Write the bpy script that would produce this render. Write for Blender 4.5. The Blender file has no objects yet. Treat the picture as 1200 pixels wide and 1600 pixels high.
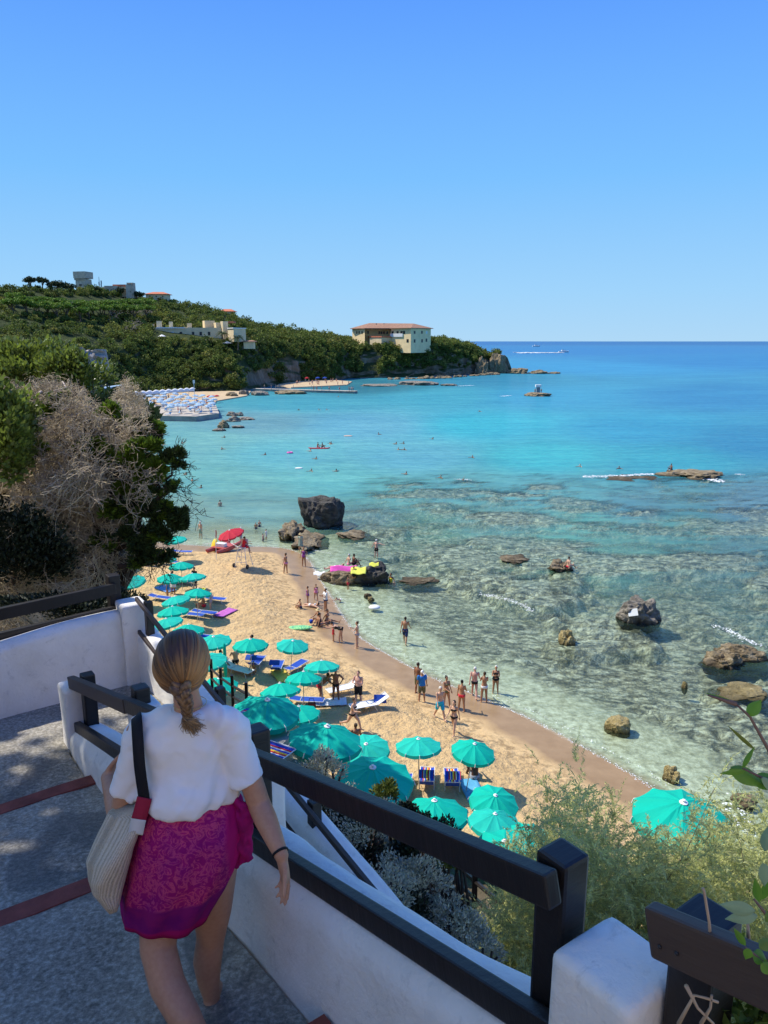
import bpy, bmesh, math, random
import numpy as np
from mathutils import Vector, Matrix, noise as mn
R = random.Random(11)
NR = np.random.default_rng(11)
sc = bpy.context.scene
COL = sc.collection
rad = math.radians
# ------------------------------------------------------------------ camera and measuring helpers
CZ = 18.5                      # camera height above the sea, metres
FPX = 1200.0
PITCH = rad(12.54)
cp, sp = math.cos(PITCH), math.sin(PITCH)
cam = bpy.data.cameras.new('camera'); camo = bpy.data.objects.new('camera', cam); COL.objects.link(camo)
camo.location = (0, 0, CZ); camo.rotation_euler = (rad(90) - PITCH, 0, 0)
cam.sensor_fit = 'VERTICAL'; cam.sensor_height = 36; cam.sensor_width = 27; cam.lens = 27
cam.clip_start = 0.05; cam.clip_end = 200000
sc.camera = camo


def ray(px, py):
    u, v = (px - 600) / FPX, (800 - py) / FPX
    return np.array([u, cp + v * sp, -sp + v * cp])


def P(px, py, z=0.0):          # point of the photo on the level z
    d = ray(px, py); t = (z - CZ) / d[2]
    return np.array([0, 0, CZ]) + d * t


def W(px, py, Y):              # point of the photo at ground distance Y
    d = ray(px, py); return np.array([0, 0, CZ]) + d * (Y / d[1])


def depth(p):
    return p[1] * cp - (p[2] - CZ) * sp


def ppm(p):                    # photo pixels per metre there
    return FPX / depth(p)


# ------------------------------------------------------------------ tagging
def tag(o, label=None, cat=None, group=None, kind=None):
    if label: o['label'] = label
    if cat: o['category'] = cat
    if group: o['group'] = group
    if kind: o['kind'] = kind
    return o


def empty(name, loc=(0, 0, 0), rz=0.0):
    o = bpy.data.objects.new(name, None); COL.objects.link(o)
    o.empty_display_size = 0.2
    o.location = tuple(loc); o.rotation_euler = (0, 0, rz)
    return o


def link(name, me, m=None, parent=None, loc=None):
    o = bpy.data.objects.new(name, me); COL.objects.link(o)
    if m is not None and len(me.materials) == 0: me.materials.append(m)
    if parent is not None: o.parent = parent
    if loc is not None: o.location = tuple(loc)
    return o


def copy_tree(o, parent=None):
    c = o.copy(); COL.objects.link(c)
    if parent is not None:
        c.parent = parent
    for ch in o.children:
        copy_tree(ch, c)
    return c


# ------------------------------------------------------------------ meshes from arrays
def np_mesh(name, V, F, smooth=False):
    V = np.asarray(V, dtype=np.float32); F = np.asarray(F, dtype=np.int32)
    me = bpy.data.meshes.new(name)
    n, k = F.shape
    me.vertices.add(len(V)); me.vertices.foreach_set('co', V.ravel())
    me.loops.add(n * k); me.loops.foreach_set('vertex_index', F.ravel())
    me.polygons.add(n); me.polygons.foreach_set('loop_start', np.arange(0, n * k, k, dtype=np.int32))
    me.polygons.foreach_set('loop_total', np.full(n, k, dtype=np.int32))
    if smooth: me.polygons.foreach_set('use_smooth', np.ones(n, dtype=bool))
    me.update(calc_edges=True)
    return me


def grid_mesh(name, X, smooth=True):      # X: (rows, cols, 3)
    r, c = X.shape[:2]
    i = np.arange(r * c).reshape(r, c)
    F = np.stack([i[:-1, :-1], i[:-1, 1:], i[1:, 1:], i[1:, :-1]], -1).reshape(-1, 4)
    return np_mesh(name, X.reshape(-1, 3), F, smooth)


def fattr(me, name, vals):
    a = me.attributes.new(name, 'FLOAT', 'POINT'); a.data.foreach_set('value', np.asarray(vals, dtype=np.float32).ravel())


def cattr(me, name, vals):
    vals = np.asarray(vals, dtype=np.float32)
    if vals.shape[1] == 3: vals = np.concatenate([vals, np.ones((len(vals), 1), np.float32)], 1)
    a = me.attributes.new(name, 'FLOAT_COLOR', 'POINT'); a.data.foreach_set('color', vals.ravel())


class MB:
    """collects simple pieces and links them as one mesh object"""
    def __init__(s): s.v = []; s.f = []
    def add(s, vs, fs):
        b = len(s.v)
        s.v.extend([tuple(map(float, q)) for q in vs]); s.f.extend([tuple(int(b + i) for i in f) for f in fs])
        return s
    def box(s, c, d, M=None):
        x, y, z = [q / 2 for q in d]
        vs = [(-x, -y, -z), (x, -y, -z), (x, y, -z), (-x, y, -z), (-x, -y, z), (x, -y, z), (x, y, z), (-x, y, z)]
        if M is not None: vs = [tuple(M @ Vector(q)) for q in vs]
        vs = [(q[0] + c[0], q[1] + c[1], q[2] + c[2]) for q in vs]
        return s.add(vs, [(0, 3, 2, 1), (4, 5, 6, 7), (0, 1, 5, 4), (1, 2, 6, 5), (2, 3, 7, 6), (3, 0, 4, 7)])
    def loft(s, rings, cap=True, close=True):
        n = len(rings[0]); vs = [q for r in rings for q in r]; fs = []
        for i in range(len(rings) - 1):
            for j in range(n if close else n - 1):
                a = i * n + j; b = i * n + (j + 1) % n
                fs.append((a, b, b + n, a + n))
        if cap:
            fs.append(tuple(range(n - 1, -1, -1))); fs.append(tuple(range((len(rings) - 1) * n, len(rings) * n)))
        return s.add(vs, fs)
    def tube(s, pts, r, n=8, cap=True, squash=1.0):
        pts = [Vector(tuple(map(float, q))) for q in pts]
        rs = list(r) if hasattr(r, '__len__') else [r] * len(pts)
        rings = []; ref = None
        for i, q in enumerate(pts):
            a = pts[max(0, i - 1)]; b = pts[min(len(pts) - 1, i + 1)]
            t = (b - a); t = t.normalized() if t.length > 1e-9 else Vector((0, 0, 1))
            if ref is None: ref = Vector((1, 0, 0)) if abs(t.x) < .8 else Vector((0, 1, 0))
            x = (ref - t * ref.dot(t)).normalized(); y = t.cross(x); ref = x
            rings.append([q + (x * math.cos(k * 2 * math.pi / n) + y * squash * math.sin(k * 2 * math.pi / n)) * rs[i] for k in range(n)])
        return s.loft(rings, cap)
    def capsule(s, p0, r0, p1, r1, n=10, k=3):
        p0 = Vector(tuple(map(float, p0))); p1 = Vector(tuple(map(float, p1))); t = p1 - p0; L = t.length
        t = t / L if L > 1e-6 else Vector((0, 0, 1))
        pts = []; rs = []
        for i in range(k + 1):
            a = (i / k) * math.pi / 2; pts.append(p0 - t * r0 * math.cos(a)); rs.append(max(r0 * math.sin(a), r0 * .08))
        for i in range(k + 1):
            a = (i / k) * math.pi / 2; pts.append(p1 + t * r1 * math.sin(a)); rs.append(max(r1 * math.cos(a), r1 * .08))
        return s.tube(pts, rs, n)
    def ellipsoid(s, c, r, M=None, n=14, m=9):
        vs = []; fs = []
        for i in range(m + 1):
            a = math.pi * i / m
            for j in range(n):
                b = 2 * math.pi * j / n
                q = Vector((r[0] * math.sin(a) * math.cos(b), r[1] * math.sin(a) * math.sin(b), r[2] * math.cos(a)))
                if M is not None: q = M @ q
                vs.append((q.x + c[0], q.y + c[1], q.z + c[2]))
        for i in range(m):
            for j in range(n):
                a = i * n + j; b = i * n + (j + 1) % n
                fs.append((a, a + n, b + n, b))
        return s.add(vs, fs)
    def mesh(s, name, smooth=False):
        me = bpy.data.meshes.new(name); me.from_pydata(s.v, [], s.f)
        if smooth: me.polygons.foreach_set('use_smooth', np.ones(len(me.polygons), dtype=bool))
        me.update()
        return me
    def build(s, name, m=None, parent=None, smooth=False, loc=None):
        return link(name, s.mesh(name, smooth), m, parent, loc)


def bevelled(me, w=.01, seg=2, smooth=True):
    bm = bmesh.new(); bm.from_mesh(me)
    bmesh.ops.remove_doubles(bm, verts=bm.verts, dist=1e-5)
    bmesh.ops.bevel(bm, geom=list(bm.edges), offset=w, segments=seg, affect='EDGES', profile=.6, clamp_overlap=True)
    bm.to_mesh(me); bm.free()
    return me


def fuse(mb, voxel=.02, smooth=4, name='fused', sub=0):
    """grow one continuous skin over overlapping pieces"""
    me = mb.mesh(name); o = bpy.data.objects.new(name, me); COL.objects.link(o)
    m = o.modifiers.new('r', 'REMESH'); m.mode = 'VOXEL'; m.voxel_size = voxel; m.use_smooth_shade = True
    if smooth:
        m2 = o.modifiers.new('s', 'SMOOTH'); m2.factor = .5; m2.iterations = smooth
    dg = bpy.context.evaluated_depsgraph_get(); dg.update()
    out = bpy.data.meshes.new_from_object(o.evaluated_get(dg))
    bpy.data.objects.remove(o); bpy.data.meshes.remove(me)
    out.name = name; out.materials.clear()
    out.polygons.foreach_set('use_smooth', np.ones(len(out.polygons), dtype=bool))
    return out


def lin(r, g, b):
    f = lambda c: (c / 255 / 12.92) if c / 255 <= .04045 else ((c / 255 + .055) / 1.055) ** 2.4
    return (f(r), f(g), f(b))


# ------------------------------------------------------------------ materials
class NT:
    def __init__(s, name):
        s.m = bpy.data.materials.new(name); s.m.use_nodes = True
        s.t = s.m.node_tree; s.t.nodes.clear()
        s.out = s.t.nodes.new('ShaderNodeOutputMaterial')
    def n(s, typ, **kw):
        nd = s.t.nodes.new('ShaderNode' + typ)
        for k, v in kw.items():
            if k in nd.inputs: s.set(nd.inputs[k], v)
            else: setattr(nd, k, v)
        return nd
    def set(s, inp, v):
        if hasattr(v, 'is_linked') or hasattr(v, 'links'): s.t.links.new(v, inp)
        elif isinstance(v, tuple) and len(v) == 3 and inp.type == 'RGBA': inp.default_value = (*v, 1)
        else: inp.default_value = v
    def l(s, a, b): s.t.links.new(a, b)
    def noise(s, vec, scale, detail=4, rough=.55, dist=0.0):
        nd = s.n('TexNoise'); nd.inputs['Scale'].default_value = scale; nd.inputs['Detail'].default_value = detail
        nd.inputs['Roughness'].default_value = rough; nd.inputs['Distortion'].default_value = dist
        if vec is not None: s.l(vec, nd.inputs['Vector'])
        return nd.outputs['Fac']
    def ramp(s, fac, stops):
        nd = s.n('ValToRGB'); e = nd.color_ramp.elements
        while len(e) < len(stops): e.new(.5)
        for i, (p, c) in enumerate(stops):
            e[i].position = p; e[i].color = (*c, 1) if len(c) == 3 else c
        s.l(fac, nd.inputs['Fac']); return nd.outputs['Color']
    def mix(s, fac, a, b, mode='MIX'):
        nd = s.n('MixRGB', blend_type=mode)
        s.set(nd.inputs['Fac'], fac); s.set(nd.inputs['Color1'], a); s.set(nd.inputs['Color2'], b)
        return nd.outputs['Color']
    def math(s, op, a, b=0.0, clamp=False):
        nd = s.n('Math', operation=op, use_clamp=clamp); s.set(nd.inputs[0], a); s.set(nd.inputs[1], b); return nd.outputs[0]
    def mapr(s, v, a, b, c=0.0, d=1.0):
        nd = s.n('MapRange'); s.l(v, nd.inputs['Value'])
        for k, q in zip(('From Min', 'From Max', 'To Min', 'To Max'), (a, b, c, d)): nd.inputs[k].default_value = q
        return nd.outputs['Result']
    def bump(s, h, strength=.3, dist=.02, normal=None):
        nd = s.n('Bump'); nd.inputs['Strength'].default_value = strength; nd.inputs['Distance'].default_value = dist
        s.l(h, nd.inputs['Height'])
        if normal is not None: s.l(normal, nd.inputs['Normal'])
        return nd.outputs['Normal']
    def pbsdf(s, col, rough=.7, normal=None, spec=.3, metal=0.0):
        nd = s.n('BsdfPrincipled'); s.set(nd.inputs['Base Color'], col); s.set(nd.inputs['Roughness'], rough)
        nd.inputs['Specular IOR Level'].default_value = spec; nd.inputs['Metallic'].default_value = metal
        if normal is not None: s.l(normal, nd.inputs['Normal'])
        return nd.outputs[0]
    def done(s, sh): s.l(sh, s.out.inputs['Surface']); return s.m


_mats = {}


def mat(name, col, rough=.7, var=.18, scale=4, bump=0.0, bscale=40, bdist=.01, spec=.3, metal=0.0, col2=None, transl=0.0,
        island=0.0, stretch=None, tint=None, detail=5, coords='Object'):
    if name in _mats: return _mats[name]
    t = NT(name)
    vec = t.n('TexCoord').outputs[coords]
    if stretch:
        mp = t.n('Mapping'); mp.inputs['Scale'].default_value = stretch; t.l(vec, mp.inputs['Vector']); vec = mp.outputs['Vector']
    f = t.noise(vec, scale, detail)
    a = tuple(c * (1 - var) for c in col); b = tuple(min(1, c * (1 + var)) for c in (col2 or col))
    c = t.ramp(f, [(.3, a), (.7, b)])
    if island:
        g = t.n('NewGeometry').outputs['Random Per Island']
        c = t.mix(1.0, c, t.ramp(g, [(0, (1 - island,) * 3), (1, (1 + island * .6, 1 + island * .6, 1 - island * .3))]), 'MULTIPLY')
    if tint:
        at = t.n('Attribute', attribute_name='tint').outputs['Fac']
        c = t.mix(1.0, c, t.ramp(at, tint), 'MULTIPLY')
    nrm = None
    if bump: nrm = t.bump(t.noise(vec, bscale, 6, .6), bump, bdist)
    sh = t.pbsdf(c, rough, nrm, spec, metal)
    if transl:
        tr = t.n('BsdfTranslucent'); t.l(c, tr.inputs['Color'])
        mx = t.n('MixShader'); mx.inputs[0].default_value = transl; t.l(sh, mx.inputs[1]); t.l(tr.outputs[0], mx.inputs[2]); sh = mx.outputs[0]
    _mats[name] = t.done(sh)
    return _mats[name]


# ------------------------------------------------------------------ batches of leaves and twigs
def unit(n):
    v = NR.normal(size=(n, 3)); return v / np.linalg.norm(v, axis=1, keepdims=True)


def leaf_quads(C, size, aspect=.55, up=None, dirs=None, fold=0.0):
    """one pointed leaf (a rhomb of four corners) at every point of C"""
    n = len(C); size = np.broadcast_to(np.asarray(size, float), (n,))[:, None]
    a = unit(n) if dirs is None else dirs
    b = np.cross(a, unit(n)); b /= np.linalg.norm(b, axis=1, keepdims=True) + 1e-9
    L = a * size; S = b * size * aspect * .5
    V = np.stack([C, C + L * .5 + S, C + L, C + L * .5 - S], 1).reshape(-1, 3)
    F = np.arange(n * 4).reshape(n, 4)
    return V, F


def segs_mesh(p0, p1, r0, r1, k=3):
    p0 = np.asarray(p0, float); p1 = np.asarray(p1, float); n = len(p0)
    t = p1 - p0; t /= np.linalg.norm(t, axis=1, keepdims=True) + 1e-9
    ref = np.where(np.abs(t[:, :1]) < .8, np.array([[1., 0, 0]]), np.array([[0, 1., 0]]))
    x = np.cross(t, ref); x /= np.linalg.norm(x, axis=1, keepdims=True); y = np.cross(t, x)
    r0 = np.broadcast_to(np.asarray(r0, float), (n,))[:, None]; r1 = np.broadcast_to(np.asarray(r1, float), (n,))[:, None]
    V = []
    for (p, r) in ((p0, r0), (p1, r1)):
        for j in range(k):
            a = 2 * math.pi * j / k; V.append(p + (x * math.cos(a) + y * math.sin(a)) * r)
    V = np.stack(V, 1).reshape(-1, 3)
    base = (np.arange(n) * 2 * k)[:, None]
    F = np.concatenate([base + np.array([[j, (j + 1) % k, (j + 1) % k + k, j + k]]) for j in range(k)], 1).reshape(-1, 4)
    return V, F


def merge(parts):
    Vs, Fs, o = [], [], 0
    for V, F in parts:
        Vs.append(V); Fs.append(F + o); o += len(V)
    return np.concatenate(Vs), np.concatenate(Fs)


def branching(root, d, length, r, depth_, spread=.7, kids=(3, 5), shrink=.68, wob=.25, segs=3, grav=0.0, out=None):
    """a recursive branch skeleton as lists of segments"""
    if out is None: out = ([], [], [], [], [])
    p = np.array(root, float); d = np.array(d, float); d /= np.linalg.norm(d)
    pts = [p]
    for i in range(segs):
        d = d + NR.normal(size=3) * wob + np.array([0, 0, grav]); d /= np.linalg.norm(d)
        q = p + d * length / segs
        ra = r * (1 - .5 * i / segs); rb = r * (1 - .5 * (i + 1) / segs)
        out[0].append(p); out[1].append(q); out[2].append(ra); out[3].append(rb); out[4].append(depth_)
        p = q; pts.append(p)
    if depth_ > 0:
        for _ in range(R.randint(*kids)):
            i = R.randint(1, segs); nd = d + NR.normal(size=3) * spread
            branching(pts[i], nd, length * shrink * R.uniform(.7, 1.15), r * .55, depth_ - 1, spread, kids, shrink, wob, segs, grav, out)
    return out


def clump_points(c, r, n, sub=9, subr=.42, flat=1.0, shell=.5):
    """points of a leafy crown: sub-clumps on an ellipsoid, leaves through each"""
    c = np.array(c, float); r = np.array(r, float)
    cc = unit(sub); cc[:, 2] = np.abs(cc[:, 2]) * flat - (1 - flat) * .2
    cc *= NR.uniform(.45, .9, (sub, 1))
    k = NR.integers(0, sub, n)
    rr = subr * NR.uniform(.7, 1.2, sub)
    pts = unit(n) * (NR.uniform(shell, 1, (n, 1)))
    return c + (cc[k] + pts * rr[k][:, None]) * r, k
SKY_STRENGTH = 0.10
# ================================================================== light, sky
SUN_EL, SUN_AZ = rad(53), rad(18)         # sun stands to the left and a little ahead
sdir = Vector((-math.cos(SUN_EL) * math.cos(SUN_AZ), math.cos(SUN_EL) * math.sin(SUN_AZ), math.sin(SUN_EL)))
w = bpy.data.worlds.new('World'); sc.world = w; w.use_nodes = True
wt = w.node_tree; wt.nodes.clear()
sky = wt.nodes.new('ShaderNodeTexSky'); sky.sky_type = 'NISHITA'; sky.sun_disc = False
sky.sun_elevation = SUN_EL; sky.sun_rotation = math.atan2(sdir.x, sdir.y)
sky.air_density = .8; sky.dust_density = 1.3; sky.ozone_density = 3.0; sky.altitude = 20
bg = wt.nodes.new('ShaderNodeBackground'); bg.inputs['Strength'].default_value = SKY_STRENGTH
wo = wt.nodes.new('ShaderNodeOutputWorld')
sep = wt.nodes.new('ShaderNodeSeparateColor'); com = wt.nodes.new('ShaderNodeCombineColor'); wt.links.new(sky.outputs[0], sep.inputs[0])
for k, (a_, p_) in enumerate(((1.13, 1.40), (1.15, 1.09), (.60, .13))):     # the deep clean blue of this summer sky
    n0 = wt.nodes.new('ShaderNodeMath'); n0.operation = 'MULTIPLY'; n0.inputs[1].default_value = .1; wt.links.new(sep.outputs[k], n0.inputs[0])
    n1_ = wt.nodes.new('ShaderNodeMath'); n1_.operation = 'POWER'; n1_.inputs[1].default_value = p_; wt.links.new(n0.outputs[0], n1_.inputs[0])
    n2_ = wt.nodes.new('ShaderNodeMath'); n2_.operation = 'MULTIPLY'; n2_.inputs[1].default_value = 10 * a_; wt.links.new(n1_.outputs[0], n2_.inputs[0]); wt.links.new(n2_.outputs[0], com.inputs[k])
geo = wt.nodes.new('ShaderNodeTexCoord'); sz = wt.nodes.new('ShaderNodeSeparateXYZ'); wt.links.new(geo.outputs['Generated'], sz.inputs[0])
rp_ = wt.nodes.new('ShaderNodeValToRGB'); el_ = rp_.color_ramp.elements
for i_, (p_, c_) in enumerate(((0.0, (176, 217, 247)), (.06, (160, 212, 252)), (.19, (124, 193, 255)), (.36, (96, 161, 255)), (.60, (78, 138, 245)))):
    e_ = el_[i_] if i_ < 2 else el_.new(p_); e_.position = p_; e_.color = (*[q * 10 / 1.647 for q in lin(*c_)], 1)
mr = wt.nodes.new('ShaderNodeMapRange'); mr.interpolation_type = 'SMOOTHSTEP'; mr.inputs['From Min'].default_value = .42; mr.inputs['From Max'].default_value = .70; wt.links.new(sz.outputs['Z'], mr.inputs['Value'])
mxs = wt.nodes.new('ShaderNodeMixRGB'); wt.links.new(sz.outputs['Z'], rp_.inputs['Fac']); wt.links.new(mr.outputs[0], mxs.inputs['Fac']); wt.links.new(rp_.outputs[0], mxs.inputs['Color1']); wt.links.new(com.outputs[0], mxs.inputs['Color2'])
wt.links.new(mxs.outputs[0], bg.inputs[0]); wt.links.new(bg.outputs[0], wo.inputs[0])
sl = bpy.data.lights.new('sun', 'SUN'); sl.energy = 3.4; sl.angle = rad(.53); sl.color = (1, .95, .87)
so = bpy.data.objects.new('sun', sl); COL.objects.link(so)
so.rotation_euler = sdir.to_track_quat('Z', 'Y').to_euler()
sc.view_settings.view_transform = 'Standard'; sc.view_settings.look = 'None'
sc.view_settings.exposure = 0.72; sc.view_settings.gamma = 1.0
sc.render.engine = 'CYCLES'
sc.cycles.max_bounces = 6; sc.cycles.transparent_max_bounces = 8; sc.cycles.caustics_reflective = False
sc.cycles.sample_clamp_indirect = 4; sc.cycles.use_denoising = True

# ================================================================== vector noise


def hash2(ix, iy, s):
    h = (ix * 374761393 + iy * 668265263 + s * 974634777) & 0xFFFFFFFF
    h = ((h ^ (h >> 13)) * 1274126177) & 0xFFFFFFFF
    return ((h ^ (h >> 16)) & 0xFFFF) / 65535.0


def vnoise(x, y, s=0):
    x = np.asarray(x, float); y = np.asarray(y, float)
    ix = np.floor(x).astype(np.int64); iy = np.floor(y).astype(np.int64)
    fx = x - ix; fy = y - iy; fx = fx * fx * (3 - 2 * fx); fy = fy * fy * (3 - 2 * fy)
    a = hash2(ix, iy, s); b = hash2(ix + 1, iy, s); c = hash2(ix, iy + 1, s); d = hash2(ix + 1, iy + 1, s)
    return (a * (1 - fx) + b * fx) * (1 - fy) + (c * (1 - fx) + d * fx) * fy


def fbm(x, y, s=0, o=4, g=.5):
    t = 0; a = 1; n = 0
    for i in range(o):
        t = t + a * vnoise(x * 2 ** i + 17.3 * i, y * 2 ** i + 9.1 * i, s + i); n += a; a *= g
    return t / n


def sstep(a, b, x):
    t = np.clip((x - a) / (b - a), 0, 1); return t * t * (3 - 2 * t)


# ================================================================== the shore
shore_px = [(-260, 800), (-100, 826), (60, 838), (160, 843), (240, 847), (300, 852), (340, 855), (390, 854), (430, 855), (462, 860), (482, 874), (492, 889), (500, 906),
            (516, 930), (537, 965), (558, 994), (592, 1015), (624, 1033), (667, 1056), (710, 1073), (770, 1098), (800, 1110), (875, 1147),
            (933, 1180), (1008, 1222), (1080, 1275), (1180, 1370), (1400, 1600)]
SHORE = np.array([P(x, y, 0)[:2] for x, y in shore_px])
# soften it
for _ in range(1):
    q = []
    for a, b in zip(SHORE[:-1], SHORE[1:]): q += [a * .75 + b * .25, a * .25 + b * .75]
    SHORE = np.array([SHORE[0]] + q + [SHORE[-1]])
LANDPOLY = np.concatenate([SHORE, [[40, 0], [-200, 0], [-200, SHORE[0][1]]]])


def in_poly(x, y, poly):
    c = np.zeros(x.shape, bool); n = len(poly)
    for i in range(n):
        x1, y1 = poly[i]; x2, y2 = poly[(i + 1) % n]
        if y1 == y2: continue
        k = ((y1 > y) != (y2 > y)) & (x < (x2 - x1) * (y - y1) / (y2 - y1) + x1)
        c ^= k
    return c


def shore_d(x, y):
    """metres inland (+) or seaward (-)"""
    x = np.asarray(x, float); y = np.asarray(y, float)
    m = np.full(x.shape, 1e9)
    for a, b in zip(SHORE[:-1], SHORE[1:]):
        ab = b - a; t = np.clip(((x - a[0]) * ab[0] + (y - a[1]) * ab[1]) / (ab @ ab), 0, 1)
        m = np.minimum(m, np.hypot(x - a[0] - t * ab[0], y - a[1] - t * ab[1]))
    return np.where(in_poly(x, y, LANDPOLY), m, -m)


def rocky(x, y, d):
    left = sstep(-9, -1, x + 2.5 * (vnoise(x * .15, y * .1, 5) - .5))
    return left * sstep(2.0, 7, -d + 2 * (vnoise(x * .4, y * .4, 8) - .5)) * (1 - sstep(100, 128, y))


def beach_z(x, y, d=None):
    x = np.asarray(x, float); y = np.asarray(y, float)
    if d is None: d = shore_d(x, y)
    land = np.where(d < 2.4, .07 * d, np.where(d < 5.5, .168 + .19 * (d - 2.4), .757 + .022 * np.minimum(d - 5.5, 15)))
    lump = (fbm(x * .45, y * .45, 3, 4) - .5) * .22 * sstep(2.2, 4.5, d) + (vnoise(x * 1.6, y * 1.6, 4) - .5) * .07 * sstep(2.4, 3.6, d)
    s = -d
    sea = -np.where(s < 12, .075 * s, .9 + .045 * (s - 12))
    rk = rocky(x, y, d)
    strat = fbm(x * .13 + y * .03, y * .42, 21, 5, .6)
    r1 = 1 - np.abs(2 * strat - 1)
    r2 = fbm(x * .7, y * 1.1, 31, 4, .55)
    slab = sstep(.50, .60, fbm(x * .10 + 3.7, y * .17 + 1.2, 51, 4, .55) + .10 * (r2 - .5))
    reef = -1.45 + .95 * slab + .55 * sstep(.55, .95, r1) + .85 * (r2 - .5) + .35 * (fbm(x * 2.1, y * 2.6, 35, 3) - .5)
    shelf = np.minimum(reef, -.05)
    sea = np.where(s > 0, sea * (1 - rk) + np.maximum(sea, shelf) * rk, sea)
    return np.where(d > 0, land + lump, sea)


# the sand sheet runs on under the water as the bed of the bay
ys = np.exp(np.linspace(math.log(13), math.log(190), 560)); us = np.linspace(-.95, .95, 460)
YY, UU = np.meshgrid(ys, us, indexing='ij'); XX = UU * YY
DD = shore_d(XX, YY); ZZ = beach_z(XX, YY, DD)
me = grid_mesh('beach_sand', np.stack([XX, YY, ZZ], -1)[:, ::1], True)
fattr(me, 'rocky', rocky(XX, YY, DD)); fattr(me, 'inland', np.clip(DD + .5 * (vnoise(XX * .6, YY * .6, 2) - .5), -60, 20))
t = NT('sand')
oc = t.n('TexCoord').outputs['Object']; inl = t.n('Attribute', attribute_name='inland').outputs['Fac']; rk = t.n('Attribute', attribute_name='rocky').outputs['Fac']
n1 = t.noise(oc, 1.1, 6, .6); n2 = t.noise(oc, 26, 4)
dry = t.ramp(n1, [(.3, (.55, .365, .175)), (.55, (.69, .48, .24)), (.75, (.76, .545, .285))])
dry = t.mix(.35, dry, t.ramp(n2, [(.35, (.42, .265, .115)), (.65, (.70, .50, .265))]))
wrack = t.math('MULTIPLY', t.ramp(t.noise(oc, 2.2, 7, .7), [(.46, (0, 0, 0)), (.60, (1, 1, 1))]), t.ramp(t.mapr(inl, 1.5, 9), [(0, (0, 0, 0)), (.2, (.85,) * 3), (.42, (.5,) * 3), (1, (.06,) * 3)]))
dry = t.mix(wrack, dry, (.24, .155, .075))
wet = t.ramp(n1, [(.3, (.27, .172, .085)), (.7, (.345, .228, .120))])
fwet = t.mapr(t.math('ADD', inl, t.math('MULTIPLY', n1, .5)), 2.2, 3.0)
land = t.mix(fwet, wet, dry)
vor = t.n('TexVoronoi', feature='F1'); vor.inputs['Scale'].default_value = 2.6; t.l(oc, vor.inputs['Vector'])
peb_sparkle = t.ramp(t.noise(oc, 2.6, 9, .74), [(.30, (.20, .18, .115)), (.47, (.44, .40, .27)), (.6, (.66, .61, .45)), (.72, (.8, .76, .6))])  # pale pebbles, their contrast raised to paint in sparkling light on the bed
mp = t.n('Mapping'); mp.inputs['Scale'].default_value = (.8, 1.25, 1); t.l(oc, mp.inputs['Vector'])
rkc = t.ramp(t.noise(mp.outputs[0], 1.5, 12, .72, .5), [(.34, (.055, .052, .038)), (.44, (.16, .14, .095)), (.52, (.36, .32, .22)), (.61, (.66, .61, .46))])
vc = t.n('TexVoronoi', feature='DISTANCE_TO_EDGE'); vc.inputs['Scale'].default_value = .75
nv = t.n('TexNoise'); nv.inputs['Scale'].default_value = 1.6; nv.inputs['Detail'].default_value = 5; t.l(oc, nv.inputs['Vector'])
va = t.n('VectorMath', operation='MULTIPLY_ADD'); t.l(nv.outputs['Color'], va.inputs[0]); va.inputs[1].default_value = (1.5, 1.5, 1.5); t.l(mp.outputs[0], va.inputs[2]); t.l(va.outputs[0], vc.inputs['Vector'])
rkc = t.mix(t.ramp(vc.outputs['Distance'], [(0, (.7, .7, .7)), (.05, (0, 0, 0))]), rkc, (.03, .03, .026))
bed = t.mix(t.mapr(inl, -8, -34), peb_sparkle, (.62, .58, .42))
bed = t.mix(t.ramp(rk, [(.25, (0, 0, 0)), (.6, (1, 1, 1))]), bed, rkc)
col = t.mix(t.mapr(inl, -.6, .1), bed, land)
v2 = t.n('TexVoronoi', feature='SMOOTH_F1'); v2.inputs['Scale'].default_value = 2.3; t.l(oc, v2.inputs['Vector'])
hh = t.math('ADD', t.math('MULTIPLY', v2.outputs['Distance'], .5), t.noise(oc, 3.5, 6, .6))
strength = t.mapr(inl, 2.2, 4.2)
bmp = t.n('Bump'); bmp.inputs['Distance'].default_value = .34; t.l(hh, bmp.inputs['Height']); t.l(t.math('ADD', t.math('MULTIPLY', strength, .85), t.math('MULTIPLY', rk, .8), True), bmp.inputs['Strength'])
rough = t.mapr(fwet, 0, 1, .32, .9)
m_sand = t.done(t.pbsdf(col, rough, bmp.outputs[0], .14))
tag(link('beach_sand', me, m_sand), kind='structure')

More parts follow.
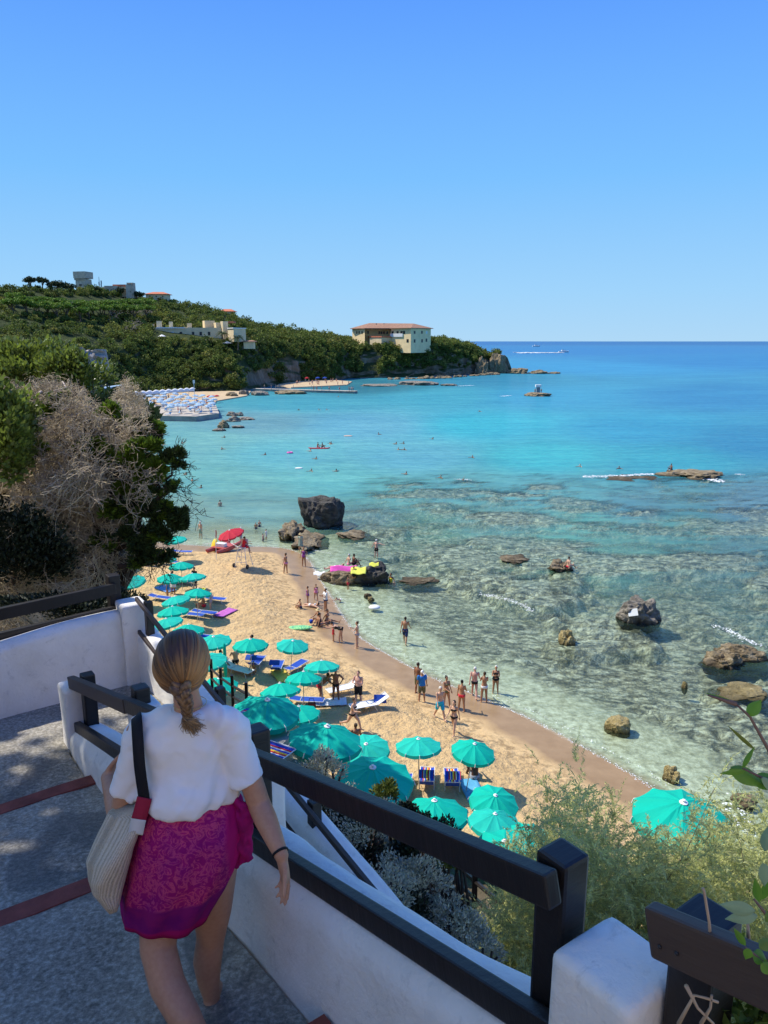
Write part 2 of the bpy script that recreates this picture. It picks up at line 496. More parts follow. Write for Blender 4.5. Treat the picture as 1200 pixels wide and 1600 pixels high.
# ================================================================== the sea
anch = [  # photo place, sRGB of the water body, how much the body hides the bed
    (-60, 536, 22, 84, 168, 1), (600, 536, 22, 84, 168, 1), (1250, 536, 20, 80, 160, 1), (900, 548, 30, 100, 178, 1), (1150, 565, 30, 104, 178, 1), (900, 575, 42, 122, 188, 1), (760, 592, 44, 116, 165, 1),
    (560, 606, 40, 100, 135, 1), (680, 620, 62, 140, 180, 1), (850, 620, 48, 128, 182, 1), (1120, 620, 34, 108, 172, 1), (460, 630, 66, 138, 175, 1), (400, 660, 74, 148, 165, 1), (300, 690, 80, 162, 168, 1),
    (560, 665, 62, 158, 185, 1), (760, 665, 48, 148, 188, 1), (1000, 670, 38, 126, 178, 1), (1180, 690, 30, 108, 165, 1), (450, 710, 66, 168, 182, .98), (640, 715, 58, 160, 182, 1), (850, 715, 48, 146, 178, 1), (1050, 720, 38, 128, 168, 1),
    (330, 750, 78, 165, 168, .95), (300, 800, 96, 158, 158, .72), (390, 800, 88, 160, 165, .75), (350, 838, 130, 150, 140, .35), (520, 750, 62, 165, 172, .96), (600, 775, 60, 158, 162, .85), (580, 810, 70, 140, 150, .6), (700, 765, 56, 152, 162, .88), (850, 770, 46, 148, 158, .9), (1000, 790, 34, 128, 145, .92), (1180, 790, 26, 116, 140, .97),
    (650, 830, 70, 148, 150, .52), (650, 870, 80, 150, 145, .34), (560, 850, 90, 138, 130, .4), (760, 815, 56, 145, 150, .6), (900, 820, 44, 150, 148, .78), (1050, 830, 30, 134, 138, .86), (1180, 860, 24, 118, 128, .93), (980, 860, 46, 142, 138, .6), (860, 880, 60, 135, 130, .42), (1100, 890, 36, 120, 125, .62),
    (560, 930, 110, 140, 120, .2), (700, 930, 88, 128, 118, .25), (850, 950, 74, 118, 112, .3), (1050, 950, 60, 110, 112, .4), (1180, 950, 50, 105, 110, .45), (640, 1010, 118, 140, 118, .22), (750, 1040, 92, 125, 112, .26), (900, 1040, 74, 112, 105, .28), (1100, 1060, 62, 104, 102, .32),
    (850, 1110, 92, 115, 98, .24), (1000, 1160, 74, 104, 96, .26), (1150, 1200, 66, 98, 92, .28), (1200, 1330, 66, 98, 92, .28)]
AW = np.array([P(a[0], a[1], 0)[:2] for a in anch]); AC = np.array([list(np.array(lin(*a[2:5])) * (.90, .93, .80) + np.array([.042, .026, .010])) + [a[5]] for a in anch])

for a_, c_ in zip(anch, AC):
    if c_[3] < .55: c_[3] *= .72; c_[:3] *= (1.15, 1.12, 1.02)
    elif a_[1] > 640 and (a_[0] < 700 or a_[1] > 735): c_[:3] = c_[:3] * (1, .94, .97) + (.030, 0, 0)
    else: c_[:3] = c_[:3] * (1, 1.10, .94) - (.026, 0, 0)


def sea_field(x, y):
    qx = np.stack([x / y * 9.0, np.log(y) * 5.0], -1); ax = np.stack([AW[:, 0] / AW[:, 1] * 9.0, np.log(AW[:, 1]) * 5.0], -1)
    out = np.zeros(x.shape + (4,)); ws = np.zeros(x.shape)
    for a, c in zip(ax, AC):
        d2 = (qx[..., 0] - a[0]) ** 2 + (qx[..., 1] - a[1]) ** 2
        w_ = 1 / (d2 + .05) ** 2.0; out += w_[..., None] * c; ws += w_
    return out / ws[..., None]


yy = np.exp(np.concatenate([np.linspace(math.log(16), math.log(900), 420), np.linspace(math.log(930), math.log(90000), 60)])); uu = np.linspace(-1.6, 1.6, 420)
YY, UU = np.meshgrid(yy, uu, indexing='ij'); XX = UU * YY
fld = sea_field(XX, YY); DD = shore_d(XX, YY)
ZB = -beach_z(XX, YY, DD); RK = rocky(XX, YY, DD)
op = fld[..., 3] * sstep(0, 6, -DD)
op = op * (1 - RK) + RK * np.clip(op * (.24 + .95 * sstep(.15, 1.6, ZB)), 0, 1)
me = grid_mesh('sea_water', np.stack([XX, YY, XX * 0], -1), True)
cattr(me, 'body', fld[..., :3].reshape(-1, 3)); fattr(me, 'hide', op); fattr(me, 'inland', np.clip(DD, -60, 20))
t = NT('sea_water')
oc = t.n('TexCoord').outputs['Object']
mp = t.n('Mapping'); mp.inputs['Scale'].default_value = (.55, 1.0, 1); t.l(oc, mp.inputs['Vector']); v = mp.outputs[0]
dist = t.n('CameraData').outputs['View Distance'] if False else None
bodyc = t.n('Attribute', attribute_name='body').outputs['Color']; hide = t.n('Attribute', attribute_name='hide').outputs['Fac']
big = t.noise(v, .045, 5, .6); midn = t.noise(v, .16, 6, .62, .4)
bodyc = t.mix(1.0, bodyc, t.ramp(big, [(.3, (.80, .86, .92)), (.7, (1.12, 1.08, 1.05))]), 'MULTIPLY')
bodyc = t.mix(1.0, bodyc, t.ramp(t.noise(v, .9, 4, .65), [(.32, (.80, .86, .90)), (.66, (1.14, 1.10, 1.06))]), 'MULTIPLY')  # light and dark of small ripples painted into the body colour
m3 = t.n('Mapping'); m3.inputs['Scale'].default_value = (.05, .30, 1); t.l(oc, m3.inputs['Vector'])
bodyc = t.mix(1.0, bodyc, t.ramp(t.noise(m3.outputs[0], 1.0, 7, .72), [(.34, (.80, .86, .90)), (.62, (1.16, 1.10, 1.06))]), 'MULTIPLY')  # long streaks of ripple shading, also painted into the colour
hide2 = t.math('ADD', hide, t.math('MULTIPLY', t.math('SUBTRACT', midn, .5), t.math('MULTIPLY', t.math('SUBTRACT', 1.0, hide), t.math('MULTIPLY', hide, 4.0))), True)
b1 = t.bump(t.noise(v, .35, 5, .6), .55, .9)
b2 = t.bump(t.noise(v, 1.7, 5, .62, .3), .75, .16, b1)
b3 = t.bump(t.noise(v, 6.0, 3, .6), .5, .03, b2)
df = t.n('BsdfDiffuse'); t.l(bodyc, df.inputs['Color']); t.l(b3, df.inputs['Normal'])
tr = t.n('BsdfTransparent'); tr.inputs['Color'].default_value = (.84, .94, .89, 1)
gl = t.n('BsdfGlossy'); gl.inputs['Roughness'].default_value = .10; t.l(b3, gl.inputs['Normal']); gl.inputs['Color'].default_value = (.9, .95, 1, 1)
fr = t.n('Fresnel'); fr.inputs['IOR'].default_value = 1.33; t.l(b3, fr.inputs['Normal'])
ff = t.math('MINIMUM', t.math('MULTIPLY', fr.outputs[0], .42), .20)
m1 = t.n('MixShader'); t.l(hide2, m1.inputs[0]); t.l(tr.outputs[0], m1.inputs[1]); t.l(df.outputs[0], m1.inputs[2])
m2 = t.n('MixShader'); t.l(ff, m2.inputs[0]); t.l(m1.outputs[0], m2.inputs[1]); t.l(gl.outputs[0], m2.inputs[2])
m_sea = t.done(m2.outputs[0])
tag(link('sea_water', me, m_sea), kind='structure')

# ------------------------------------------------------------------ foam: along the shore, over the reefs, behind the boat
m_foam = mat('foam', (.82, .84, .84), .9, .08, 3)


def foam_line(pts, width, seed, z=.012, dens=1.0):
    """ragged lace of small flat bubbles patches along a line"""
    rr = random.Random(seed); mb = MB()
    for (a, b) in zip(pts[:-1], pts[1:]):
        L = float(np.hypot(*(np.array(b[:2]) - np.array(a[:2]))))
        for k in range(max(2, int(L * 42 * dens))):
            f = rr.random(); c = np.array(a[:2]) * (1 - f) + np.array(b[:2]) * f
            wv = width * (.35 + .65 * vnoise(np.array([c[0] * .8]), np.array([c[1] * .8 + seed]), 3)[0])
            c = c + np.array([rr.gauss(0, wv), rr.gauss(0, wv)])
            r0 = width * rr.uniform(.06, .24); n = rr.randint(5, 8); ang = rr.random() * 6.3
            mb.add([(c[0] + r0 * rr.uniform(.6, 1.5) * math.cos(ang + 6.283 * i / n), c[1] + r0 * rr.uniform(.5, 1.1) * math.sin(ang + 6.283 * i / n), z + rr.random() * .004) for i in range(n)], [tuple(range(n))])
    return mb


mb = MB()
sl_pts = [q for q in SHORE if q[1] < 74 and q[0] > -30]
fm = foam_line([(q[0], q[1]) for q in sl_pts], .11, 5, .02, 1.3); mb.add(fm.v, fm.f)
fm = foam_line([(q[0] + .55, q[1] + .5) for q in sl_pts], .14, 15, .02, .22); mb.add(fm.v, fm.f)
for pl, wd, sd in [([(752, 928), (790, 936), (815, 945), (832, 955)], .22, 1), ([(1118, 978), (1140, 986), (1165, 1000), (1190, 1010)], .26, 2),
                   ([(912, 745), (960, 744), (1010, 741), (1050, 741)], .55, 3), ([(1095, 742), (1115, 750), (1125, 753)], .8, 4), ([(1150, 741), (1158, 742)], .5, 5),
                   ([(1150, 1252), (1166, 1290), (1180, 1310)], .3, 6), ([(712, 749), (735, 750)], .3, 7), ([(785, 619), (797, 618)], .7, 8), ([(716, 603), (740, 602)], .7, 9), ([(470, 855), (500, 862), (520, 866)], .12, 10),
                   ([(720, 1092), (800, 1132), (880, 1172), (960, 1222)], .02, 11)]:
    fm = foam_line([P(a, b, 0) for a, b in pl], wd, sd, .03 if sd != 11 else .05); mb.add(fm.v, fm.f)
tag(mb.build('wave_foam', m_foam), 'thin white foam of small waves on the shore and the reefs', 'foam', kind='stuff')
# ================================================================== the hill and headland across the bay
ST = {  # photo column: (photo row, distance) from the waterline to the skyline
    -420: [(900, 46), (800, 60), (690, 90), (560, 140), (490, 190), (452, 240)],
    -200: [(880, 58), (790, 70), (690, 110), (560, 170), (490, 220), (450, 290)],
    -60: [(850, 66), (780, 80), (670, 150), (560, 210), (490, 260), (448, 330)],
    60: [(846, 68), (760, 95), (640, 190), (560, 225), (490, 290), (450, 350)],
    130: [(846, 70), (720, 115), (622, 225), (560, 240), (480, 330), (454, 372)],
    170: [(690, 135), (640, 190), (612, 250), (550, 270), (482, 340), (460, 385)],
    240: [(634, 245), (614, 278), (578, 288), (530, 305), (500, 340), (466, 400)],
    310: [(614, 286), (604, 290), (572, 297), (532, 312), (508, 345), (482, 420)],
    370: [(615, 287), (606, 291), (575, 300), (535, 318), (514, 365), (499, 430)],
    430: [(603, 332), (596, 336), (565, 345), (538, 358), (524, 395), (516, 440)],
    470: [(598, 356), (592, 360), (565, 365), (538, 380), (528, 410), (520, 445)],
    510: [(597, 372), (590, 374), (562, 380), (540, 393), (532, 415), (528, 452)],
    550: [(593, 398), (586, 401), (562, 407), (541, 414), (537, 430), (535, 455)],
    610: [(592, 404), (585, 407), (562, 411), (542, 416), (538, 430), (536, 470)],
    670: [(590, 414), (583, 417), (562, 421), (541, 426), (534, 440), (531, 468)],
    710: [(588, 428), (580, 431), (562, 435), (545, 441), (538, 452), (535, 472)],
    745: [(585, 448), (578, 451), (564, 454), (554, 459), (550, 465), (549, 478)],
    762: [(584.5, 455), (577, 458), (566, 461), (560, 464), (558, 468), (558, 478)],
    778: [(584, 462), (577, 465), (565, 468), (555, 471), (553, 475), (556, 484)],
    792: [(583.5, 468), (578, 470), (568, 472), (558, 474), (556, 477), (565, 484)],
    800: [(583, 470), (580, 472), (578, 474), (577, 476), (577, 478), (580, 482)]}
keys = sorted(ST)
cols = np.concatenate([np.linspace(-420, -60, 24), np.linspace(-55, 800, 250)])
NRW = 90
tabs = []
for i in range(6):
    tabs.append((np.interp(cols, keys, [ST[k][i][0] for k in keys]), np.interp(cols, keys, [ST[k][i][1] for k in keys])))
X = np.zeros((NRW, len(cols), 3)); fr_ = np.linspace(0, 5, NRW)
for j, c in enumerate(cols):
    ctrl = np.array([W(c, tabs[i][0][j], tabs[i][1][j]) for i in range(6)])
    ctrl[0, 2] = -1.0
    for a in range(3): X[:, j, a] = np.interp(fr_, range(6), ctrl[:, a])
g = np.stack([X[..., 0], X[..., 1]], -1)
amp = np.interp(fr_, [0, .3, 1, 2, 5], [.3, 1, 1, .7, .8])[:, None]
nz = (fbm(X[..., 0] * .12 + X[..., 2] * .05, X[..., 2] * .22 + X[..., 1] * .04, 41, 5, .6) - .5)
X[..., 1] += nz * 9 * amp * np.interp(fr_, [0, 2.5, 3.5], [1, 1, .2])[:, None]
X[..., 2] += (fbm(X[..., 0] * .15, X[..., 1] * .1, 43, 4) - .5) * 3.0 * np.interp(fr_, [0, 2, 5], [.2, .5, .7])[:, None]
# a back slope behind the skyline so the land has a body
back = X[-1].copy(); back[:, 1] += 60; back[:, 2] = -1
mid = X[-1].copy(); mid[:, 1] += 22; mid[:, 2] -= 1.5
XH = np.concatenate([X, mid[None], back[None]], 0)
me = grid_mesh('headland_hill', XH, True)
t = NT('cliff_rock')
oc = t.n('TexCoord').outputs['Object']; nn = t.n('NewGeometry').outputs['Normal']
sx = t.n('SeparateXYZ'); t.l(nn, sx.inputs[0])
mp = t.n('Mapping'); mp.inputs['Scale'].default_value = (1, 1, .45); t.l(oc, mp.inputs['Vector'])
rc = t.ramp(t.noise(mp.outputs[0], .22, 8, .65, .5), [(.3, (.10, .075, .05)), (.48, (.20, .15, .10)), (.62, (.30, .235, .165)), (.75, (.36, .31, .24))])
gc = t.ramp(t.noise(oc, .3, 6), [(.3, (.028, .04, .014)), (.7, (.06, .075, .025))])
cc = t.mix(t.mapr(t.math('ADD', sx.outputs['Z'], t.math('MULTIPLY', t.math('SUBTRACT', t.noise(oc, .15, 4), .5), .5)), .35, .6), rc, gc)
tag(link('headland_hill', me, t.done(t.pbsdf(cc, .95, t.bump(t.noise(mp.outputs[0], .6, 8, .7), .9, .8), .1))), kind='structure')


def hill_at(px, f):
    """a point of the hill surface: photo column and 0..5 from water to skyline"""
    j = int(np.clip(np.searchsorted(cols, px), 1, len(cols) - 1)); i = int(np.clip(f / 5 * (NRW - 1), 0, NRW - 1))
    return X[i, j].copy()


def proj(p):
    d = np.array(p) - np.array([0, 0, CZ]); z_ = d[1] * cp - d[2] * sp
    return 600 + FPX * d[0] / z_, 800 - FPX * (d[1] * sp + d[2] * cp) / z_


def hill_pix(px, py):
    """where the hill surface shows at that place of the photo"""
    j = int(np.clip(np.searchsorted(cols, px), 1, len(cols) - 1))
    for i in range(NRW):
        if proj(X[i, j])[1] <= py: return X[i, j].copy()
    return X[-1, j].copy()


# ------------------------------------------------------------------ the scrub that covers it: one mass of thousands of bushes
m_scrub = mat('scrub_leaves', (.165, .185, .06), .75, .36, .25, island=.45, transl=.25, spec=.2,
              tint=[(0, (.50, .60, .50)), (.3, (.75, .90, .7)), (.6, (1.0, 1.05, .85)), (.85, (1.45, 1.35, .95)), (1, (1.5, 1.25, 1.25))])
parts_, tints = [], []


def scrub(c, r, n, leaf, tint):
    pts, k = clump_points(c, (r, r, r * .85), n, 7, .5, 1.0, .55)
    V, F = leaf_quads(pts, leaf * NR.uniform(.6, 1.3, n), .8)
    parts_.append((V, F)); tints.append(np.full(len(V), tint) + np.repeat(NR.normal(0, .05, n), 4))


cnt = 0
while cnt < 4000:
    px = R.uniform(-180, 775) if cnt < 3300 else R.uniform(-410, -150)
    f = R.uniform(.75, 5.0) if px < 540 else R.uniform(1.1, 5.0)
    p = hill_at(px, f); dd = p[1]
    if dd < (120 if px > -150 else 70): continue
    if px > 300 and R.random() > (.75 if f < 1.6 else 1): continue
    # bare places: cliff foot, the scar under the yellow building, the stone face on the left, building plots
    if 562 < px < 590 and f < 2.6: continue
    if 440 < px < 470 and f < 2.2: continue
    if 380 < px < 420 and f < 1.7: continue
    if 312 < px < 350 and f < 1.5 and R.random() < .7: continue
    if px > 600 and f < 1.5 and R.random() < .65: continue
    if px > 690 and f < 2.4 and R.random() < .55: continue
    if px > 752 and f < 4 and R.random() < .8: continue
    if 128 < px < 162 and 545 < 800 - (0) and 1.2 < f < 2.3: continue
    if 234 < px < 385 and 3.0 < f < 3.6: continue
    py_ = proj(p)[1]
    if 20 < px < 232 and 464 < py_ < 492: continue
    if 552 < px < 672 and f > 3.0: continue
    r = R.uniform(1.1, 2.3) * (dd / 330) ** .5
    if R.random() < .18: r *= 1.5
    if px > 560: r *= .8
    if px < 120 and f > 3.6: r *= .75
    tint = .35 * R.random() + .45 * float(vnoise(np.array([p[0] * .06]), np.array([p[1] * .03 + p[2] * .05]), 77)[0]) + (.12 if f > 3.2 else 0)
    if R.random() < .05: tint = .97
    n = int(70 + 50 * r)
    scrub(p + np.array([0, -.3 * r, r * .35]), r, n, .62 * (dd / 330) ** .6, tint)
    cnt += 1
V, F = merge(parts_); me = np_mesh('hill_scrub', V, F); fattr(me, 'tint', np.concatenate(tints))
tag(link('hill_scrub', me, m_scrub), 'dense dark green scrub covering the hill and the cliff across the bay', 'scrub', kind='stuff')

# ================================================================== unseen ground behind the camera, added and steepened to bounce sunlight forward
xx, yy_ = np.meshgrid(np.linspace(-70, 70, 57), np.linspace(-2.2, -90, 40), indexing='ij')
zz_ = CZ - 2.3 + np.interp(-yy_, [2, 5, 12, 40, 90], [0, .5, 3.5, 24, 38]) + .4 * (fbm(xx * .2, yy_ * .2, 5, 3) - .5)
tag(link('unseen_bounce_slope', grid_mesh('unseen_bounce_slope', np.stack([xx, yy_, zz_], -1)[::-1], True), mat('pale_bounce_ground', (.62, .50, .36), .95, .15, .3, bump=.4, bscale=4, bdist=.1)), kind='structure')

# ================================================================== the near slope, from the stairs down to the sand
SX = np.array([-.588, .809]); NX = np.array([.809, .588]); OO = np.array([-.56, 3.09]); N0 = float(OO @ NX)


def tn(tt, n, z=None):         # stair frame: tt down the stairs, n to the right of them; z below the camera
    q = OO + SX * tt + NX * (n - N0)
    return (float(q[0]), float(q[1]), CZ + z) if z is not None else q


NK = [-12, -8, -3, 0, 2.0, 2.6, 4, 6, 7.6, 8.2, 10.2, 11.0, 13.6, 15.5, 17, 19, 26]
ZK = [19.5, 18.0, 16.4, 15.2, 14.6, 13.4, 12.0, 9.4, 7.0, 6.3, 6.1, 4.6, 4.1, 1.6, .6, -.6, -3]


def slope_z(x, y):
    n = x * NX[0] + y * NX[1]
    ne = n + np.maximum(0, y - 20) * .26 - .25 * np.maximum(0, x - 3)*0
    z = np.interp(ne, NK, ZK)
    return z + (fbm(x * .5, y * .5, 61, 4) - .5) * .8 * sstep(0, 3, np.abs(ne - 1))


tt = np.linspace(-14, 75, 190); nn_ = np.linspace(-14, 26, 120)
TT, NN = np.meshgrid(tt, nn_, indexing='ij')
Q = OO + TT[..., None] * SX + (NN - N0)[..., None] * NX
Zs = slope_z(Q[..., 0], Q[..., 1])
stair = (TT < 4.3) & (NN < 2.5) & (NN > -3.0)
Zs = np.where(stair, 12.4, Zs)
me = grid_mesh('cliff_slope', np.concatenate([Q, Zs[..., None]], -1)[::-1], True)
m_soil = mat('slope_soil', (.11, .085, .055), .95, .35, .8, bump=.8, bscale=3, bdist=.15)
tag(link('cliff_slope', me, m_soil), kind='structure')
# ================================================================== buildings across the bay
m_yel = mat('yellow_plaster', (.84, .64, .35), .9, .10, .4); m_cream = mat('cream_plaster', (.70, .56, .34), .9, .10, .4)
m_stone = mat('tower_stone', (.50, .42, .31), .95, .22, .8, bump=.5, bscale=2, bdist=.1); m_tile = mat('terracotta_tiles', (.30, .165, .105), .9, .3, 1.2, stretch=(1, 1, 3))
m_red = mat('red_tiles', (.52, .17, .09), .9, .15, 1.2); m_dark = mat('dark_glass', (.025, .025, .03), .3, .1, 1); m_whitep = mat('white_paint', (.72, .71, .68), .7, .05, 1)
m_mast = mat('mast_steel', (.2, .21, .23), .5, .1, 1); m_conc = mat('pier_concrete', (.30, .28, .25), .95, .25, .5, bump=.4, bscale=2, bdist=.1)


def prism(plan, z0, z1):
    n = len(plan); vs = [(p[0], p[1], z0) for p in plan] + [(p[0], p[1], z1) for p in plan]
    return vs, [(i, (i + 1) % n, (i + 1) % n + n, i + n) for i in range(n)] + [tuple(range(n - 1, -1, -1)), tuple(range(n, 2 * n))]


def on_wall(px, py, A, B):
    A = np.array(A[:2]); B = np.array(B[:2]); d = ray(px, py); e = B - A
    den = d[0] * e[1] - d[1] * e[0]; t = (A[0] * e[1] - A[1] * e[0]) / den
    return np.array([0, 0, CZ]) + d * t, e / np.linalg.norm(e)


def wall_box(px, py, A, B, wd, hg, dep=.16):
    """a flat box let into the wall A-B where the photo shows it, standing a little proud"""
    p, e = on_wall(px, py, A, B)
    return MB().box(p, (wd, dep, hg), Matrix.Rotation(math.atan2(e[1], e[0]), 3, 'Z'))


def hip(quad, z0, h, over, inset):
    c = np.mean(quad, 0); q = [c + (p - c) * (1 + over / np.linalg.norm(p - c)) for p in quad]
    a = (q[0] + q[3]) / 2; b = (q[1] + q[2]) / 2; L = b - a
    r0 = a + L * inset; r1 = b - L * inset
    vs = [(*p, z0) for p in q] + [(*p, z0 + .22) for p in q] + [(*r0, z0 + h), (*r1, z0 + h)]
    return vs, [(3, 2, 1, 0), (0, 1, 5, 4), (1, 2, 6, 5), (2, 3, 7, 6), (3, 0, 4, 7), (4, 5, 9, 8), (5, 6, 9), (6, 7, 8, 9), (7, 4, 8)]


# ---- the large yellow building on the headland
def pxy(px, Y): q = W(px, 530, Y); return q[:2]
A, B, C1, D1, D2, E, Fp = pxy(550.5, 432), pxy(570, 422), pxy(571, 429), pxy(610.5, 429), pxy(611, 420), pxy(642, 409), pxy(673, 425)
G1, G2 = Fp + np.array([-12, 22]), A + np.array([2, 14])
zb = 12.5; ze = W(642, 513, 409)[2]
big = empty('seafront_building', (E[0], E[1], zb)); tag(big, 'large yellow two-storey building with a brown hipped roof on the headland cliff', 'building')
off = Vector(big.location)


def part(mb, name, m, parent=big, smooth=False):
    o = mb.build(name, m, parent, smooth); o.matrix_parent_inverse = Matrix.Translation(-parent.location) if parent.type == 'EMPTY' else Matrix()
    return o


wl = MB().add(*prism([A, B, C1, D1, D2, E, Fp, G1, G2], zb, ze)); part(wl, 'wall', m_yel)
quad = [A + np.array([-.6, -3]), E + np.array([0.5, -1]), Fp + np.array([1.0, 3.0]), G2 + np.array([0, 4])]
vs, fs = [], []
c_ = [A + np.array([-1.2, -1.5]), B + np.array([0, -1.2]), D2 + np.array([-.6, -1.3]), E + np.array([0, -1.4]), Fp + np.array([1.4, -.2]), G1 + np.array([1, 1]), G2 + np.array([-1, 1])]
r0 = pxy(577, 436); r1 = pxy(612, 430); r2 = pxy(646, 424)
zr = ze + 3.0
rv = [(*p, ze + .01) for p in c_] + [(*p, ze + .28) for p in c_] + [(*r0, zr + .25), (*r1, zr), (*r2, zr - .25)]
rf = [(6, 5, 4, 3, 2, 1, 0)] + [(i, (i + 1) % 7, (i + 1) % 7 + 7, i + 7) for i in range(7)] + [(7, 8, 14), (8, 9, 15, 14), (9, 10, 16, 15), (10, 11, 16), (11, 12, 16), (12, 15, 16), (12, 13, 14, 15), (13, 7, 14)]
roof = part(MB().add(rv, rf), 'roof', m_tile)
for px in (588, 600, 616, 630):
    q = (r0 * .5 + np.array(pxy(px, 428)) * .5)
    ch = MB().box((W(px, 507, 430)[0], 430, zr - .7), (.7, .7, 1.2)).build('chimney', m_tile, roof)
winrows = [(557.6, 519.5, A, B), (561.2, 519.5, A, B), (565.8, 519.5, A, B), (574.9, 519.5, C1, D1), (592.7, 519.8, C1, D1), (596.2, 519.8, C1, D1), (599.8, 519.8, C1, D1), (605, 519.8, C1, D1),
           (613.6, 519.6, D2, E), (621.3, 519.6, D2, E), (627.4, 519.4, D2, E), (631.3, 519.4, D2, E), (636.9, 532.5, D2, E), (647.8, 519.3, E, Fp), (659.2, 519.2, E, Fp), (666.7, 519.4, E, Fp), (647.8, 532.8, E, Fp), (659.4, 532.6, E, Fp), (666.2, 531.5, E, Fp)]
for px, py, a, b in winrows:
    wb = wall_box(px, py, a, b, 1.5 if px > 612 else 1.0, 1.45 if py < 525 else 1.7)
    part(wb, 'window', m_whitep if px in (666.7,) else m_dark)
bal = wall_box(620, 523.7, D2, E, 9.5, 1.7, .9); part(bal, 'balcony', m_whitep)
pc = [pxy(578, 421), pxy(596, 414), pxy(611, 420), pxy(607, 427), pxy(576, 428)]
part(MB().add(*prism(pc, zb, W(594, 527.5, 417)[2])), 'porch', m_cream)
pq = [p + (p - np.mean(pc, 0)) * .06 for p in pc]
part(MB().add(*prism(pq, W(594, 527.2, 417)[2], W(594, 525, 417)[2])), 'porch_roof', m_red)

# ---- castle tower on the ridge


def place(label, name, cat, px, Y, z): o = empty(name, (W(px, 530, Y)[0], Y, z)); return tag(o, label, cat)


Yt = 378
bx = W(131.5, 450, Yt)[0]; pm = FPX / (Yt * cp)
tw = empty('castle_tower', (bx, Yt, 38)); tag(tw, 'tall square stone tower with a flared corbelled top on the ridge', 'tower')
ztop = W(131, 425, Yt)[2]; zneck = W(131, 435.5, Yt)[2]; hw = 9.6 / pm
M0 = Matrix.Rotation(rad(-14), 3, 'Z')


def ringsq(h, z): return [tuple(M0 @ Vector((a * h, b * h, z - 38))) for a, b in ((-1, -1), (1, -1), (1, 1), (-1, 1))]


mb = MB().loft([ringsq(hw * 1.0, 34), ringsq(hw * .86, zneck - .3)]); mb.build('shaft', m_stone, tw)
mb = MB().loft([ringsq(hw * 1.06, zneck), ringsq(hw * 1.08, ztop)]); mb.build('parapet', m_stone, tw)
for k in range(9):
    for ang in (0, 270):
        q = Matrix.Rotation(rad(ang), 3, 'Z') @ Vector((-hw * .92 + k * hw * .23, -hw * .95, zneck - 38 - .35)); q = M0 @ q
        MB().box(q, (.3, .36, .9), M0).build('corbel', m_stone, tw)
MB().box(M0 @ Vector((0, -hw * .91, zneck - 38 - 3.0)), (1.3, .3, .6), M0).build('window', m_dark, tw)
# ---- small castle house with crenellated turret
ch_ = empty('castle_house', (W(180, 450, 388)[0], 388, 36)); tag(ch_, 'pale castle house with red roof and crenellated turret right of the stone tower', 'building')


def rel(px, py, Y, o): return np.array(W(px, py, Y)) - np.array(o.location)


def pxbox(o, name, m, x0, x1, y0, y1, Y, dep=6.0, rz=0.0):
    a = rel(x0, y1, Y, o); b = rel(x1, y0, Y, o)
    mb = MB().box(((a[0] + b[0]) / 2, (a[1] + b[1]) / 2 + dep / 2, (a[2] + b[2]) / 2), (b[0] - a[0], dep, b[2] - a[2]), Matrix.Rotation(rz, 3, 'Z'))
    return mb.build(name, m, o)


pxbox(ch_, 'wall', m_cream, 161, 198, 448, 464, 388); pxbox(ch_, 'side_wall', m_stone, 164, 182, 446.5, 464, 385, 2.9)
pxbox(ch_, 'roof', m_red, 176, 196, 444.5, 448, 388.2, 5.0)
tu = pxbox(ch_, 'turret', m_stone, 197.5, 208, 444.5, 466, 386, 3.4)
mb = MB()
for k in range(4): a = rel(198.6 + k * 2.8, 443.2, 386, ch_); mb.box((a[0], a[1] + 1.7, a[2]), (.5, 3.4, .95))
mb.build('crenellation', m_stone, tu)
pxbox(ch_, 'window', m_dark, 168, 170, 452, 455, 384.9, .2)
# ---- red roofed houses along the ridge
for (x0, x1, y0, y1, Y, lab) in [(226, 262, 455.5, 463, 395, 'wide house with a bright red tiled roof on the ridge behind the scrub'), (341, 366, 482.5, 490, 440, 'pinkish house with two stepped roofs on the far ridge above the villa'),
                                 (435, 447, 513.5, 520, 418, 'small orange roofed house half hidden in trees left of the yellow building')]:
    h = empty('ridge_house', (W((x0 + x1) / 2, 470, Y)[0], Y, W(300, y1 + 6, Y)[2])); tag(h, lab, 'house', 'red roofed houses on the ridge')
    pxbox(h, 'wall', m_cream, x0 + 2, x1 - 2, y0 + (y1 - y0) * .55, y1 + 6, Y, 7)
    a = rel(x0, y0 + (y1 - y0) * .6, Y, h); b = rel(x1, y0, Y, h)
    q = [np.array([a[0], -.6]), np.array([b[0], -.6]), np.array([b[0], 7.6]), np.array([a[0], 7.6])]
    MB().add(*hip(q, a[2], b[2] - a[2], .2, .28)).build('roof', m_red, h)
    for k in range(3): pxbox(h, 'window', m_dark, x0 + (x1 - x0) * (.2 + .28 * k), x0 + (x1 - x0) * (.2 + .28 * k) + 1.6, y1 - 1, y1 + 1, Y - .1, .2)
# ---- radio mast
ms = empty('radio_mast', (W(156.5, 460, 376)[0], 376, W(156, 462, 376)[2])); tag(ms, 'thin steel radio mast with panel antennas beside the stone tower', 'mast')
top = rel(156.5, 432.5, 376, ms); MB().tube([(0, 0, -1), (0, 0, top[2])], [.22, .1], 6).build('pole', m_mast, ms)
for k, z in enumerate((441, 443, 446)):
    a = rel(154.8 if k % 2 else 158.2, z, 376, ms); MB().box((a[0], 0, a[2]), (.45, .3, 1.5)).build('antenna', m_mast, ms)
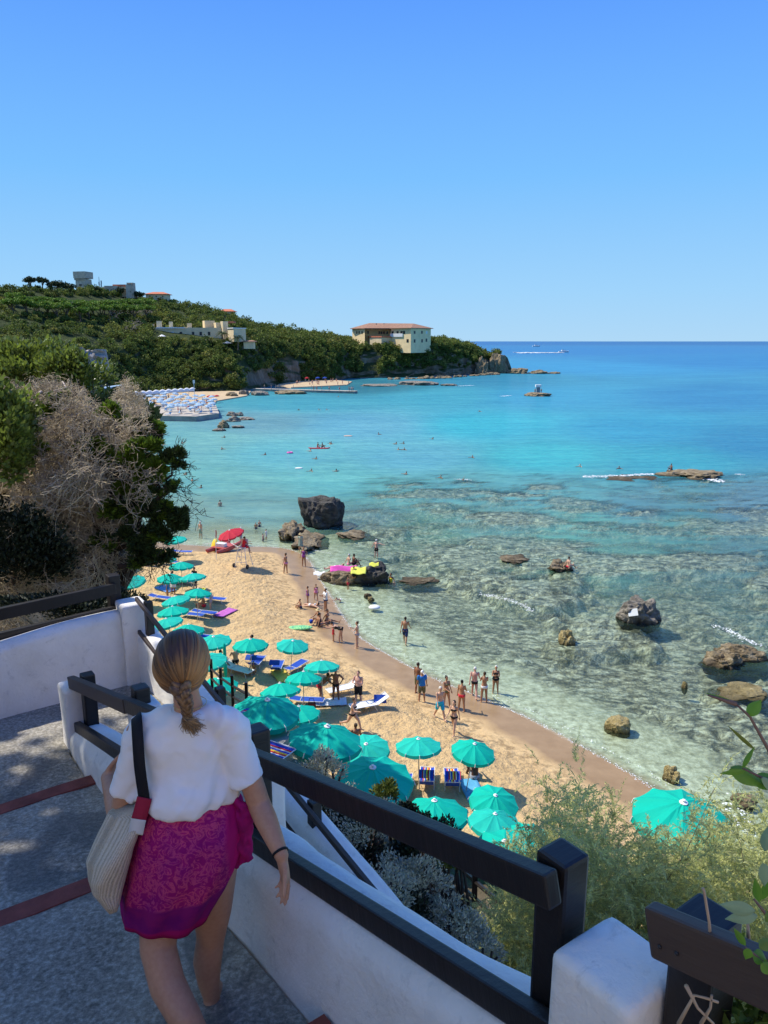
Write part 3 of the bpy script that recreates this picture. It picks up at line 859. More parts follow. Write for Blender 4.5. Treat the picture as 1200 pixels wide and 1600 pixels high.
# ---- the long villa in the trees
v = empty('hillside_villa', (W(300, 530, 320)[0], 320, W(300, 532, 320)[2])); tag(v, 'long flat roofed tan villa with square towers in the trees of the slope', 'villa')
pxbox(v, 'wall', m_cream, 239, 345, 512, 534, 321, 9); pxbox(v, 'roof', m_whitep, 238, 288, 511.3, 513.2, 320.6, 9)
for x0, x1, y0, y1 in ((233.5, 240, 506, 517), (244.5, 251, 501.5, 513), (263.8, 268.2, 502.5, 512), (292, 298, 505, 513)): pxbox(v, 'chimney', m_cream, x0, x1, y0, y1, 323, 2, rad(8))
pxbox(v, 'tower_wall', m_cream, 317, 332, 501, 516, 324, 4, rad(25)); pxbox(v, 'tower_wall', m_cream, 334, 347, 504, 520, 322, 4, rad(30)); pxbox(v, 'tower_wall', m_cream, 346, 353, 502, 530, 320, 3, rad(32))
pxbox(v, 'tower_roof', m_red, 352, 365, 502, 504.5, 325, 5)
a = [rel(356, 520, 316, v)[:2], rel(365, 520, 310, v)[:2], rel(384, 520, 319, v)[:2], rel(375, 520, 326, v)[:2]]
MB().add(*prism(a, rel(365, 534, 312, v)[2], rel(365, 513.5, 312, v)[2])).build('wing_wall', m_cream, v)
c = np.mean(a, 0); MB().add(*prism([c + (p - c) * 1.08 for p in a], rel(365, 513.4, 312, v)[2], rel(365, 512, 312, v)[2])).build('wing_roof', m_whitep, v)
for x in (255, 268, 281, 300, 312, 325): pxbox(v, 'window', m_dark if x != 268 else m_whitep, x, x + 3.4, 518.5, 524, 320.9, .3)
pxbox(v, 'annex_wall', m_cream, 381, 396, 534, 545, 312, 4)
a = rel(379, 534.2, 312, v); b = rel(398.5, 531.5, 312, v)
MB().add(*hip([np.array([a[0], a[1] - .5]), np.array([b[0], a[1] - .5]), np.array([b[0], a[1] + 4.5]), np.array([a[0], a[1] + 4.5])], a[2], b[2] - a[2], .1, .3)).build('annex_roof', m_tile, v)
ap = MB()
for (px, py, w_, lab) in ((253, 524.5, 14, 'small white garden parasol before the left end of the villa'), (321, 530.5, 20, 'wide white garden parasol in front of the tan villa'), (355, 535, 18, 'white garden parasol under the palms of the villa'), (303, 531.5, 9, 'smallest white garden parasol between the villa bushes')):
    c = W(px, py, 313); r = w_ / 2 / (FPX / (313 * cp))
    o = empty('garden_parasol', (c[0], c[1], c[2] - 2.4)); tag(o, lab, 'parasol', 'white garden parasols at the villa')
    ring = [(r * math.cos(k * .785), r * math.sin(k * .785), 2.1) for k in range(8)]
    MB().add(ring + [(0, 0, 2.9)], [(k, (k + 1) % 8, 8) for k in range(8)] + [tuple(range(7, -1, -1))]).build('canopy', m_whitep, o)
    MB().tube([(0, 0, -1), (0, 0, 2.8)], .05, 5).build('pole', m_whitep, o)

# ================================================================== trees one can tell apart on the hill
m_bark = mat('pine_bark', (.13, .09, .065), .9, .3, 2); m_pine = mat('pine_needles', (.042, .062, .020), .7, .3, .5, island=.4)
m_pineb = mat('bright_pine_needles', (.15, .24, .035), .7, .25, .4, island=.35, transl=.2); m_deadw = mat('dead_wood', (.30, .25, .22), .9, .25, 2); m_palm = mat('palm_frond', (.09, .12, .04), .6, .25, .6, island=.3)  # a brighter, yellower green for the belt of pines


def pine(label, px, ytop, ybase, Y, wpx, crown_h, sub=9, m=None, group=None, trunks=1, seed=0, cat='tree'):
    hp = hill_pix(px, ybase); Y = hp[1] - .5; pm = FPX / (Y * cp); top = W(px, ytop, Y); base = W(px, ybase, Y)
    o = empty('umbrella_pine', (base[0], Y, base[2])); tag(o, label, cat, group)
    H = top[2] - base[2]; rx = wpx / 2 / pm; ch = crown_h / pm
    pts, k = clump_points((0, 0, H - ch * .55), (rx, rx * .9, ch * .62), 1500, 14, .42, .8, .6)
    V, F = leaf_quads(pts, NR.uniform(.35, .75, len(pts)), .8)
    link('crown', np_mesh('crown', V, F), m or m_pine, o)
    mb = MB(); mb.tube([(0, 0, -1.5), (.1 * rx, 0, (H - ch) * .5), (0, 0, H - ch * .5)], [.32, .24, .16], 7)
    for s_ in range(5):
        a = R.uniform(0, 6.28); mb.tube([(.05 * rx, 0, (H - ch) * .55), (rx * .35 * math.cos(a), rx * .35 * math.sin(a), H - ch * .8), (rx * .7 * math.cos(a), rx * .7 * math.sin(a), H - ch * .55)], [.16, .11, .06], 5)
    mb.build('trunk', m_bark, o)
    return o


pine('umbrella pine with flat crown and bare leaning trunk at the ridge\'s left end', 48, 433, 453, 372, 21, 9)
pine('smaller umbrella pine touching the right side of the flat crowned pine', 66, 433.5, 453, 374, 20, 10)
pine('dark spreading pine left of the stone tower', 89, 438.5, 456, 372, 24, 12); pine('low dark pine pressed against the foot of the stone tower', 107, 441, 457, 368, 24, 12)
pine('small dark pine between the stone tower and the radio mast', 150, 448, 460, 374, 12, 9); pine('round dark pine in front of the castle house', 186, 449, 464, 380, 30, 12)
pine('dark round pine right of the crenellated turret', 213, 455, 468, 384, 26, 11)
for i in range(26):
    f = (i % 13) / 12.0; px = 22 + f * 205 + R.uniform(-4, 4); yt_ = 458 + 12 * math.sin(f * 2.4) + R.uniform(-2, 3) + (7 if i > 12 else 0)
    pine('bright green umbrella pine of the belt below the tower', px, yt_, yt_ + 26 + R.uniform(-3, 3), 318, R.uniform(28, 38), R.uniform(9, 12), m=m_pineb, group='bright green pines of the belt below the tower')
for i, (px, py, Y) in enumerate(((168, 505, 300), (212, 500, 318), (228, 498, 330), (198, 492, 335), (112, 500, 275), (205, 525, 300))):
    Y = hill_pix(px, py)[1]; b = W(px, py, Y); o = empty('bare_tree', (b[0], Y, b[2] - 1)); tag(o, ['pale bare tree forking in the scrub under the bright pines', 'grey leafless tree beside the villa chimneys', 'widest grey leafless tree left of the villa', 'grey leafless tree high under the castle house', 'thin bare snag low in the left scrub', 'lowest pale dead tree left of the villa'][i], 'tree')
    sg = branching((0, 0, 0), (.1, 0, 1), 4.2 if i != 4 else 3.2, .22, 3, .75, (3, 5), .72, .2, 3, .05)
    V, F = segs_mesh(sg[0], sg[1], np.maximum(sg[2], .05), np.maximum(sg[3], .045), 3); link('branches', np_mesh('branches', V, F), m_deadw, o)
for (px, py, Y, lab) in ((347, 521, 313, 'palm tree in front of the cream towers of the villa'), (371, 527, 310, 'palm tree before the grey right wing of the villa')):
    b = W(px, py, Y); o = empty('palm_tree', (b[0], b[1], b[2] - 4)); tag(o, lab, 'palm tree', 'palms at the villa')
    MB().tube([(0, 0, -1), (.2, 0, 2), (0, 0, 4)], [.3, .25, .25], 7).build('trunk', m_bark, o)
    c, d = [], []
    for k in range(26):
        a = k * 2.4; el = R.uniform(-.1, 1.1)
        for s_ in range(9):
            u_ = s_ / 8; rr_ = 2.6 * u_; p = np.array([rr_ * math.cos(a) * math.cos(el), rr_ * math.sin(a) * math.cos(el), 4 + rr_ * math.sin(el) - 1.5 * u_ * u_])
            for sg in (-1, 1): c.append(p); d.append(np.array([-math.sin(a) * sg + .6 * math.cos(a), math.cos(a) * sg + .6 * math.sin(a), -.35]))
    d = np.array(d); d /= np.linalg.norm(d, axis=1, keepdims=True)
    V, F = leaf_quads(np.array(c), .7, .3, dirs=d); link('crown', np_mesh('fronds', V, F), m_palm, o)
# retaining wall of grey stone low on the left slope
o = MB(); q = [W(133, 548, 228), W(157, 546, 236), W(165, 588, 232), W(141, 586, 224)]
q = [np.array(a) + np.array([0, -3, 0]) for a in q]
n_ = 10; rings = []
for i in range(n_):
    f = i / (n_ - 1); a = q[0] * (1 - f) + q[3] * f; b = q[1] * (1 - f) + q[2] * f
    rings.append([tuple(a * (1 - g_) + b * g_ + np.array([3.4 * (vnoise(np.array([i * .9]), np.array([g_ * 2.]), 8)[0] - .5), -1.6 * vnoise(np.array([i * 1.7]), np.array([g_ * 9.]), 5)[0], 2.6 * (vnoise(np.array([g_ * 5.]), np.array([i * .3]), 9)[0] - .5)])) for g_ in np.linspace(0, 1, 14)] + [tuple(b + np.array([1, 5, 0])), tuple(a + np.array([-1, 5, 0]))])
o.loft(rings); tag(o.build('cliff_face', mat('grey_cliff', (.30, .27, .24), .95, .35, .9, bump=.9, bscale=1.5, bdist=.3), None, False), 'bare grey stone face in the left slope scrub', 'rock')

# ================================================================== jetty, boat
a, b = P(398, 607.5, .7), P(556, 611.5, .7); d = b - a; L = np.hypot(d[0], d[1]); ang = math.atan2(d[1], d[0])
j = empty('stone_jetty', tuple((a + b) / 2 - np.array([0, 0, .7])), ang); tag(j, 'long low stone jetty before the far beach', 'jetty')
MB().box((0, 0, .1), (L, 3.0, 1.3)).build('jetty_base', m_conc, j); MB().box((0, 0, .79), (L + .2, 3.2, .1)).build('deck_slab', mat('pale_slab', (.45, .40, .33), .9, .15, .5), j)
for k in range(5): MB().tube([(-L * .3 + k * L * .18, 1.2, .8), (-L * .3 + k * L * .18, 1.2, 2.4)], .08, 5).build('post', m_mast, j)


def motor_boat(px, py, Lm, lab, fly=True):
    c = P(px, py, 0); o = empty('motor_boat', c); tag(o, lab, 'boat')
    rings = []
    for x, w_, zk in ((-.5, .16, .0), (-.2, .18, -.02), (.1, .17, 0), (.35, .10, .02), (.5, .005, .06)):
        rings.append([(x * Lm, 0, (zk - .04) * Lm), (x * Lm, w_ * Lm * .8, .02 * Lm + zk * Lm), (x * Lm, w_ * Lm, .12 * Lm + zk * Lm), (x * Lm, -w_ * Lm, .12 * Lm + zk * Lm), (x * Lm, -w_ * Lm * .8, .02 * Lm + zk * Lm)])
    MB().loft(rings).build('hull', m_whitep, o)
    MB().loft([[(x * Lm, y * Lm, z * Lm) for x, y, z in q] for q in ([(-.28, -.12, .115), (.2, -.12, .115), (.2, .12, .115), (-.28, .12, .115)], [(-.22, -.1, .22), (.04, -.09, .22), (.04, .09, .22), (-.22, .1, .22)])]).build('cabin', m_whitep, o)
    MB().loft([[(x * Lm, y * Lm, z * Lm) for x, y, z in q] for q in ([(.045, -.095, .21), (.05, .095, .21), (.2, .11, .13), (.2, -.11, .13)], [(.06, -.095, .218), (.065, .095, .218), (.215, .11, .135), (.215, -.11, .135)])]).build('windscreen', m_dark, o)
    if fly: MB().box((-.1 * Lm, 0, .30 * Lm), (.2 * Lm, .18 * Lm, .015 * Lm)).build('sun_roof', m_dark, o)
    return o


motor_boat(881, 550.5, 17, 'white motor boat speeding right with a long wake'); motor_boat(838, 541.5, 26, 'tiny white boat farthest out near the horizon')
mb = MB(); a, b = P(806, 551.3, 0), P(876, 551.3, 0)
for k in range(260):
    f = R.random() ** .8; c = a * (1 - f) + b * f; r_ = R.uniform(.8, 3.6); hw_ = 11 * (1 - f) + 7
    y = c[1] + R.uniform(-hw_, hw_) * 2.2; n = 6
    mb.add([(c[0] + r_ * 1.5 * math.cos(6.283 * i / n), y + r_ * 1.5 * math.sin(6.283 * i / n), .12 + .5 * R.random()) for i in range(n)], [tuple(range(n))])
tag(mb.build('boat_wake', m_foam), 'white wake trailing behind the speeding motor boat', 'wake', kind='stuff')
# ================================================================== rocks standing out of the water
def rock_mat(name, c0, c1, c2, strata=6.0, dark_top=None):
    t = NT(name); oc = t.n('TexCoord').outputs['Object']
    mp = t.n('Mapping'); mp.inputs['Scale'].default_value = (1, 1, 2.2); mp.inputs['Rotation'].default_value = (.25, .2, 0); t.l(oc, mp.inputs['Vector'])
    f = t.noise(mp.outputs[0], 1.6, 9, .68, .5)
    c = t.ramp(f, [(.3, c0), (.48, c1), (.66, c2)])
    sx = t.n('SeparateXYZ'); t.l(t.n('NewGeometry').outputs['Position'], sx.inputs[0])
    c = t.mix(t.mapr(sx.outputs['Z'], .02, .28, .85, 0), c, tuple(q * .35 for q in c0))
    h = t.math('ADD', t.noise(mp.outputs[0], 3, 8, .7), t.math('MULTIPLY', t.noise(oc, 12, 5, .6), .4))
    return t.done(t.pbsdf(c, .88, t.bump(h, .9, .25), .25))


m_rbrown = rock_mat('brown_rock', (.085, .062, .035), (.22, .165, .095), (.40, .32, .20))
m_rblack = rock_mat('black_rock', (.030, .028, .026), (.070, .064, .056), (.13, .12, .10))
m_rpale = rock_mat('ochre_rock', (.16, .12, .05), (.36, .28, .12), (.52, .42, .22))
m_rgrey = rock_mat('grey_brown_rock', (.085, .075, .06), (.20, .175, .14), (.36, .32, .26))


def rock_mesh(sx, sy, sz, seed, rough=.35, strata=.0, sub=4, flat=0.0, under=0.0, tilt=0.0, squareness=.0):
    bm = bmesh.new(); bmesh.ops.create_icosphere(bm, subdivisions=sub, radius=1)
    rr = random.Random(seed); o = Vector((rr.uniform(-50, 50), rr.uniform(-50, 50), rr.uniform(-50, 50)))
    for vtx in bm.verts:
        d = vtx.co.copy()
        if squareness:
            m_ = max(abs(d.x), abs(d.y), abs(d.z)); d = d * (1 - squareness) + d / m_ * squareness * .9
        n1 = mn.fractal(d * 1.1 + o, 1.0, 2.0, 4); n2 = mn.ridged_multi_fractal(d * 2.2 + o, .9, 2.1, 4, 1.0, 2.0)
        cell = mn.voronoi(d * 2.2 + o)[0][0]
        k = 1 + rough * (n1 * .9 + (n2 - 1) * .25 + (cell - .4) * .5)
        q = d * k
        if strata: q.z += strata * (math.floor((q.z + q.x * .25) * 5) / 5 - q.z) * .6
        if flat and q.z > flat: q.z = flat + (q.z - flat) * .3
        if under and q.z < .3: f = min(1, (.3 - q.z) / .9); q.x *= 1 - under * f; q.y *= 1 - under * f
        q.z += tilt * q.x
        vtx.co = Vector((q.x * sx, q.y * sy, q.z * sz))
    me = bpy.data.meshes.new('rock'); bm.to_mesh(me); bm.free()
    if sub > 3:
        pass
    return me


def rock(label, x0, x1, y0, y1, m, seed, dy=None, z0=-.5, group=None, name='rock', **kw):
    """a rock filling that box of the photo: its foot at row y1 on the water"""
    c = P((x0 + x1) / 2, y1, 0); pm = ppm(c); wx = (x1 - x0) / 2 / pm
    down = -ray((x0 + x1) / 2, y1)[2] / np.linalg.norm(ray((x0 + x1) / 2, y1)); el = math.asin(down)
    span = (y1 - y0) / pm                  # on the picture: depth*sin + height*cos
    dy = dy if dy is not None else wx * .7
    h = max(.15, (span - 2 * dy * math.sin(el) * .8) / math.cos(el))
    me = rock_mesh(wx, dy, h * .9, seed, **kw)
    zs = np.array([v_.co[:] for v_ in me.vertices]); xs = zs[:, 0]; zt = zs[:, 2].max()
    sxk = wx * 2 / (xs.max() - xs.min()); szk = h / zt
    for v_ in me.vertices: v_.co.x *= sxk; v_.co.z *= szk if v_.co.z > 0 else 1
    o = link(name, me, m, None, (c[0], c[1] + dy * .85, 0)); tag(o, label, 'rock', group)
    return o


rock('big black rock standing in the turquoise water off the sand', 463, 538, 769, 826, m_rblack, 3, 1.9, rough=.40, flat=.80, squareness=.34, under=.28, sub=5)
rock('jagged brown rock ledge at the end of the sand', 428, 482, 806, 842, m_rbrown, 4, 2.6, rough=.7, sub=5, tilt=-.15, flat=.35).location.z = -.15
rock('low brown ledge running down to the wading woman', 452, 512, 824, 857, m_rbrown, 14, 2.8, rough=.75, sub=5, tilt=-.25, flat=.3).location.z = -.15
rock('flat brown slab just right of the big black rock', 520, 592, 822, 842, m_rbrown, 5, 1.6, rough=.6, sub=5, flat=.3, tilt=-.3).location.z = -.2
rock('dark rock block carrying the towels', 552, 611, 876, 912, m_rblack, 6, 1.1, rough=.42, sub=5, squareness=.45)
rock('flat brown slab under the pink towel', 496, 575, 884, 911, m_rbrown, 7, 1.0, rough=.35, sub=5, flat=.5, tilt=.1)
rock('low wet rock right of the towel rock', 616, 690, 899, 913, m_rbrown, 8, .9, rough=.8, sub=5, flat=.35).location.z = -.12
rock('small brown stone in the shallows below the towel rock', 568, 582, 925, 933, m_rbrown, 18, .25, rough=.5); rock('second small stone beside the crawling baby', 574, 585, 931, 939, m_rpale, 19, .25, rough=.5, flat=.4)
rock('long dark ledge among the middle reefs', 784, 836, 863, 879, m_rbrown, 9, 1.2, rough=.75, sub=5, tilt=-.2, flat=.4).location.z = -.12
rock('pointed brown rock with a red and white bather', 858, 898, 872, 892, m_rbrown, 10, .8, rough=.7, sub=5)
rock('large angular rock with a pale plaque in the shallows', 968, 1040, 930, 975, m_rgrey, 11, 1.1, rough=.5, sub=5, squareness=.3)
rock('squat ochre rock left of the plaque rock', 875, 903, 980, 1007, m_rpale, 12, .5, rough=.45, sub=5, squareness=.2)
rock('long tilted rock slab at the right edge of the picture', 1120, 1225, 994, 1032, m_rbrown, 13, .9, rough=.5, sub=5, strata=.7, tilt=-.25).location.z = -.2
rock('broken brown ledge under the tilted slab', 1106, 1170, 1012, 1044, m_rbrown, 23, .8, rough=.7, sub=5)
rock('yellow boulder alone in the clear shallows', 949, 990, 1116, 1146, m_rpale, 15, .55, rough=.3, sub=5, flat=.5)
rock('ochre boulder behind the rightmost umbrella', 1040, 1066, 1194, 1222, m_rpale, 16, .4, rough=.4, sub=5)
rock('tiny upright stone in the right shallows', 1066, 1076, 1062, 1076, m_rpale, 17, .15, rough=.4)
rock('brown stone awash at the lower right water', 1150, 1192, 1236, 1262, m_rbrown, 27, .45, rough=.5)
rock('wide wet rock awash right of the upright stone', 1130, 1215, 1066, 1092, m_rpale, 28, .9, rough=.5, flat=.2).location.z = -.1
rock('long low reef island with a bather on it', 1040, 1150, 727, 748, m_rbrown, 20, 3.2, rough=.55, sub=5, flat=.35).location.z = -.3
rock('wet outer ledge left of the reef island', 915, 1060, 739, 750, m_rbrown, 30, 2.2, rough=.7, sub=5, flat=.3).location.z = -.25
rock('small lone reef carrying two people and a white box far out', 822, 864, 612, 619.5, m_rbrown, 21, 4, rough=.5, flat=.3)
for (x0, x1, y0, y1, sd, lab) in [(338, 358, 655, 669, 31, 'dark round rock nearest off the pier corner'), (352, 376, 649, 659, 32, 'middle grey rock of the row off the pier'), (366, 398, 650, 656.5, 33, 'long tail rock at the right end of the row off the pier'), (352, 370, 642.5, 650, 34, 'upper left rock of the row off the pier'), (366, 380, 643, 650, 35, 'rounded rock behind the row off the pier'), (330, 352, 668, 674, 36, 'flat wet rock in front of the pier rocks'), (360, 382, 664, 669, 37, 'low wet rock right of the dark round rock'),
                                (372, 388, 609, 618, 38, 'boulder on the shore right of the blue parasols'), (388, 420, 610, 618, 39, 'flat pale shore rock near the jetty root'), (420, 478, 608.5, 616, 40, 'dark ragged rocks in front of the jetty'), (350, 372, 612, 621, 41, 'dark shore boulders right of the red parasol'),
                                (620, 690, 594, 602, 42, 'low humped reef in front of the yellow building cliff'), (560, 622, 599, 603.5, 43, 'flat reef strip left of the humped reef'), (688, 716, 599, 603, 44, 'thin reef tail right of the humped reef')]:
    rock(lab, x0, x1, y0, y1, m_rgrey if sd not in (31, 40, 41) else m_rbrown, sd, None if y1 < 645 or x1 - x0 < 30 else 2.2, rough=.45, flat=.4 if sd > 36 else 0)
# rocks fringing the headland and its tip
for i in range(26):
    px = R.uniform(600, 775); wpx = R.uniform(6, 18); yb = np.interp(px, [600, 690, 745, 800], [592.5, 590.5, 586, 583.5]) + .8
    rock('low brown rock at the foot of the headland cliff', px, px + wpx, yb - R.uniform(2, 6), yb, m_rbrown, 60 + i, wpx * .15, rough=.5, sub=3, group='rocks at the foot of the headland cliff')
for i, (x0, x1, y0, y1, lab) in enumerate([(760, 797, 551, 583.5, 'tall brown crag at the tip of the headland'), (793, 830, 574.5, 584, 'brown rock spit beyond the headland crag'), (826, 858, 577, 584, 'middle of the rock spit beyond the headland'), (854, 878, 580.5, 584, 'lowest outermost rock of the headland spit'), (742, 766, 556, 585, 'dark crag joining the cliff to the headland tip')]):
    rock(lab, x0, x1, y0, y1, m_rbrown, 110 + i, (x1 - x0) * .12, rough=.5, sub=5)
# the pale plaque on the angular rock
pl = MB().box((0, 0, 0), (.62, .05, .5), Matrix.Rotation(rad(-40), 3, 'X') @ Matrix.Rotation(rad(-22), 3, 'Z'))
c = W(989, 957, P(1004, 975, 0)[1] - .15); tag(pl.build('plaque', mat('plaque_white', (.62, .63, .60), .6, .06, 3), None, False, c), 'pale blank plaque on the large angular rock', 'plaque')
# ================================================================== beach parasols
m_teal = mat('teal_canvas', (.004, .50, .37), .75, .07, 2.2, transl=.22, spec=.15, bump=.15, bscale=9, bdist=.02)
m_redc = mat('red_canvas', (.55, .035, .06), .75, .07, 2.2, transl=.2, spec=.15); m_blc = mat('pale_blue_canvas', (.40, .54, .66), .8, .1, 1.5, transl=.2, spec=.1)
m_pole = mat('pole_metal', (.52, .50, .46), .4, .1, 3, metal=.5); m_tip = mat('white_tip', (.75, .74, .70), .5, .04, 3); m_rust = mat('wooden_finial', (.45, .25, .17), .6, .1, 3)


def canopy_mesh(r, n, rise, val, seed):
    rr = random.Random(seed); rings = []
    fr = [0.03, .2, .4, .6, .8, 1.0]
    V, F = [], []
    for i, f in enumerate(fr):
        for k in range(n * 4):
            a = 2 * math.pi * k / (n * 4); q = (k % 4) / 4.0
            seg = math.cos(math.pi / n) / math.cos((q - .5) * 2 * math.pi / n)      # straight hems between the ribs
            sag = math.sin(q * math.pi) * .05 * f * r
            rad_ = r * f * seg; z = rise * (1 - f ** 1.35) - sag + rr.gauss(0, .004)
            V.append((rad_ * math.cos(a), rad_ * math.sin(a), z))
    for k in range(n * 4):                                                            # the hanging border
        a = 2 * math.pi * k / (n * 4); q = (k % 4) / 4.0
        seg = math.cos(math.pi / n) / math.cos((q - .5) * 2 * math.pi / n)
        sag = math.sin(q * math.pi) * .05 * r
        rad_ = r * seg * (1.015 + rr.uniform(-.012, .01)); V.append((rad_ * math.cos(a), rad_ * math.sin(a), -val - sag + (.02 if k % 4 == 0 else 0) + rr.gauss(0, .006)))
    m = n * 4
    for i in range(len(fr)):
        for k in range(m):
            a, b = i * m + k, i * m + (k + 1) % m; F.append((a, b, b + m, a + m))
    me = bpy.data.meshes.new('canopy'); me.from_pydata(V, [], F + [tuple(range(m - 1, -1, -1))])
    me.polygons.foreach_set('use_smooth', [False] * len(me.polygons)); me.update()
    return me


def make_parasol(name, r, n, H, mc, rise=.34, val=.13, seed=1, full=True):
    o = empty(name)
    c = link('canopy', canopy_mesh(r, n, rise, val, seed), mc, o, (0, 0, H - rise))
    MB().tube([(0, 0, -.4), (0, 0, H - .03)], .021, 8).build('pole', m_pole, o)
    if full:
        f = MB().tube([(0, 0, H - .03), (0, 0, H), (0, 0, H + .015), (0, 0, H + .05), (0, 0, H + .06)], [.075, .08, .03, .035, .012], 10).build('finial', m_tip, o)
        mb = MB()
        for k in range(n):
            a = 2 * math.pi * k / n; ca, sa = math.cos(a), math.sin(a)
            mb.tube([(0.03 * ca, .03 * sa, H - .1), (r * .6 * ca, r * .6 * sa, H - rise + rise * .5 - .03), (r * 1.006 * ca, r * 1.006 * sa, H - rise - .012), (r * 1.04 * ca, r * 1.04 * sa, H - rise - .13)], [.008, .008, .012, .013], 4)
            mb.tube([(0.03 * ca, .03 * sa, H - .75), (r * .5 * ca, r * .5 * sa, H - rise + rise * .55 - .03)], .007, 4)
        mb.build('rib_frame', m_tip, o)
    return o


def sand_at(x, y): return max(float(beach_z(np.array([x]), np.array([y]))[0]), -5)


protos = [make_parasol('beach_parasol', .90, 10, 2.2, m_teal, seed=1), make_parasol('beach_parasol', .90, 10, 2.2, mat('faded_teal_canvas', (.02, .52, .41), .8, .12, 1.6, transl=.22, spec=.12, bump=.15, bscale=9, bdist=.02), rise=.28, seed=2)]
PAR = [  # photo place of the canopy's middle, width, which level it stands on (None: the sand), label
    (730, 1166, None, 'teal parasol over the right of the two striped deckchairs near the water'), (656, 1165, None, 'teal parasol behind the left striped deckchair, pole leaning right'), (761, 1234, None, 'teal parasol below the seated dark man, its shadow to its right'),
    (503, 1043, None, 'teal parasol over the man standing hands on hips'), (473, 1059, None, 'teal parasol overlapping the canopy behind the folded white loungers'), (452, 1002, None, 'lone teal parasol on a bare pole, front right of the row of three'), (391, 1002, None, 'middle teal parasol of the row of three above the blue lounger'),
    (338, 996, None, 'teal parasol right beside the walking woman\'s hair'), (441, 1079, None, 'teal parasol half hidden behind the large shaded one'), (577, 1157, None, 'teal parasol behind the darkest large canopy'), (471, 1112, None, 'small teal parasol between the two large shaded canopies'),
    (334, 1024, None, 'teal parasol tucked behind the woman\'s right cheek'), (342, 1066, None, 'low teal parasol behind the beach fence posts'), (322, 1083, None, 'teal parasol seen under the lower stair rail'), (293, 981, None, 'teal parasol just above the woman\'s head'), (271, 967, None, 'teal parasol touching the stair rail, third from the head'), (273, 952, None, 'teal parasol with two blue loungers to its right'),
    (283, 935, None, 'teal parasol overlapped by the one with the bending visitor'), (306, 923, None, 'teal parasol with the bending visitor in the yellow hat'), (304, 900, None, 'teal parasol over the person dressed in black'), (263, 900, None, 'teal parasol crossed by the dark juniper twigs'), (211, 902, None, 'teal parasol above the white corner pillar'),
    (283, 880, None, 'teal parasol with the long pole at the juniper tips'), (277, 841, None, 'teal parasol nearest the waterline under the juniper'), (250, 868, None, 'teal parasol hidden in the dark juniper crown'), (173, 853, None, 'upper of two teal parasols seen through the dead twigs'), (166, 863, None, 'lower of two teal parasols seen through the dead twigs'), (189, 831, None, 'teal parasol glimpsed high between the dead branches'),
    (155, 829, None, 'farthest left teal parasol glimpsed through twigs'), (176, 895, None, 'teal parasol in the twigs above the far fence'), (150, 846, None, 'small bit of teal parasol among the dead branches'), (766, 1284, None, 'teal parasol at the edge of the feathery tamarisk'), (820, 1302, None, 'teal parasol sunk in the feathery tamarisk'), (232, 872, None, 'teal parasol left of the one hidden in the juniper crown')]
for i, (px, py, lv, lab) in enumerate(PAR):
    c = P(px, py, 2.6); z = sand_at(c[0], c[1]); c = P(px, py, z + 2.02)
    o = protos[i % 2] if i < 2 else copy_tree(protos[i % 2])
    o.location = (c[0], c[1], z); o.rotation_euler = (rad(R.uniform(-6, 6)), rad(-7 + R.uniform(-6, 6)), R.uniform(0, 6.28))
    s = R.uniform(.96, 1.05); o.scale = (s, s, R.uniform(.95, 1.03))
    tag(o, lab, 'parasol', 'teal beach parasols')
for px, py, w_, D_, tl, lab in [(583, 1200, 126, 1.9, -6, 'big teal parasol wholly in tree shade'), (491, 1146, 117, 1.9, -8, 'big teal parasol with a leafy tree shadow across its front'), (407, 1099, 106, 1.9, -6, 'big teal parasol at the woman\'s shoulder, half shaded'), (681, 1267, 108, 1.9, -5, 'big sunny teal parasol just above the black rail'),
                                 (1060, 1258, 150, 2.3, 4, 'largest teal parasol standing apart at right behind the tamarisk'), (793, 1318, 110, 1.9, -4, 'teal parasol glowing behind the rail and the tamarisk'), (945, 1290, 66, 1.9, 0, 'teal parasol almost swallowed by the tamarisk'), (770, 1350, 70, 1.9, 5, 'teal parasol lowest of all, behind the black rail')]:
    dp = FPX * D_ / w_; c = np.array([0, 0, CZ]) + ray(px, py) * dp
    o = copy_tree(protos[0]); s = D_ / 1.8; gz = float(slope_z(np.array([c[0]]), np.array([c[1]]))[0])
    o.location = (c[0], c[1], c[2] - 2.02 * s); o.scale = (s, s, s); o.rotation_euler = (rad(-2), rad(tl), R.uniform(0, 6))
    tag(o, lab, 'parasol', 'teal beach parasols')
    for ch in o.children:
        if ch.name.startswith('pole'):
            k = 2.2 * s; ch.scale = (1, 1, 1)

# ================================================================== loungers and deckchairs
m_blue = mat('blue_canvas', (.02, .075, .42), .8, .1, 3, transl=.1); m_wfr = mat('white_frame', (.74, .74, .72), .4, .05, 3); m_wht = mat('white_cloth', (.72, .72, .70), .9, .08, 5, bump=.3, bscale=12, bdist=.02)


def striped(name, axis, scale):
    t = NT(name); oc = t.n('TexCoord').outputs['Object']; sx = t.n('SeparateXYZ'); t.l(oc, sx.inputs[0])
    f = t.math('FRACT', t.math('MULTIPLY', t.math('ADD', sx.outputs[axis], 3.0), scale))
    nd = t.ramp(f, [(0, (.02, .06, .42)), (.30, (.75, .70, .60)), (.38, (.55, .03, .03)), (.52, (.80, .50, .05)), (.66, (.02, .06, .42)), (.80, (.62, .60, .55)), (.88, (.55, .03, .03))])
    for nn in t.t.nodes:
        if nn.type == 'VALTORGB': nn.color_ramp.interpolation = 'CONSTANT'
    return t.done(t.pbsdf(nd, .85, None, .2))


m_stripe = striped('striped_canvas', 'X', 2.2)


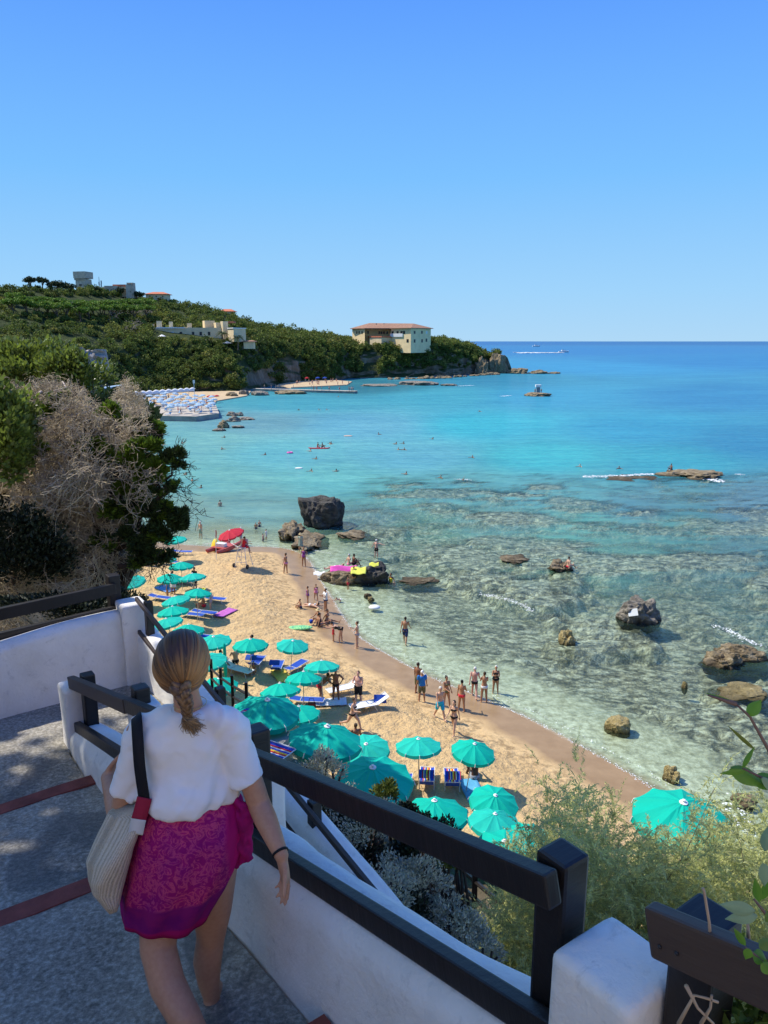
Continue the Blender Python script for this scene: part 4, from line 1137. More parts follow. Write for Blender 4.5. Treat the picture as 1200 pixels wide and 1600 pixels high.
def make_lounger(mc, back=.6, shade=False, mback=None):
    """low folding lounger: foot to -y, head to +y"""
    o = empty('sun_lounger'); fr = MB()
    for s in (-1, 1):
        fr.tube([(s * .29, -.95, .30), (s * .29, .35, .30)], .016, 6); fr.tube([(s * .29, .35, .30), (s * .29, .35 + .62 * math.cos(back), .30 + .62 * math.sin(back))], .016, 6)
    for y in (-.95, .35): fr.tube([(-.29, y, .30), (.29, y, .30)], .014, 6)
    fr.tube([(-.29, .35 + .62 * math.cos(back), .30 + .62 * math.sin(back)), (.29, .35 + .62 * math.cos(back), .30 + .62 * math.sin(back))], .014, 6)
    fr.build('frame', m_wfr, o)
    for s in (-1, 1):
        for y0, y1 in ((-.7, -.82), (.15, .3)): MB().tube([(s * .29, y0, .30), (s * .30, y1, -.03)], .014, 6).build('leg', m_wfr, o)
    g = np.array([[[x, y, .295 - .03 * math.cos(x / .28 * 1.5)] for x in np.linspace(-.275, .275, 7)] for y in np.linspace(-.93, .34, 8)]); me = grid_mesh('seat', g); link('seat', me, mc, o)
    g = np.array([[[x, .36 + d * math.cos(back), .30 + d * math.sin(back) - .02] for x in np.linspace(-.275, .275, 5)] for d in np.linspace(0, .6, 5)]); link('backrest', grid_mesh('backrest', g), mback or mc, o)
    if shade:
        y0, z0 = .35 + .62 * math.cos(back), .30 + .62 * math.sin(back)
        g = np.array([[[x, y0 + .02 - d * .75, z0 + .12 + d * .35 + .05 * math.sin(d * 6)] for x in np.linspace(-.3, .3, 5)] for d in np.linspace(0, .45, 5)]); link('sunshade', grid_mesh('sunshade', g), mc, o)
    return o


l_blue = make_lounger(m_blue, .6, True); l_str = make_lounger(m_stripe, .75, True, m_blue); l_wht = make_lounger(m_wht, .5, False); l_bs = make_lounger(m_blue, .15, False)
LNG = [(l_str, 667, 1228, 175, 1.0, 'left striped rainbow deckchair facing the sea'), (l_str, 706, 1230, 178, 1.0, 'right striped rainbow deckchair facing the sea'), (l_str, 630, 1238, 172, 1.0, 'striped deckchair half under the darkest parasol'),
       (l_blue, 400, 1042, 170, 1.0, 'large blue lounger with its sunshade up, below the middle parasol'), (l_blue, 433, 1049, 178, .95, 'blue lounger left of the bare parasol pole'), (l_bs, 463, 1046, 150, .9, 'dark blue lounger flat on the sand right of the bare pole'),
       (l_wht, 372, 1052, 60, 1.0, 'white padded lounger under the seated bare-backed man'), (l_bs, 345, 1040, 80, .9, 'dark lounger behind the fence posts'),
       (l_wht, 538, 1082, -62, 1.0, 'white lounger beside the man with crossed arms'), (l_wht, 577, 1108, -68, 1.05, 'white lounger with a blue headrest beside the running woman'), (l_bs, 300, 965, 75, .9, 'left of two blue loungers under the row of parasols'), (l_bs, 320, 962, 75, .9, 'right of two blue loungers under the row of parasols'),
       (l_bs, 288, 913, 80, .9, 'blue lounger under the parasols beside the person in black'), (l_bs, 285, 866, 85, .9, 'lounger lying in the shade nearest the water'), (l_bs, 250, 938, 70, .9, 'purple-blue lounger beside the stair fence'), (l_bs, 480, 1100, 85, .9, 'lounger between the large parasols with a dark bag'),
       (l_bs, 232, 884, 80, .9, 'lounger in the juniper shadow'), (l_bs, 262, 882, 80, .9, 'lounger under the parasol at the juniper tips'), (l_bs, 335, 940, 75, .9, 'lounger beside the bending visitor'), (l_bs, 318, 1000, 75, .9, 'lounger at the left of the row of three parasols')]
used = set()
for (pr, px, py, rz, s, lab) in LNG:
    c = P(px, py, .9); z = sand_at(c[0], c[1]); c = P(px, py, z)
    o = pr if id(pr) not in used else copy_tree(pr); used.add(id(pr))
    o.location = (c[0], c[1], z); o.rotation_euler = (0, 0, rad(rz)); o.scale = (s, s, s); tag(o, lab, 'lounger', 'sun loungers on the sand')
c = P(594, 1092, 1.25); o = MB().box((0, 0, 0), (.62, .03, .42), Matrix.Rotation(rad(-35), 3, 'X')).build('headrest_cloth', m_blue, None, False, c); tag(o, 'bright blue cloth square on the head end of the white lounger', 'cloth')
# terrace seats below the rail
for px, py, Y, rz, pr, lab in ((718, 1404, 20.0, 20, l_str, 'red striped deckchair on the lower terrace under the black rail'), (745, 1418, 19.2, -30, l_blue, 'blue lounger on the lower terrace under the black rail'), (716, 1340, 22.5, 15, l_blue, 'blue lounger beside the terrace rail'), (405, 1180, 17.5, 60, l_str, 'rainbow lounger behind the black post'), (375, 1150, 19, 70, l_bs, 'blue lounger behind the big shaded parasol')):
    c = W(px, py, Y); o = copy_tree(pr); o.location = tuple(c); o.rotation_euler = (0, 0, rad(rz)); tag(o, lab, 'lounger', 'sun loungers on the terrace')
    MB().box((c[0], c[1], c[2] - .26), (1.6, 2.6, .5)).v if False else None
    deck = MB().box((0, 0, -.14), (1.5, 2.5, .2)).build('terrace_slab', m_conc, None, False, c); deck.rotation_euler = (0, 0, rad(rz)); tag(deck, kind='structure')

# ================================================================== lifeguard post, rescue boat, floats
g = P(381, 884, .8); gz = sand_at(g[0], g[1]); lg = empty('lifeguard_chair', (g[0], g[1], gz), rad(-20)); tag(lg, 'tall white lifeguard chair on wheels under the red parasol', 'lifeguard chair')
for sx in (-1, 1):
    for sy in (-1, 1): MB().tube([(sx * .55, sy * .5, 0), (sx * .28, sy * .25, 1.6)], .028, 6).build('leg', m_wfr, lg)
mb = MB()
for z in (.45, .9, 1.3):
    k = .55 - .27 * z / 1.6; mb.tube([(-k, -k * .9, z), (k, -k * .9, z)], .02, 5)
mb.build('ladder_rungs', m_wfr, lg)
MB().box((0, 0, 1.62), (.62, .55, .06)).build('seat', m_wht, lg); MB().box((0, .27, 1.95), (.62, .05, .6)).build('backrest', m_wht, lg)
for sx in (-1, 1): MB().tube([(sx * .62 - .04, -.5, .18), (sx * .62 + .04, -.5, .18)], .18, 14).build('wheel', m_dark, lg)
q = W(366, 827, g[1]); rp = make_parasol('lifeguard_parasol', 1.05, 10, 2.4, m_redc, .36, .12, 5); rp.location = (q[0] + .3, q[1], q[2] - 2.25); rp.rotation_euler = (rad(4), rad(-17), .3); tag(rp, 'red parasol tilted over the lifeguard chair', 'parasol')
m_rboat = mat('red_boat_paint', (.45, .09, .07), .5, .1, 2); m_yboat = mat('yellow_float', (.70, .50, .03), .5, .1, 2); m_black = mat('black_rubber', (.02, .02, .022), .6, .1, 3)
b_ = P(350, 858, .35); bz = sand_at(b_[0], b_[1]); rb = empty('rescue_boat', (b_[0], b_[1], bz), rad(68)); tag(rb, 'red twin hulled rescue rowing boat on the sand at the water', 'boat')
for sy in (-1, 1): MB().loft([[(x, sy * .55 + w_ * math.cos(a), .32 + zc + .24 * hh * math.sin(a)) for a in np.linspace(0, 6.283, 9)[:-1]] for x, w_, zc, hh in ((-2.0, .03, .25, .2), (-1.7, .16, .1, .8), (0, .2, 0, 1), (1.6, .17, .08, .8), (2.0, .03, .28, .2))]).build('hull', m_rboat, rb)
MB().box((0, 0, .52), (1.9, 1.5, .08)).build('deck', m_rboat, rb); MB().box((-.4, 0, .72), (.5, .9, .3)).build('seat', m_wht, rb)
for sy in (-1, 1): MB().tube([(.3, sy * .6, .75), (-.4, sy * 2.0, .55)], .025, 6).build('oar', m_wfr, rb)
y_ = P(335, 858, .3); o = MB().ellipsoid((0, 0, 0), (.2, .55, .65)).build('rescue_float', m_yboat, None, True, (y_[0], y_[1], sand_at(y_[0], y_[1]) + .5)); o.rotation_euler = (0, .3, .5); tag(o, 'yellow rescue float leaning at the stern of the red boat', 'float')
f_ = P(338.5, 878, .6); fl = empty('flag_pole', (f_[0], f_[1], sand_at(f_[0], f_[1]))); tag(fl, 'thin white flag pole planted before the red boat', 'flag pole')
MB().tube([(0, 0, -.3), (0, 0, 2.6)], .02, 6).build('pole', m_wfr, fl); g_ = np.array([[[.02 + .0 * i + .12 * j / 4 + .02 * math.sin(i), .02 * math.sin(j * 2), 2.55 - i * .14] for j in range(4)] for i in range(6)]); link('flag', grid_mesh('flag', g_), m_rboat, fl)
m_print = mat('turtle_print_vinyl', (.03, .42, .36), .4, .5, 9, col2=(.30, .62, .18))
o = P(468, 970, .9); a_ = MB().ellipsoid((0, 0, .08), (.85, .36, .1), n=22).build('air_mattress', m_print, None, True, (o[0], o[1], sand_at(o[0], o[1]))); a_.rotation_euler = (0, 0, .08); tag(a_, 'oval turquoise and green inflatable lying on the sand', 'inflatable')
o = P(467, 964, .9); k_ = MB().tube([(0, 0, 0), (0, 0, .22)], [.1, .13], 10).build('sand_bucket', m_blue, None, True, (o[0] + .75, o[1] + .4, sand_at(o[0], o[1]))); tag(k_, 'blue toy bucket behind the turquoise inflatable', 'bucket')
o = P(585, 951, 0); k_ = MB().ellipsoid((0, 0, .1), (.42, .36, .16)).build('swim_ring', m_wht, None, True, o); tag(k_, 'white inflatable floating in the shallows', 'inflatable')
mb = MB(); ring = [[((.42 + .13 * math.cos(b)) * math.cos(a), (.42 + .13 * math.cos(b)) * math.sin(a), .09 + .13 * math.sin(b)) for b in np.linspace(0, 6.283, 9)[:-1]] for a in np.linspace(0, 6.283, 19)]
mb.loft(ring, False); k_ = mb.build('swim_ring', mat('pink_vinyl', (.75, .12, .40), .4, .05, 3), None, True, P(453, 708, 0)); tag(k_, 'pink swim ring out in the turquoise bay', 'inflatable')
k_ = MB().ellipsoid((0, 0, .05), (.9, .4, .12)).build('swim_ring', mat('peach_vinyl', (.70, .42, .30), .5, .1, 3), None, True, P(544, 681.5, 0)); tag(k_, 'pale floating mattress in the middle of the bay', 'inflatable')
k_ = MB().ellipsoid((0, 0, .05), (.6, .4, .12)).build('swim_ring', m_wht, None, True, P(467, 732, 0)); tag(k_, 'small whitish float left of the middle swimmers', 'inflatable')
pb = P(499, 701, 0); k_ = MB().loft([[(x, w_ * math.cos(a), .06 + .09 * math.sin(a) + zc) for a in np.linspace(0, 6.283, 11)[:-1]] for x, w_, zc in ((-1.9, .04, .1), (-1.5, .3, .02), (0, .42, 0), (1.4, .32, .02), (1.9, .04, .12))]).build('paddle_board', m_redc, None, True, pb); tag(k_, 'red and white board carrying two riders in the bay', 'paddle board')
# towels hung and laid under the parasols
for i_, (px_, py_, c_, lab_) in enumerate(((285, 906, (.62, .10, .12), 'red towel under the parasols near the corner pillar'), (258, 921, (.15, .30, .60), 'blue towel under the parasols near the corner pillar'), (440, 1056, (.75, .55, .10), 'orange towel on the sand beside the blue lounger'), (515, 1098, (.70, .70, .72), 'white towel beside the bending tanned bather'), (352, 958, (.45, .12, .40), 'purple towel right of the stooping visitor'), (612, 1222, (.70, .30, .10), 'orange towel left of the striped deckchairs'), (738, 1236, (.10, .35, .55), 'blue towel beside the seated dark man'), (428, 1100, (.60, .55, .20), 'mustard towel beside the large shaded parasol'))):
    c0 = P(px_, py_, .95); z0 = sand_at(c0[0], c0[1]); c0 = P(px_, py_, z0 + .03); a0_ = R.uniform(0, 3.1)
    g = np.array([[[(u * math.cos(a0_) - v_ * math.sin(a0_)), (u * math.sin(a0_) + v_ * math.cos(a0_)), .03 + .05 * vnoise(np.array([u * 5 + i_]), np.array([v_ * 5.]), 2)[0]] for u in np.linspace(-.85, .85, 14)] for v_ in np.linspace(-.4, .4, 8)])
    o = link('beach_towel', grid_mesh('towel', g), mat('towel_cloth_%d' % i_, c_, .95, .15, 6, bump=.3, bscale=20, bdist=.02), None, c0); o.modifiers.new('s', 'SOLIDIFY').thickness = .015; tag(o, lab_, 'towel')
# towels and things
m_pink = mat('pink_towel', (.72, .10, .42), .95, .08, 4, bump=.3, bscale=14, bdist=.02); m_ytow = mat('lime_towel', (.62, .62, .10), .95, .08, 4, bump=.3, bscale=14, bdist=.02)


def towel(px0, px1, py0, py1, z0, z1, m, lab, rz=0):
    a, b = P(px0, py1, z0), P(px1, py1, z0); c, d = P(px0, py0, z1), P(px1, py0, z1)
    g = np.array([[(a * (1 - u) + b * u) * (1 - v_) + (c * (1 - u) + d * u) * v_ + np.array([0, 0, .05 * math.sin(u * 9 + v_ * 5)]) for u in np.linspace(0, 1, 12)] for v_ in np.linspace(0, 1, 8)])
    me = grid_mesh('towel', g); o = link('beach_towel', me, m); sm = o.modifiers.new('s', 'SOLIDIFY'); sm.thickness = .015
    tag(o, lab, 'towel')


towel(516, 558, 884, 894, .75, 1.15, m_pink, 'pink towel spread on the flat rock'); towel(548, 572, 886, 897, 1.0, 1.25, m_ytow, 'lime green towel on the dark rock'); towel(577, 592, 879, 885, 1.25, 1.45, m_ytow, 'small lime towel at the top of the dark rock'); towel(490, 508, 893, 899, .35, .55, m_wht, 'white towel at the foot of the towel rock')

m_bag = mat('dark_red_bag', (.16, .03, .025), .8, .2, 4); c = P(487, 1104, 1.2)
k_ = empty('beach_bag', c); tag(k_, 'dark red beach bag hung between the large parasols', 'bag'); MB().loft([[(x * s, y * s * .5, z) for x, y in ((-.2, -.2), (.2, -.2), (.2, .2), (-.2, .2))] for s, z in ((.8, -.2), (1, 0), (.9, .2))]).build('bag_body', m_bag, k_); MB().tube([(-.14, 0, .2), (-.1, 0, .42), (.1, 0, .42), (.14, 0, .2)], .015, 5).build('handle', m_bag, k_)
# folded green parasol and fences at the foot of the stairs
m_wood = mat('dark_stained_wood', (.014, .011, .010), .42, .35, 3, stretch=(1, 1, .15), bump=.25, bscale=30, bdist=.01, spec=.4)
q = P(353, 1062, 1.0); k_ = empty('folded_parasol', (q[0], q[1], 1.0)); tag(k_, 'folded green parasol standing among the fence posts', 'parasol')
MB().tube([(0, 0, 0), (0, 0, .5), (0, 0, 1.9), (0, 0, 2.05)], [.03, .10, .085, .02], 9).build('canopy', m_teal, k_)


def fence_px(pts, Y, zs, lab, post_h=1.0, name='wooden_fence'):
    cs = [W(a, b, y) for (a, b), y in zip(pts, Y)]
    o = empty(name, tuple(cs[0])); tag(o, lab, 'fence'); o0 = cs[0]
    for c in cs: q = c - o0; MB().box((q[0], q[1], q[2] - post_h / 2 + .1), (.11, .11, post_h + .5)).build('post', m_wood, o)
    for k, dz in enumerate(zs):
        for a, b in zip(cs[:-1], cs[1:]):
            a_, b_ = a - o0, b - o0; MB().tube([(a_[0], a_[1], a_[2] + dz), (b_[0], b_[1], b_[2] + dz)], .05, 6).build('rail', m_wood, o)
    return o


fence_px([(330, 1042), (345, 1056), (363, 1068), (385, 1080)], [31, 29, 27.5, 26], (-.1, -.55), 'dark wooden fence at the stair foot beside the folded parasol')
fence_px([(412, 1150), (440, 1168)], [22, 20.5], (-.1, -.5), 'short wooden rail between the two big shaded parasols')
fence_px([(693, 1330), (742, 1372), (790, 1412)], [16, 14.5, 13.4], (-.08, -.5), 'dark wooden rail of the lower terrace under the tamarisk')
# ================================================================== the blue beach club across the bay
zt = 1.25
pq = [P(250, 649.5, zt), P(306, 650.5, zt), P(342, 645.5, zt), P(337, 633, zt), P(215, 632, zt)]
pr_ = empty('bathing_pier', (pq[1][0], pq[1][1], 0)); tag(pr_, 'low grey concrete bathing pier crowded with pale blue parasols', 'pier'); o0 = np.array([pq[1][0], pq[1][1]])
MB().add(*prism([p[:2] - o0 for p in pq], -1.2, zt - .12)).build('pier_wall', m_conc, pr_)
ce = np.mean([p[:2] for p in pq], 0); MB().add(*prism([(p[:2] - ce) * 1.006 + ce - o0 for p in pq], zt - .118, zt)).build('pier_deck', mat('pier_deck_slab', (.42, .37, .31), .95, .15, .5), pr_)
# strip of sand behind and beside it
m_fsand = mat('far_sand', (.50, .37, .22), .95, .12, .3)


def sand_patch(name, pts, z):
    c = [P(a, b, z) for a, b in pts]; mid = np.mean(c, 0) + np.array([0, 0, .35]); V = []; F = []; n = len(c)
    lo = [np.array([q[0] + (q[0] - mid[0]) * .06, q[1] + (q[1] - mid[1]) * .06, -1.2]) for q in c]
    MB().add([*c, *lo, mid], [(i, (i + 1) % n, 2 * n) for i in range(n)] + [(i + n, (i + 1) % n + n, (i + 1) % n, i) for i in range(n)])
    o = MB().add([*c, *lo, mid], [(i, (i + 1) % n, 2 * n) for i in range(n)] + [(i + n, (i + 1) % n + n, (i + 1) % n, i) for i in range(n)]).build(name, m_fsand); tag(o, kind='structure')


sand_patch('club_beach', [(150, 668), (226, 656), (252, 655), (252, 645), (330, 636), (338, 626), (385, 618), (392, 611), (300, 607), (200, 612), (120, 625)], .35)
sand_patch('far_beach', [(430, 603), (455, 605), (500, 603), (542, 601), (550, 596), (520, 593.5), (470, 594), (440, 598)], .4)
pa = make_parasol('club_parasol', 1.05, 8, 2.3, m_blc, .42, .15, 9, False); first = True
spots = []
for (Y, x0, x1, st) in ((187, 268, 338, 14.5), (195, 240, 340, 13.5), (203, 226, 340, 13), (212, 216, 338, 13), (222, 208, 334, 12.5), (233, 204, 300, 12)):
    px = x0
    while px < x1: spots.append((px + R.uniform(-3, 3), Y + R.uniform(-2.5, 2.5))); px += st
z0c = {True: zt, False: .75}
fl_ = empty('club_lounger'); MB().box((0, 0, .3), (.6, 1.6, .06)).build('seat', m_blc, fl_); MB().box((0, .95, .5), (.6, .5, .05), Matrix.Rotation(rad(40), 3, 'X')).build('backrest', m_blc, fl_); mb = MB()
for a in (-1, 1):
    for b in (-.6, .6): mb.box((a * .25, b, .14), (.05, .05, .3))
mb.build('legs', m_wfr, fl_); lfirst = True
for i, (px, Y) in enumerate(spots):
    c = W(px, 640, Y); o = pa if first else copy_tree(pa); first = False
    o.location = (c[0], c[1], zt); o.rotation_euler = (rad(R.uniform(-6, 6)), rad(-10 + R.uniform(-5, 5)), R.uniform(0, 6)); s = R.uniform(.9, 1.08); o.scale = (s, s, s * R.uniform(.92, 1.05))
    tag(o, 'pale blue parasol on the far bathing pier', 'parasol', 'pale blue parasols on the bathing pier')
    if i % 3 != 2:
        l = fl_ if lfirst else copy_tree(fl_); lfirst = False; l.location = (c[0] + R.uniform(-.6, .9), c[1] - 1.0, zt); l.rotation_euler = (0, 0, R.uniform(-.5, .5)); tag(l, 'pale blue lounger under the parasols of the bathing pier', 'lounger', 'loungers on the bathing pier')
# white scalloped awning along the back
aw = empty('white_awning', W(205, 618, 222)); tag(aw, 'long white scalloped awning of the cabins behind the blue parasols', 'awning'); a0 = np.array(aw.location); rows = []
A0, A1 = W(196, 616.5, 222), W(305, 608.8, 252); n_ = 64
for i in range(n_):
    f = i / (n_ - 1); c = A0 * (1 - f) + A1 * f - a0; h = .45 * abs(math.sin(f * 11 * math.pi)); rows.append([tuple(c + np.array([dx, dy, dz])) for dx, dy, dz in ((0, -1.6, -.35), (0, -1.4, h * .6), (0, 0, h + .35), (0, 1.6, h * .6))])
link('roof', grid_mesh('awning', np.array(rows)), m_whitep, aw)
for i in range(12):
    f = i / 11; c = A0 * (1 - f) + A1 * f - a0; MB().tube([(c[0], c[1] - 1.3, c[2]), (c[0], c[1] - 1.3, c[2] - 2.8)], .07, 5).build('post', m_whitep, aw)
bp = empty('blue_pavilion', W(170, 612, 205)); tag(bp, 'flat pale blue roofed pavilion half hidden behind the dead juniper', 'pavilion'); b0 = np.array(bp.location)
a, b = W(148, 610, 198) - b0, W(190, 604, 214) - b0
MB().add(*prism([(a[0], a[1]), (b[0], b[1]), (b[0] - 1.5, b[1] + 6), (a[0] - 1.5, a[1] + 6)], a[2], a[2] + .35)).build('roof', m_blc, bp)
for f in (0, .25, .5, .75, 1): q = a * (1 - f) + b * f; MB().box((q[0], q[1] + .4, a[2] - 1.6), (.22, .22, 3.2)).build('post', m_mast, bp)
c = P(331, 628, .8)
for i, (px, py) in enumerate(((327, 627), (333, 625.5), (339, 624))):
    o = copy_tree(pa); q = W(px, 620, 236 + i); o.location = (q[0], q[1], .6); o.scale = (.75, .75, .8)
    for ch in o.children:
        if ch.name.startswith('canopy'): me = ch.data.copy(); me.materials.clear(); me.materials.append(m_redc); ch.data = me
    tag(o, 'coral red parasol on the sand right of the bathing pier', 'parasol', 'coral red parasols beside the bathing pier')
o = copy_tree(pa); q = P(480, 597, .6); o.location = tuple(q); o.scale = (.9, .9, 1)
for ch in o.children:
    if ch.name.startswith('canopy'): me = ch.data.copy(); me.materials.clear(); me.materials.append(m_redc); ch.data = me
tag(o, 'single red parasol on the far beach under the cliff', 'parasol')
for px, lab in ((497, 'dark blue parasol right of the single red one'), (508, 'right dark blue parasol on the far beach')):
    o = copy_tree(pa); q = P(px, 597, .6); o.location = tuple(q)
    for ch in o.children:
        if ch.name.startswith('canopy'): me = ch.data.copy(); me.materials.clear(); me.materials.append(m_blue); ch.data = me
    tag(o, lab, 'parasol')
fp = empty('club_flag_pole', W(305, 640, 190)); fp.location.z = zt; tag(fp, 'thin flag pole rising from the middle of the bathing pier', 'flag pole')
MB().tube([(0, 0, 0), (0, 0, 8)], .06, 5).build('pole', m_wfr, fp); MB().box((.02, 0, 7.6), (.5, .04, .8)).build('flag', m_whitep, fp)
# ================================================================== people on the beach
SK = {k: mat(k + '_skin', c, .55, .10, 6, spec=.3) for k, c in {'fair': (.56, .33, .22), 'tan': (.40, .20, .11), 'brown': (.25, .11, .06), 'dark': (.07, .032, .02), 'pink': (.60, .34, .26)}.items()}
HR = {k: mat(k + '_hair', c, .6, .25, 14, bump=.4, bscale=40) for k, c in {'black': (.014, .011, .010), 'brownhair': (.055, .032, .018), 'blond': (.30, .20, .08), 'white': (.62, .60, .56), 'yellowhat': (.72, .70, .04), 'straw': (.55, .43, .22), 'whitecap': (.74, .73, .70), 'redcap': (.5, .03, .03)}.items()}
CL = {k: mat(k + '_cloth', c, .85, .12, 9, bump=.3, bscale=30) for k, c in {'black': (.012, .012, .014), 'navy': (.018, .03, .10), 'white': (.74, .73, .71), 'red': (.60, .03, .05), 'turq': (.02, .42, .60), 'blue': (.02, .17, .50), 'olive': (.12, .12, .06), 'purple': (.22, .05, .24), 'sage': (.30, .38, .30), 'yellow': (.72, .62, .04), 'grey': (.32, .32, .36), 'pink': (.72, .25, .38), 'orange': (.7, .25, .05), 'floral': (.45, .30, .32)}.items()}


def rotx(v, a): c, s = math.cos(a), math.sin(a); return Vector((v.x, v.y * c - v.z * s, v.y * s + v.z * c))


def roty(v, a): c, s = math.cos(a), math.sin(a); return Vector((v.x * c + v.z * s, v.y, -v.x * s + v.z * c))


def joints(p):
    """p: pel height, lean, arms (pitch, out, elbow, inward), legs (flex, out, knee)"""
    J = {}; f = p.get('female', False); pel = Vector((0, 0, p.get('pel', .90))); J['pel'] = pel
    lean = rad(p.get('lean', 0)); up = Vector((0, math.sin(lean), math.cos(lean))); fw = Vector((0, math.cos(lean), -math.sin(lean)))
    J['up'] = up; J['fw'] = fw
    J['waist'] = pel + up * .18; J['chest'] = pel + up * .37; J['neck'] = pel + up * .53
    hl = rad(p.get('lean', 0) * .5 + p.get('nod', 0)); hup = Vector((0, math.sin(hl), math.cos(hl)))
    J['head'] = J['neck'] + hup * .165; J['hup'] = hup; J['hfw'] = Vector((0, math.cos(hl), -math.sin(hl)))
    sw = .155 if f else .182
    for s, k in ((-1, 'l'), (1, 'r')):
        sh = pel + up * .485 + Vector((s * sw, 0, 0)); J['sh' + k] = sh
        pitch, out, elb, inn = p.get('arm' + k, (5, 10, 12, 0))
        d = rotx(roty(Vector((0, 0, -1)), -s * rad(out)), rad(pitch)); e = sh + d * .285; J['el' + k] = e
        d2 = rotx(d, rad(elb)); d2 = (d2 + Vector((-s, 0, 0)) * math.sin(rad(inn))).normalized(); J['wr' + k] = e + d2 * .25; J['ha' + k] = e + d2 * .40; J['d2' + k] = d2
        hip = pel + Vector((s * .085, 0, -.03)); J['hip' + k] = hip
        fl, ou, kn = p.get('leg' + k, (0, 4, 0))
        d = rotx(roty(Vector((0, 0, -1)), -s * rad(ou)), rad(fl)); kne = hip + d * .42; J['kn' + k] = kne
        d2 = rotx(d, -rad(kn)); an = kne + d2 * .40; J['an' + k] = an
        ft = rotx(d2, rad(p.get('foot', 82))); J['to' + k] = an + d2 * .035 + ft * .16; J['he' + k] = an + d2 * .035 - ft * .045
    return J


def body_mesh(p):
    J = joints(p); f = p.get('female', False); fat = p.get('fat', 1.0); mb = MB(); up, fw = J['up'], J['fw']; X_ = Vector((1, 0, 0))
    def ring(c, a, b): return [c + X_ * a * math.cos(t_) + fw * b * math.sin(t_) for t_ in np.linspace(0, 2 * math.pi, 17)[:-1]]
    pl = J['pel']
    prof = [(-.10, .09, .08), (-.05, .155, .115), (.02, .168, .122), (.10, .15, .108), (.19, .132, .098), (.28, .142, .105), (.38, .160, .115), (.46, .160, .098), (.51, .10, .07), (.545, .052, .05)]
    if f: prof = [(-.10, .09, .085), (-.05, .165, .125), (.02, .175, .13), (.10, .15, .108), (.19, .118, .088), (.28, .128, .095), (.38, .142, .11), (.46, .136, .088), (.51, .085, .06), (.545, .045, .045)]
    mb.loft([ring(pl + up * h - fw * (.0 if h < .15 else .01) + fw * (.025 * (fat - 1) * 5 if .05 < h < .32 else 0), a * (fat if h < .4 else 1), b * (fat ** 1.5 if h < .4 else 1)) for h, a, b in prof])
    if f:
        for s in (-1, 1): mb.ellipsoid(pl + up * .36 + fw * .085 + X_ * s * .065, (.062, .055, .06), None, 10, 7)
        for s in (-1, 1): mb.ellipsoid(pl - up * .03 - fw * .07 + X_ * s * .075, (.085, .075, .085), None, 10, 7)
    else:
        for s in (-1, 1): mb.ellipsoid(pl - up * .03 - fw * .06 + X_ * s * .07, (.078, .07, .08), None, 10, 7)
    mb.capsule(J['neck'] - up * .04, .056 if not f else .047, J['head'] - J['hup'] * .04, .052 if not f else .044)
    Mh = Matrix((X_, J['hfw'], J['hup'])).transposed()
    mb.ellipsoid(J['head'] + J['hup'] * .012, (.074, .094, .108), Mh, 14, 10); mb.ellipsoid(J['head'] - J['hup'] * .055 + J['hfw'] * .035, (.052, .055, .058), Mh, 12, 8)
    mb.capsule(J['head'] + J['hfw'] * .085 + J['hup'] * .01, .012, J['head'] + J['hfw'] * .105 - J['hup'] * .022, .017, 8)
    for s in (-1, 1): mb.ellipsoid(J['head'] + X_ * s * .076 - J['hfw'] * .005 - J['hup'] * .01, (.012, .022, .03), Mh, 8, 6)
    g = .88 if f else 1.0
    for k in 'lr':
        mb.capsule(J['sh' + k], .058 * g, J['el' + k], .040 * g); mb.capsule(J['el' + k], .040 * g, J['wr' + k], .027 * g)
        d = J['d2' + k]; mb.capsule(J['wr' + k], .026 * g, J['wr' + k] + d * .075, .036 * g); side = d.cross(Vector((0, 1, 0) if abs(d.y) < .8 else (1, 0, 0))).normalized()
        for q in (-1.5, -.5, .5, 1.5): mb.capsule(J['wr' + k] + d * .08 + side * q * .018, .012, J['wr' + k] + d * (.165 - abs(q) * .012) + side * q * .019, .010, 6)
        mb.capsule(J['wr' + k] + d * .03 + side * .03, .012, J['wr' + k] + d * .085 + side * .06, .010, 6)
        mb.capsule(J['hip' + k], .098 * (1.06 if f else 1) * fat, J['kn' + k], .060); mb.capsule(J['kn' + k], .058, (J['kn' + k] * .62 + J['an' + k] * .38), .060); mb.capsule((J['kn' + k] * .62 + J['an' + k] * .38), .060, J['an' + k], .038)
        mb.capsule(J['he' + k], .036, J['to' + k], .030)
    return fuse(mb, .017, 5, 'person_body')


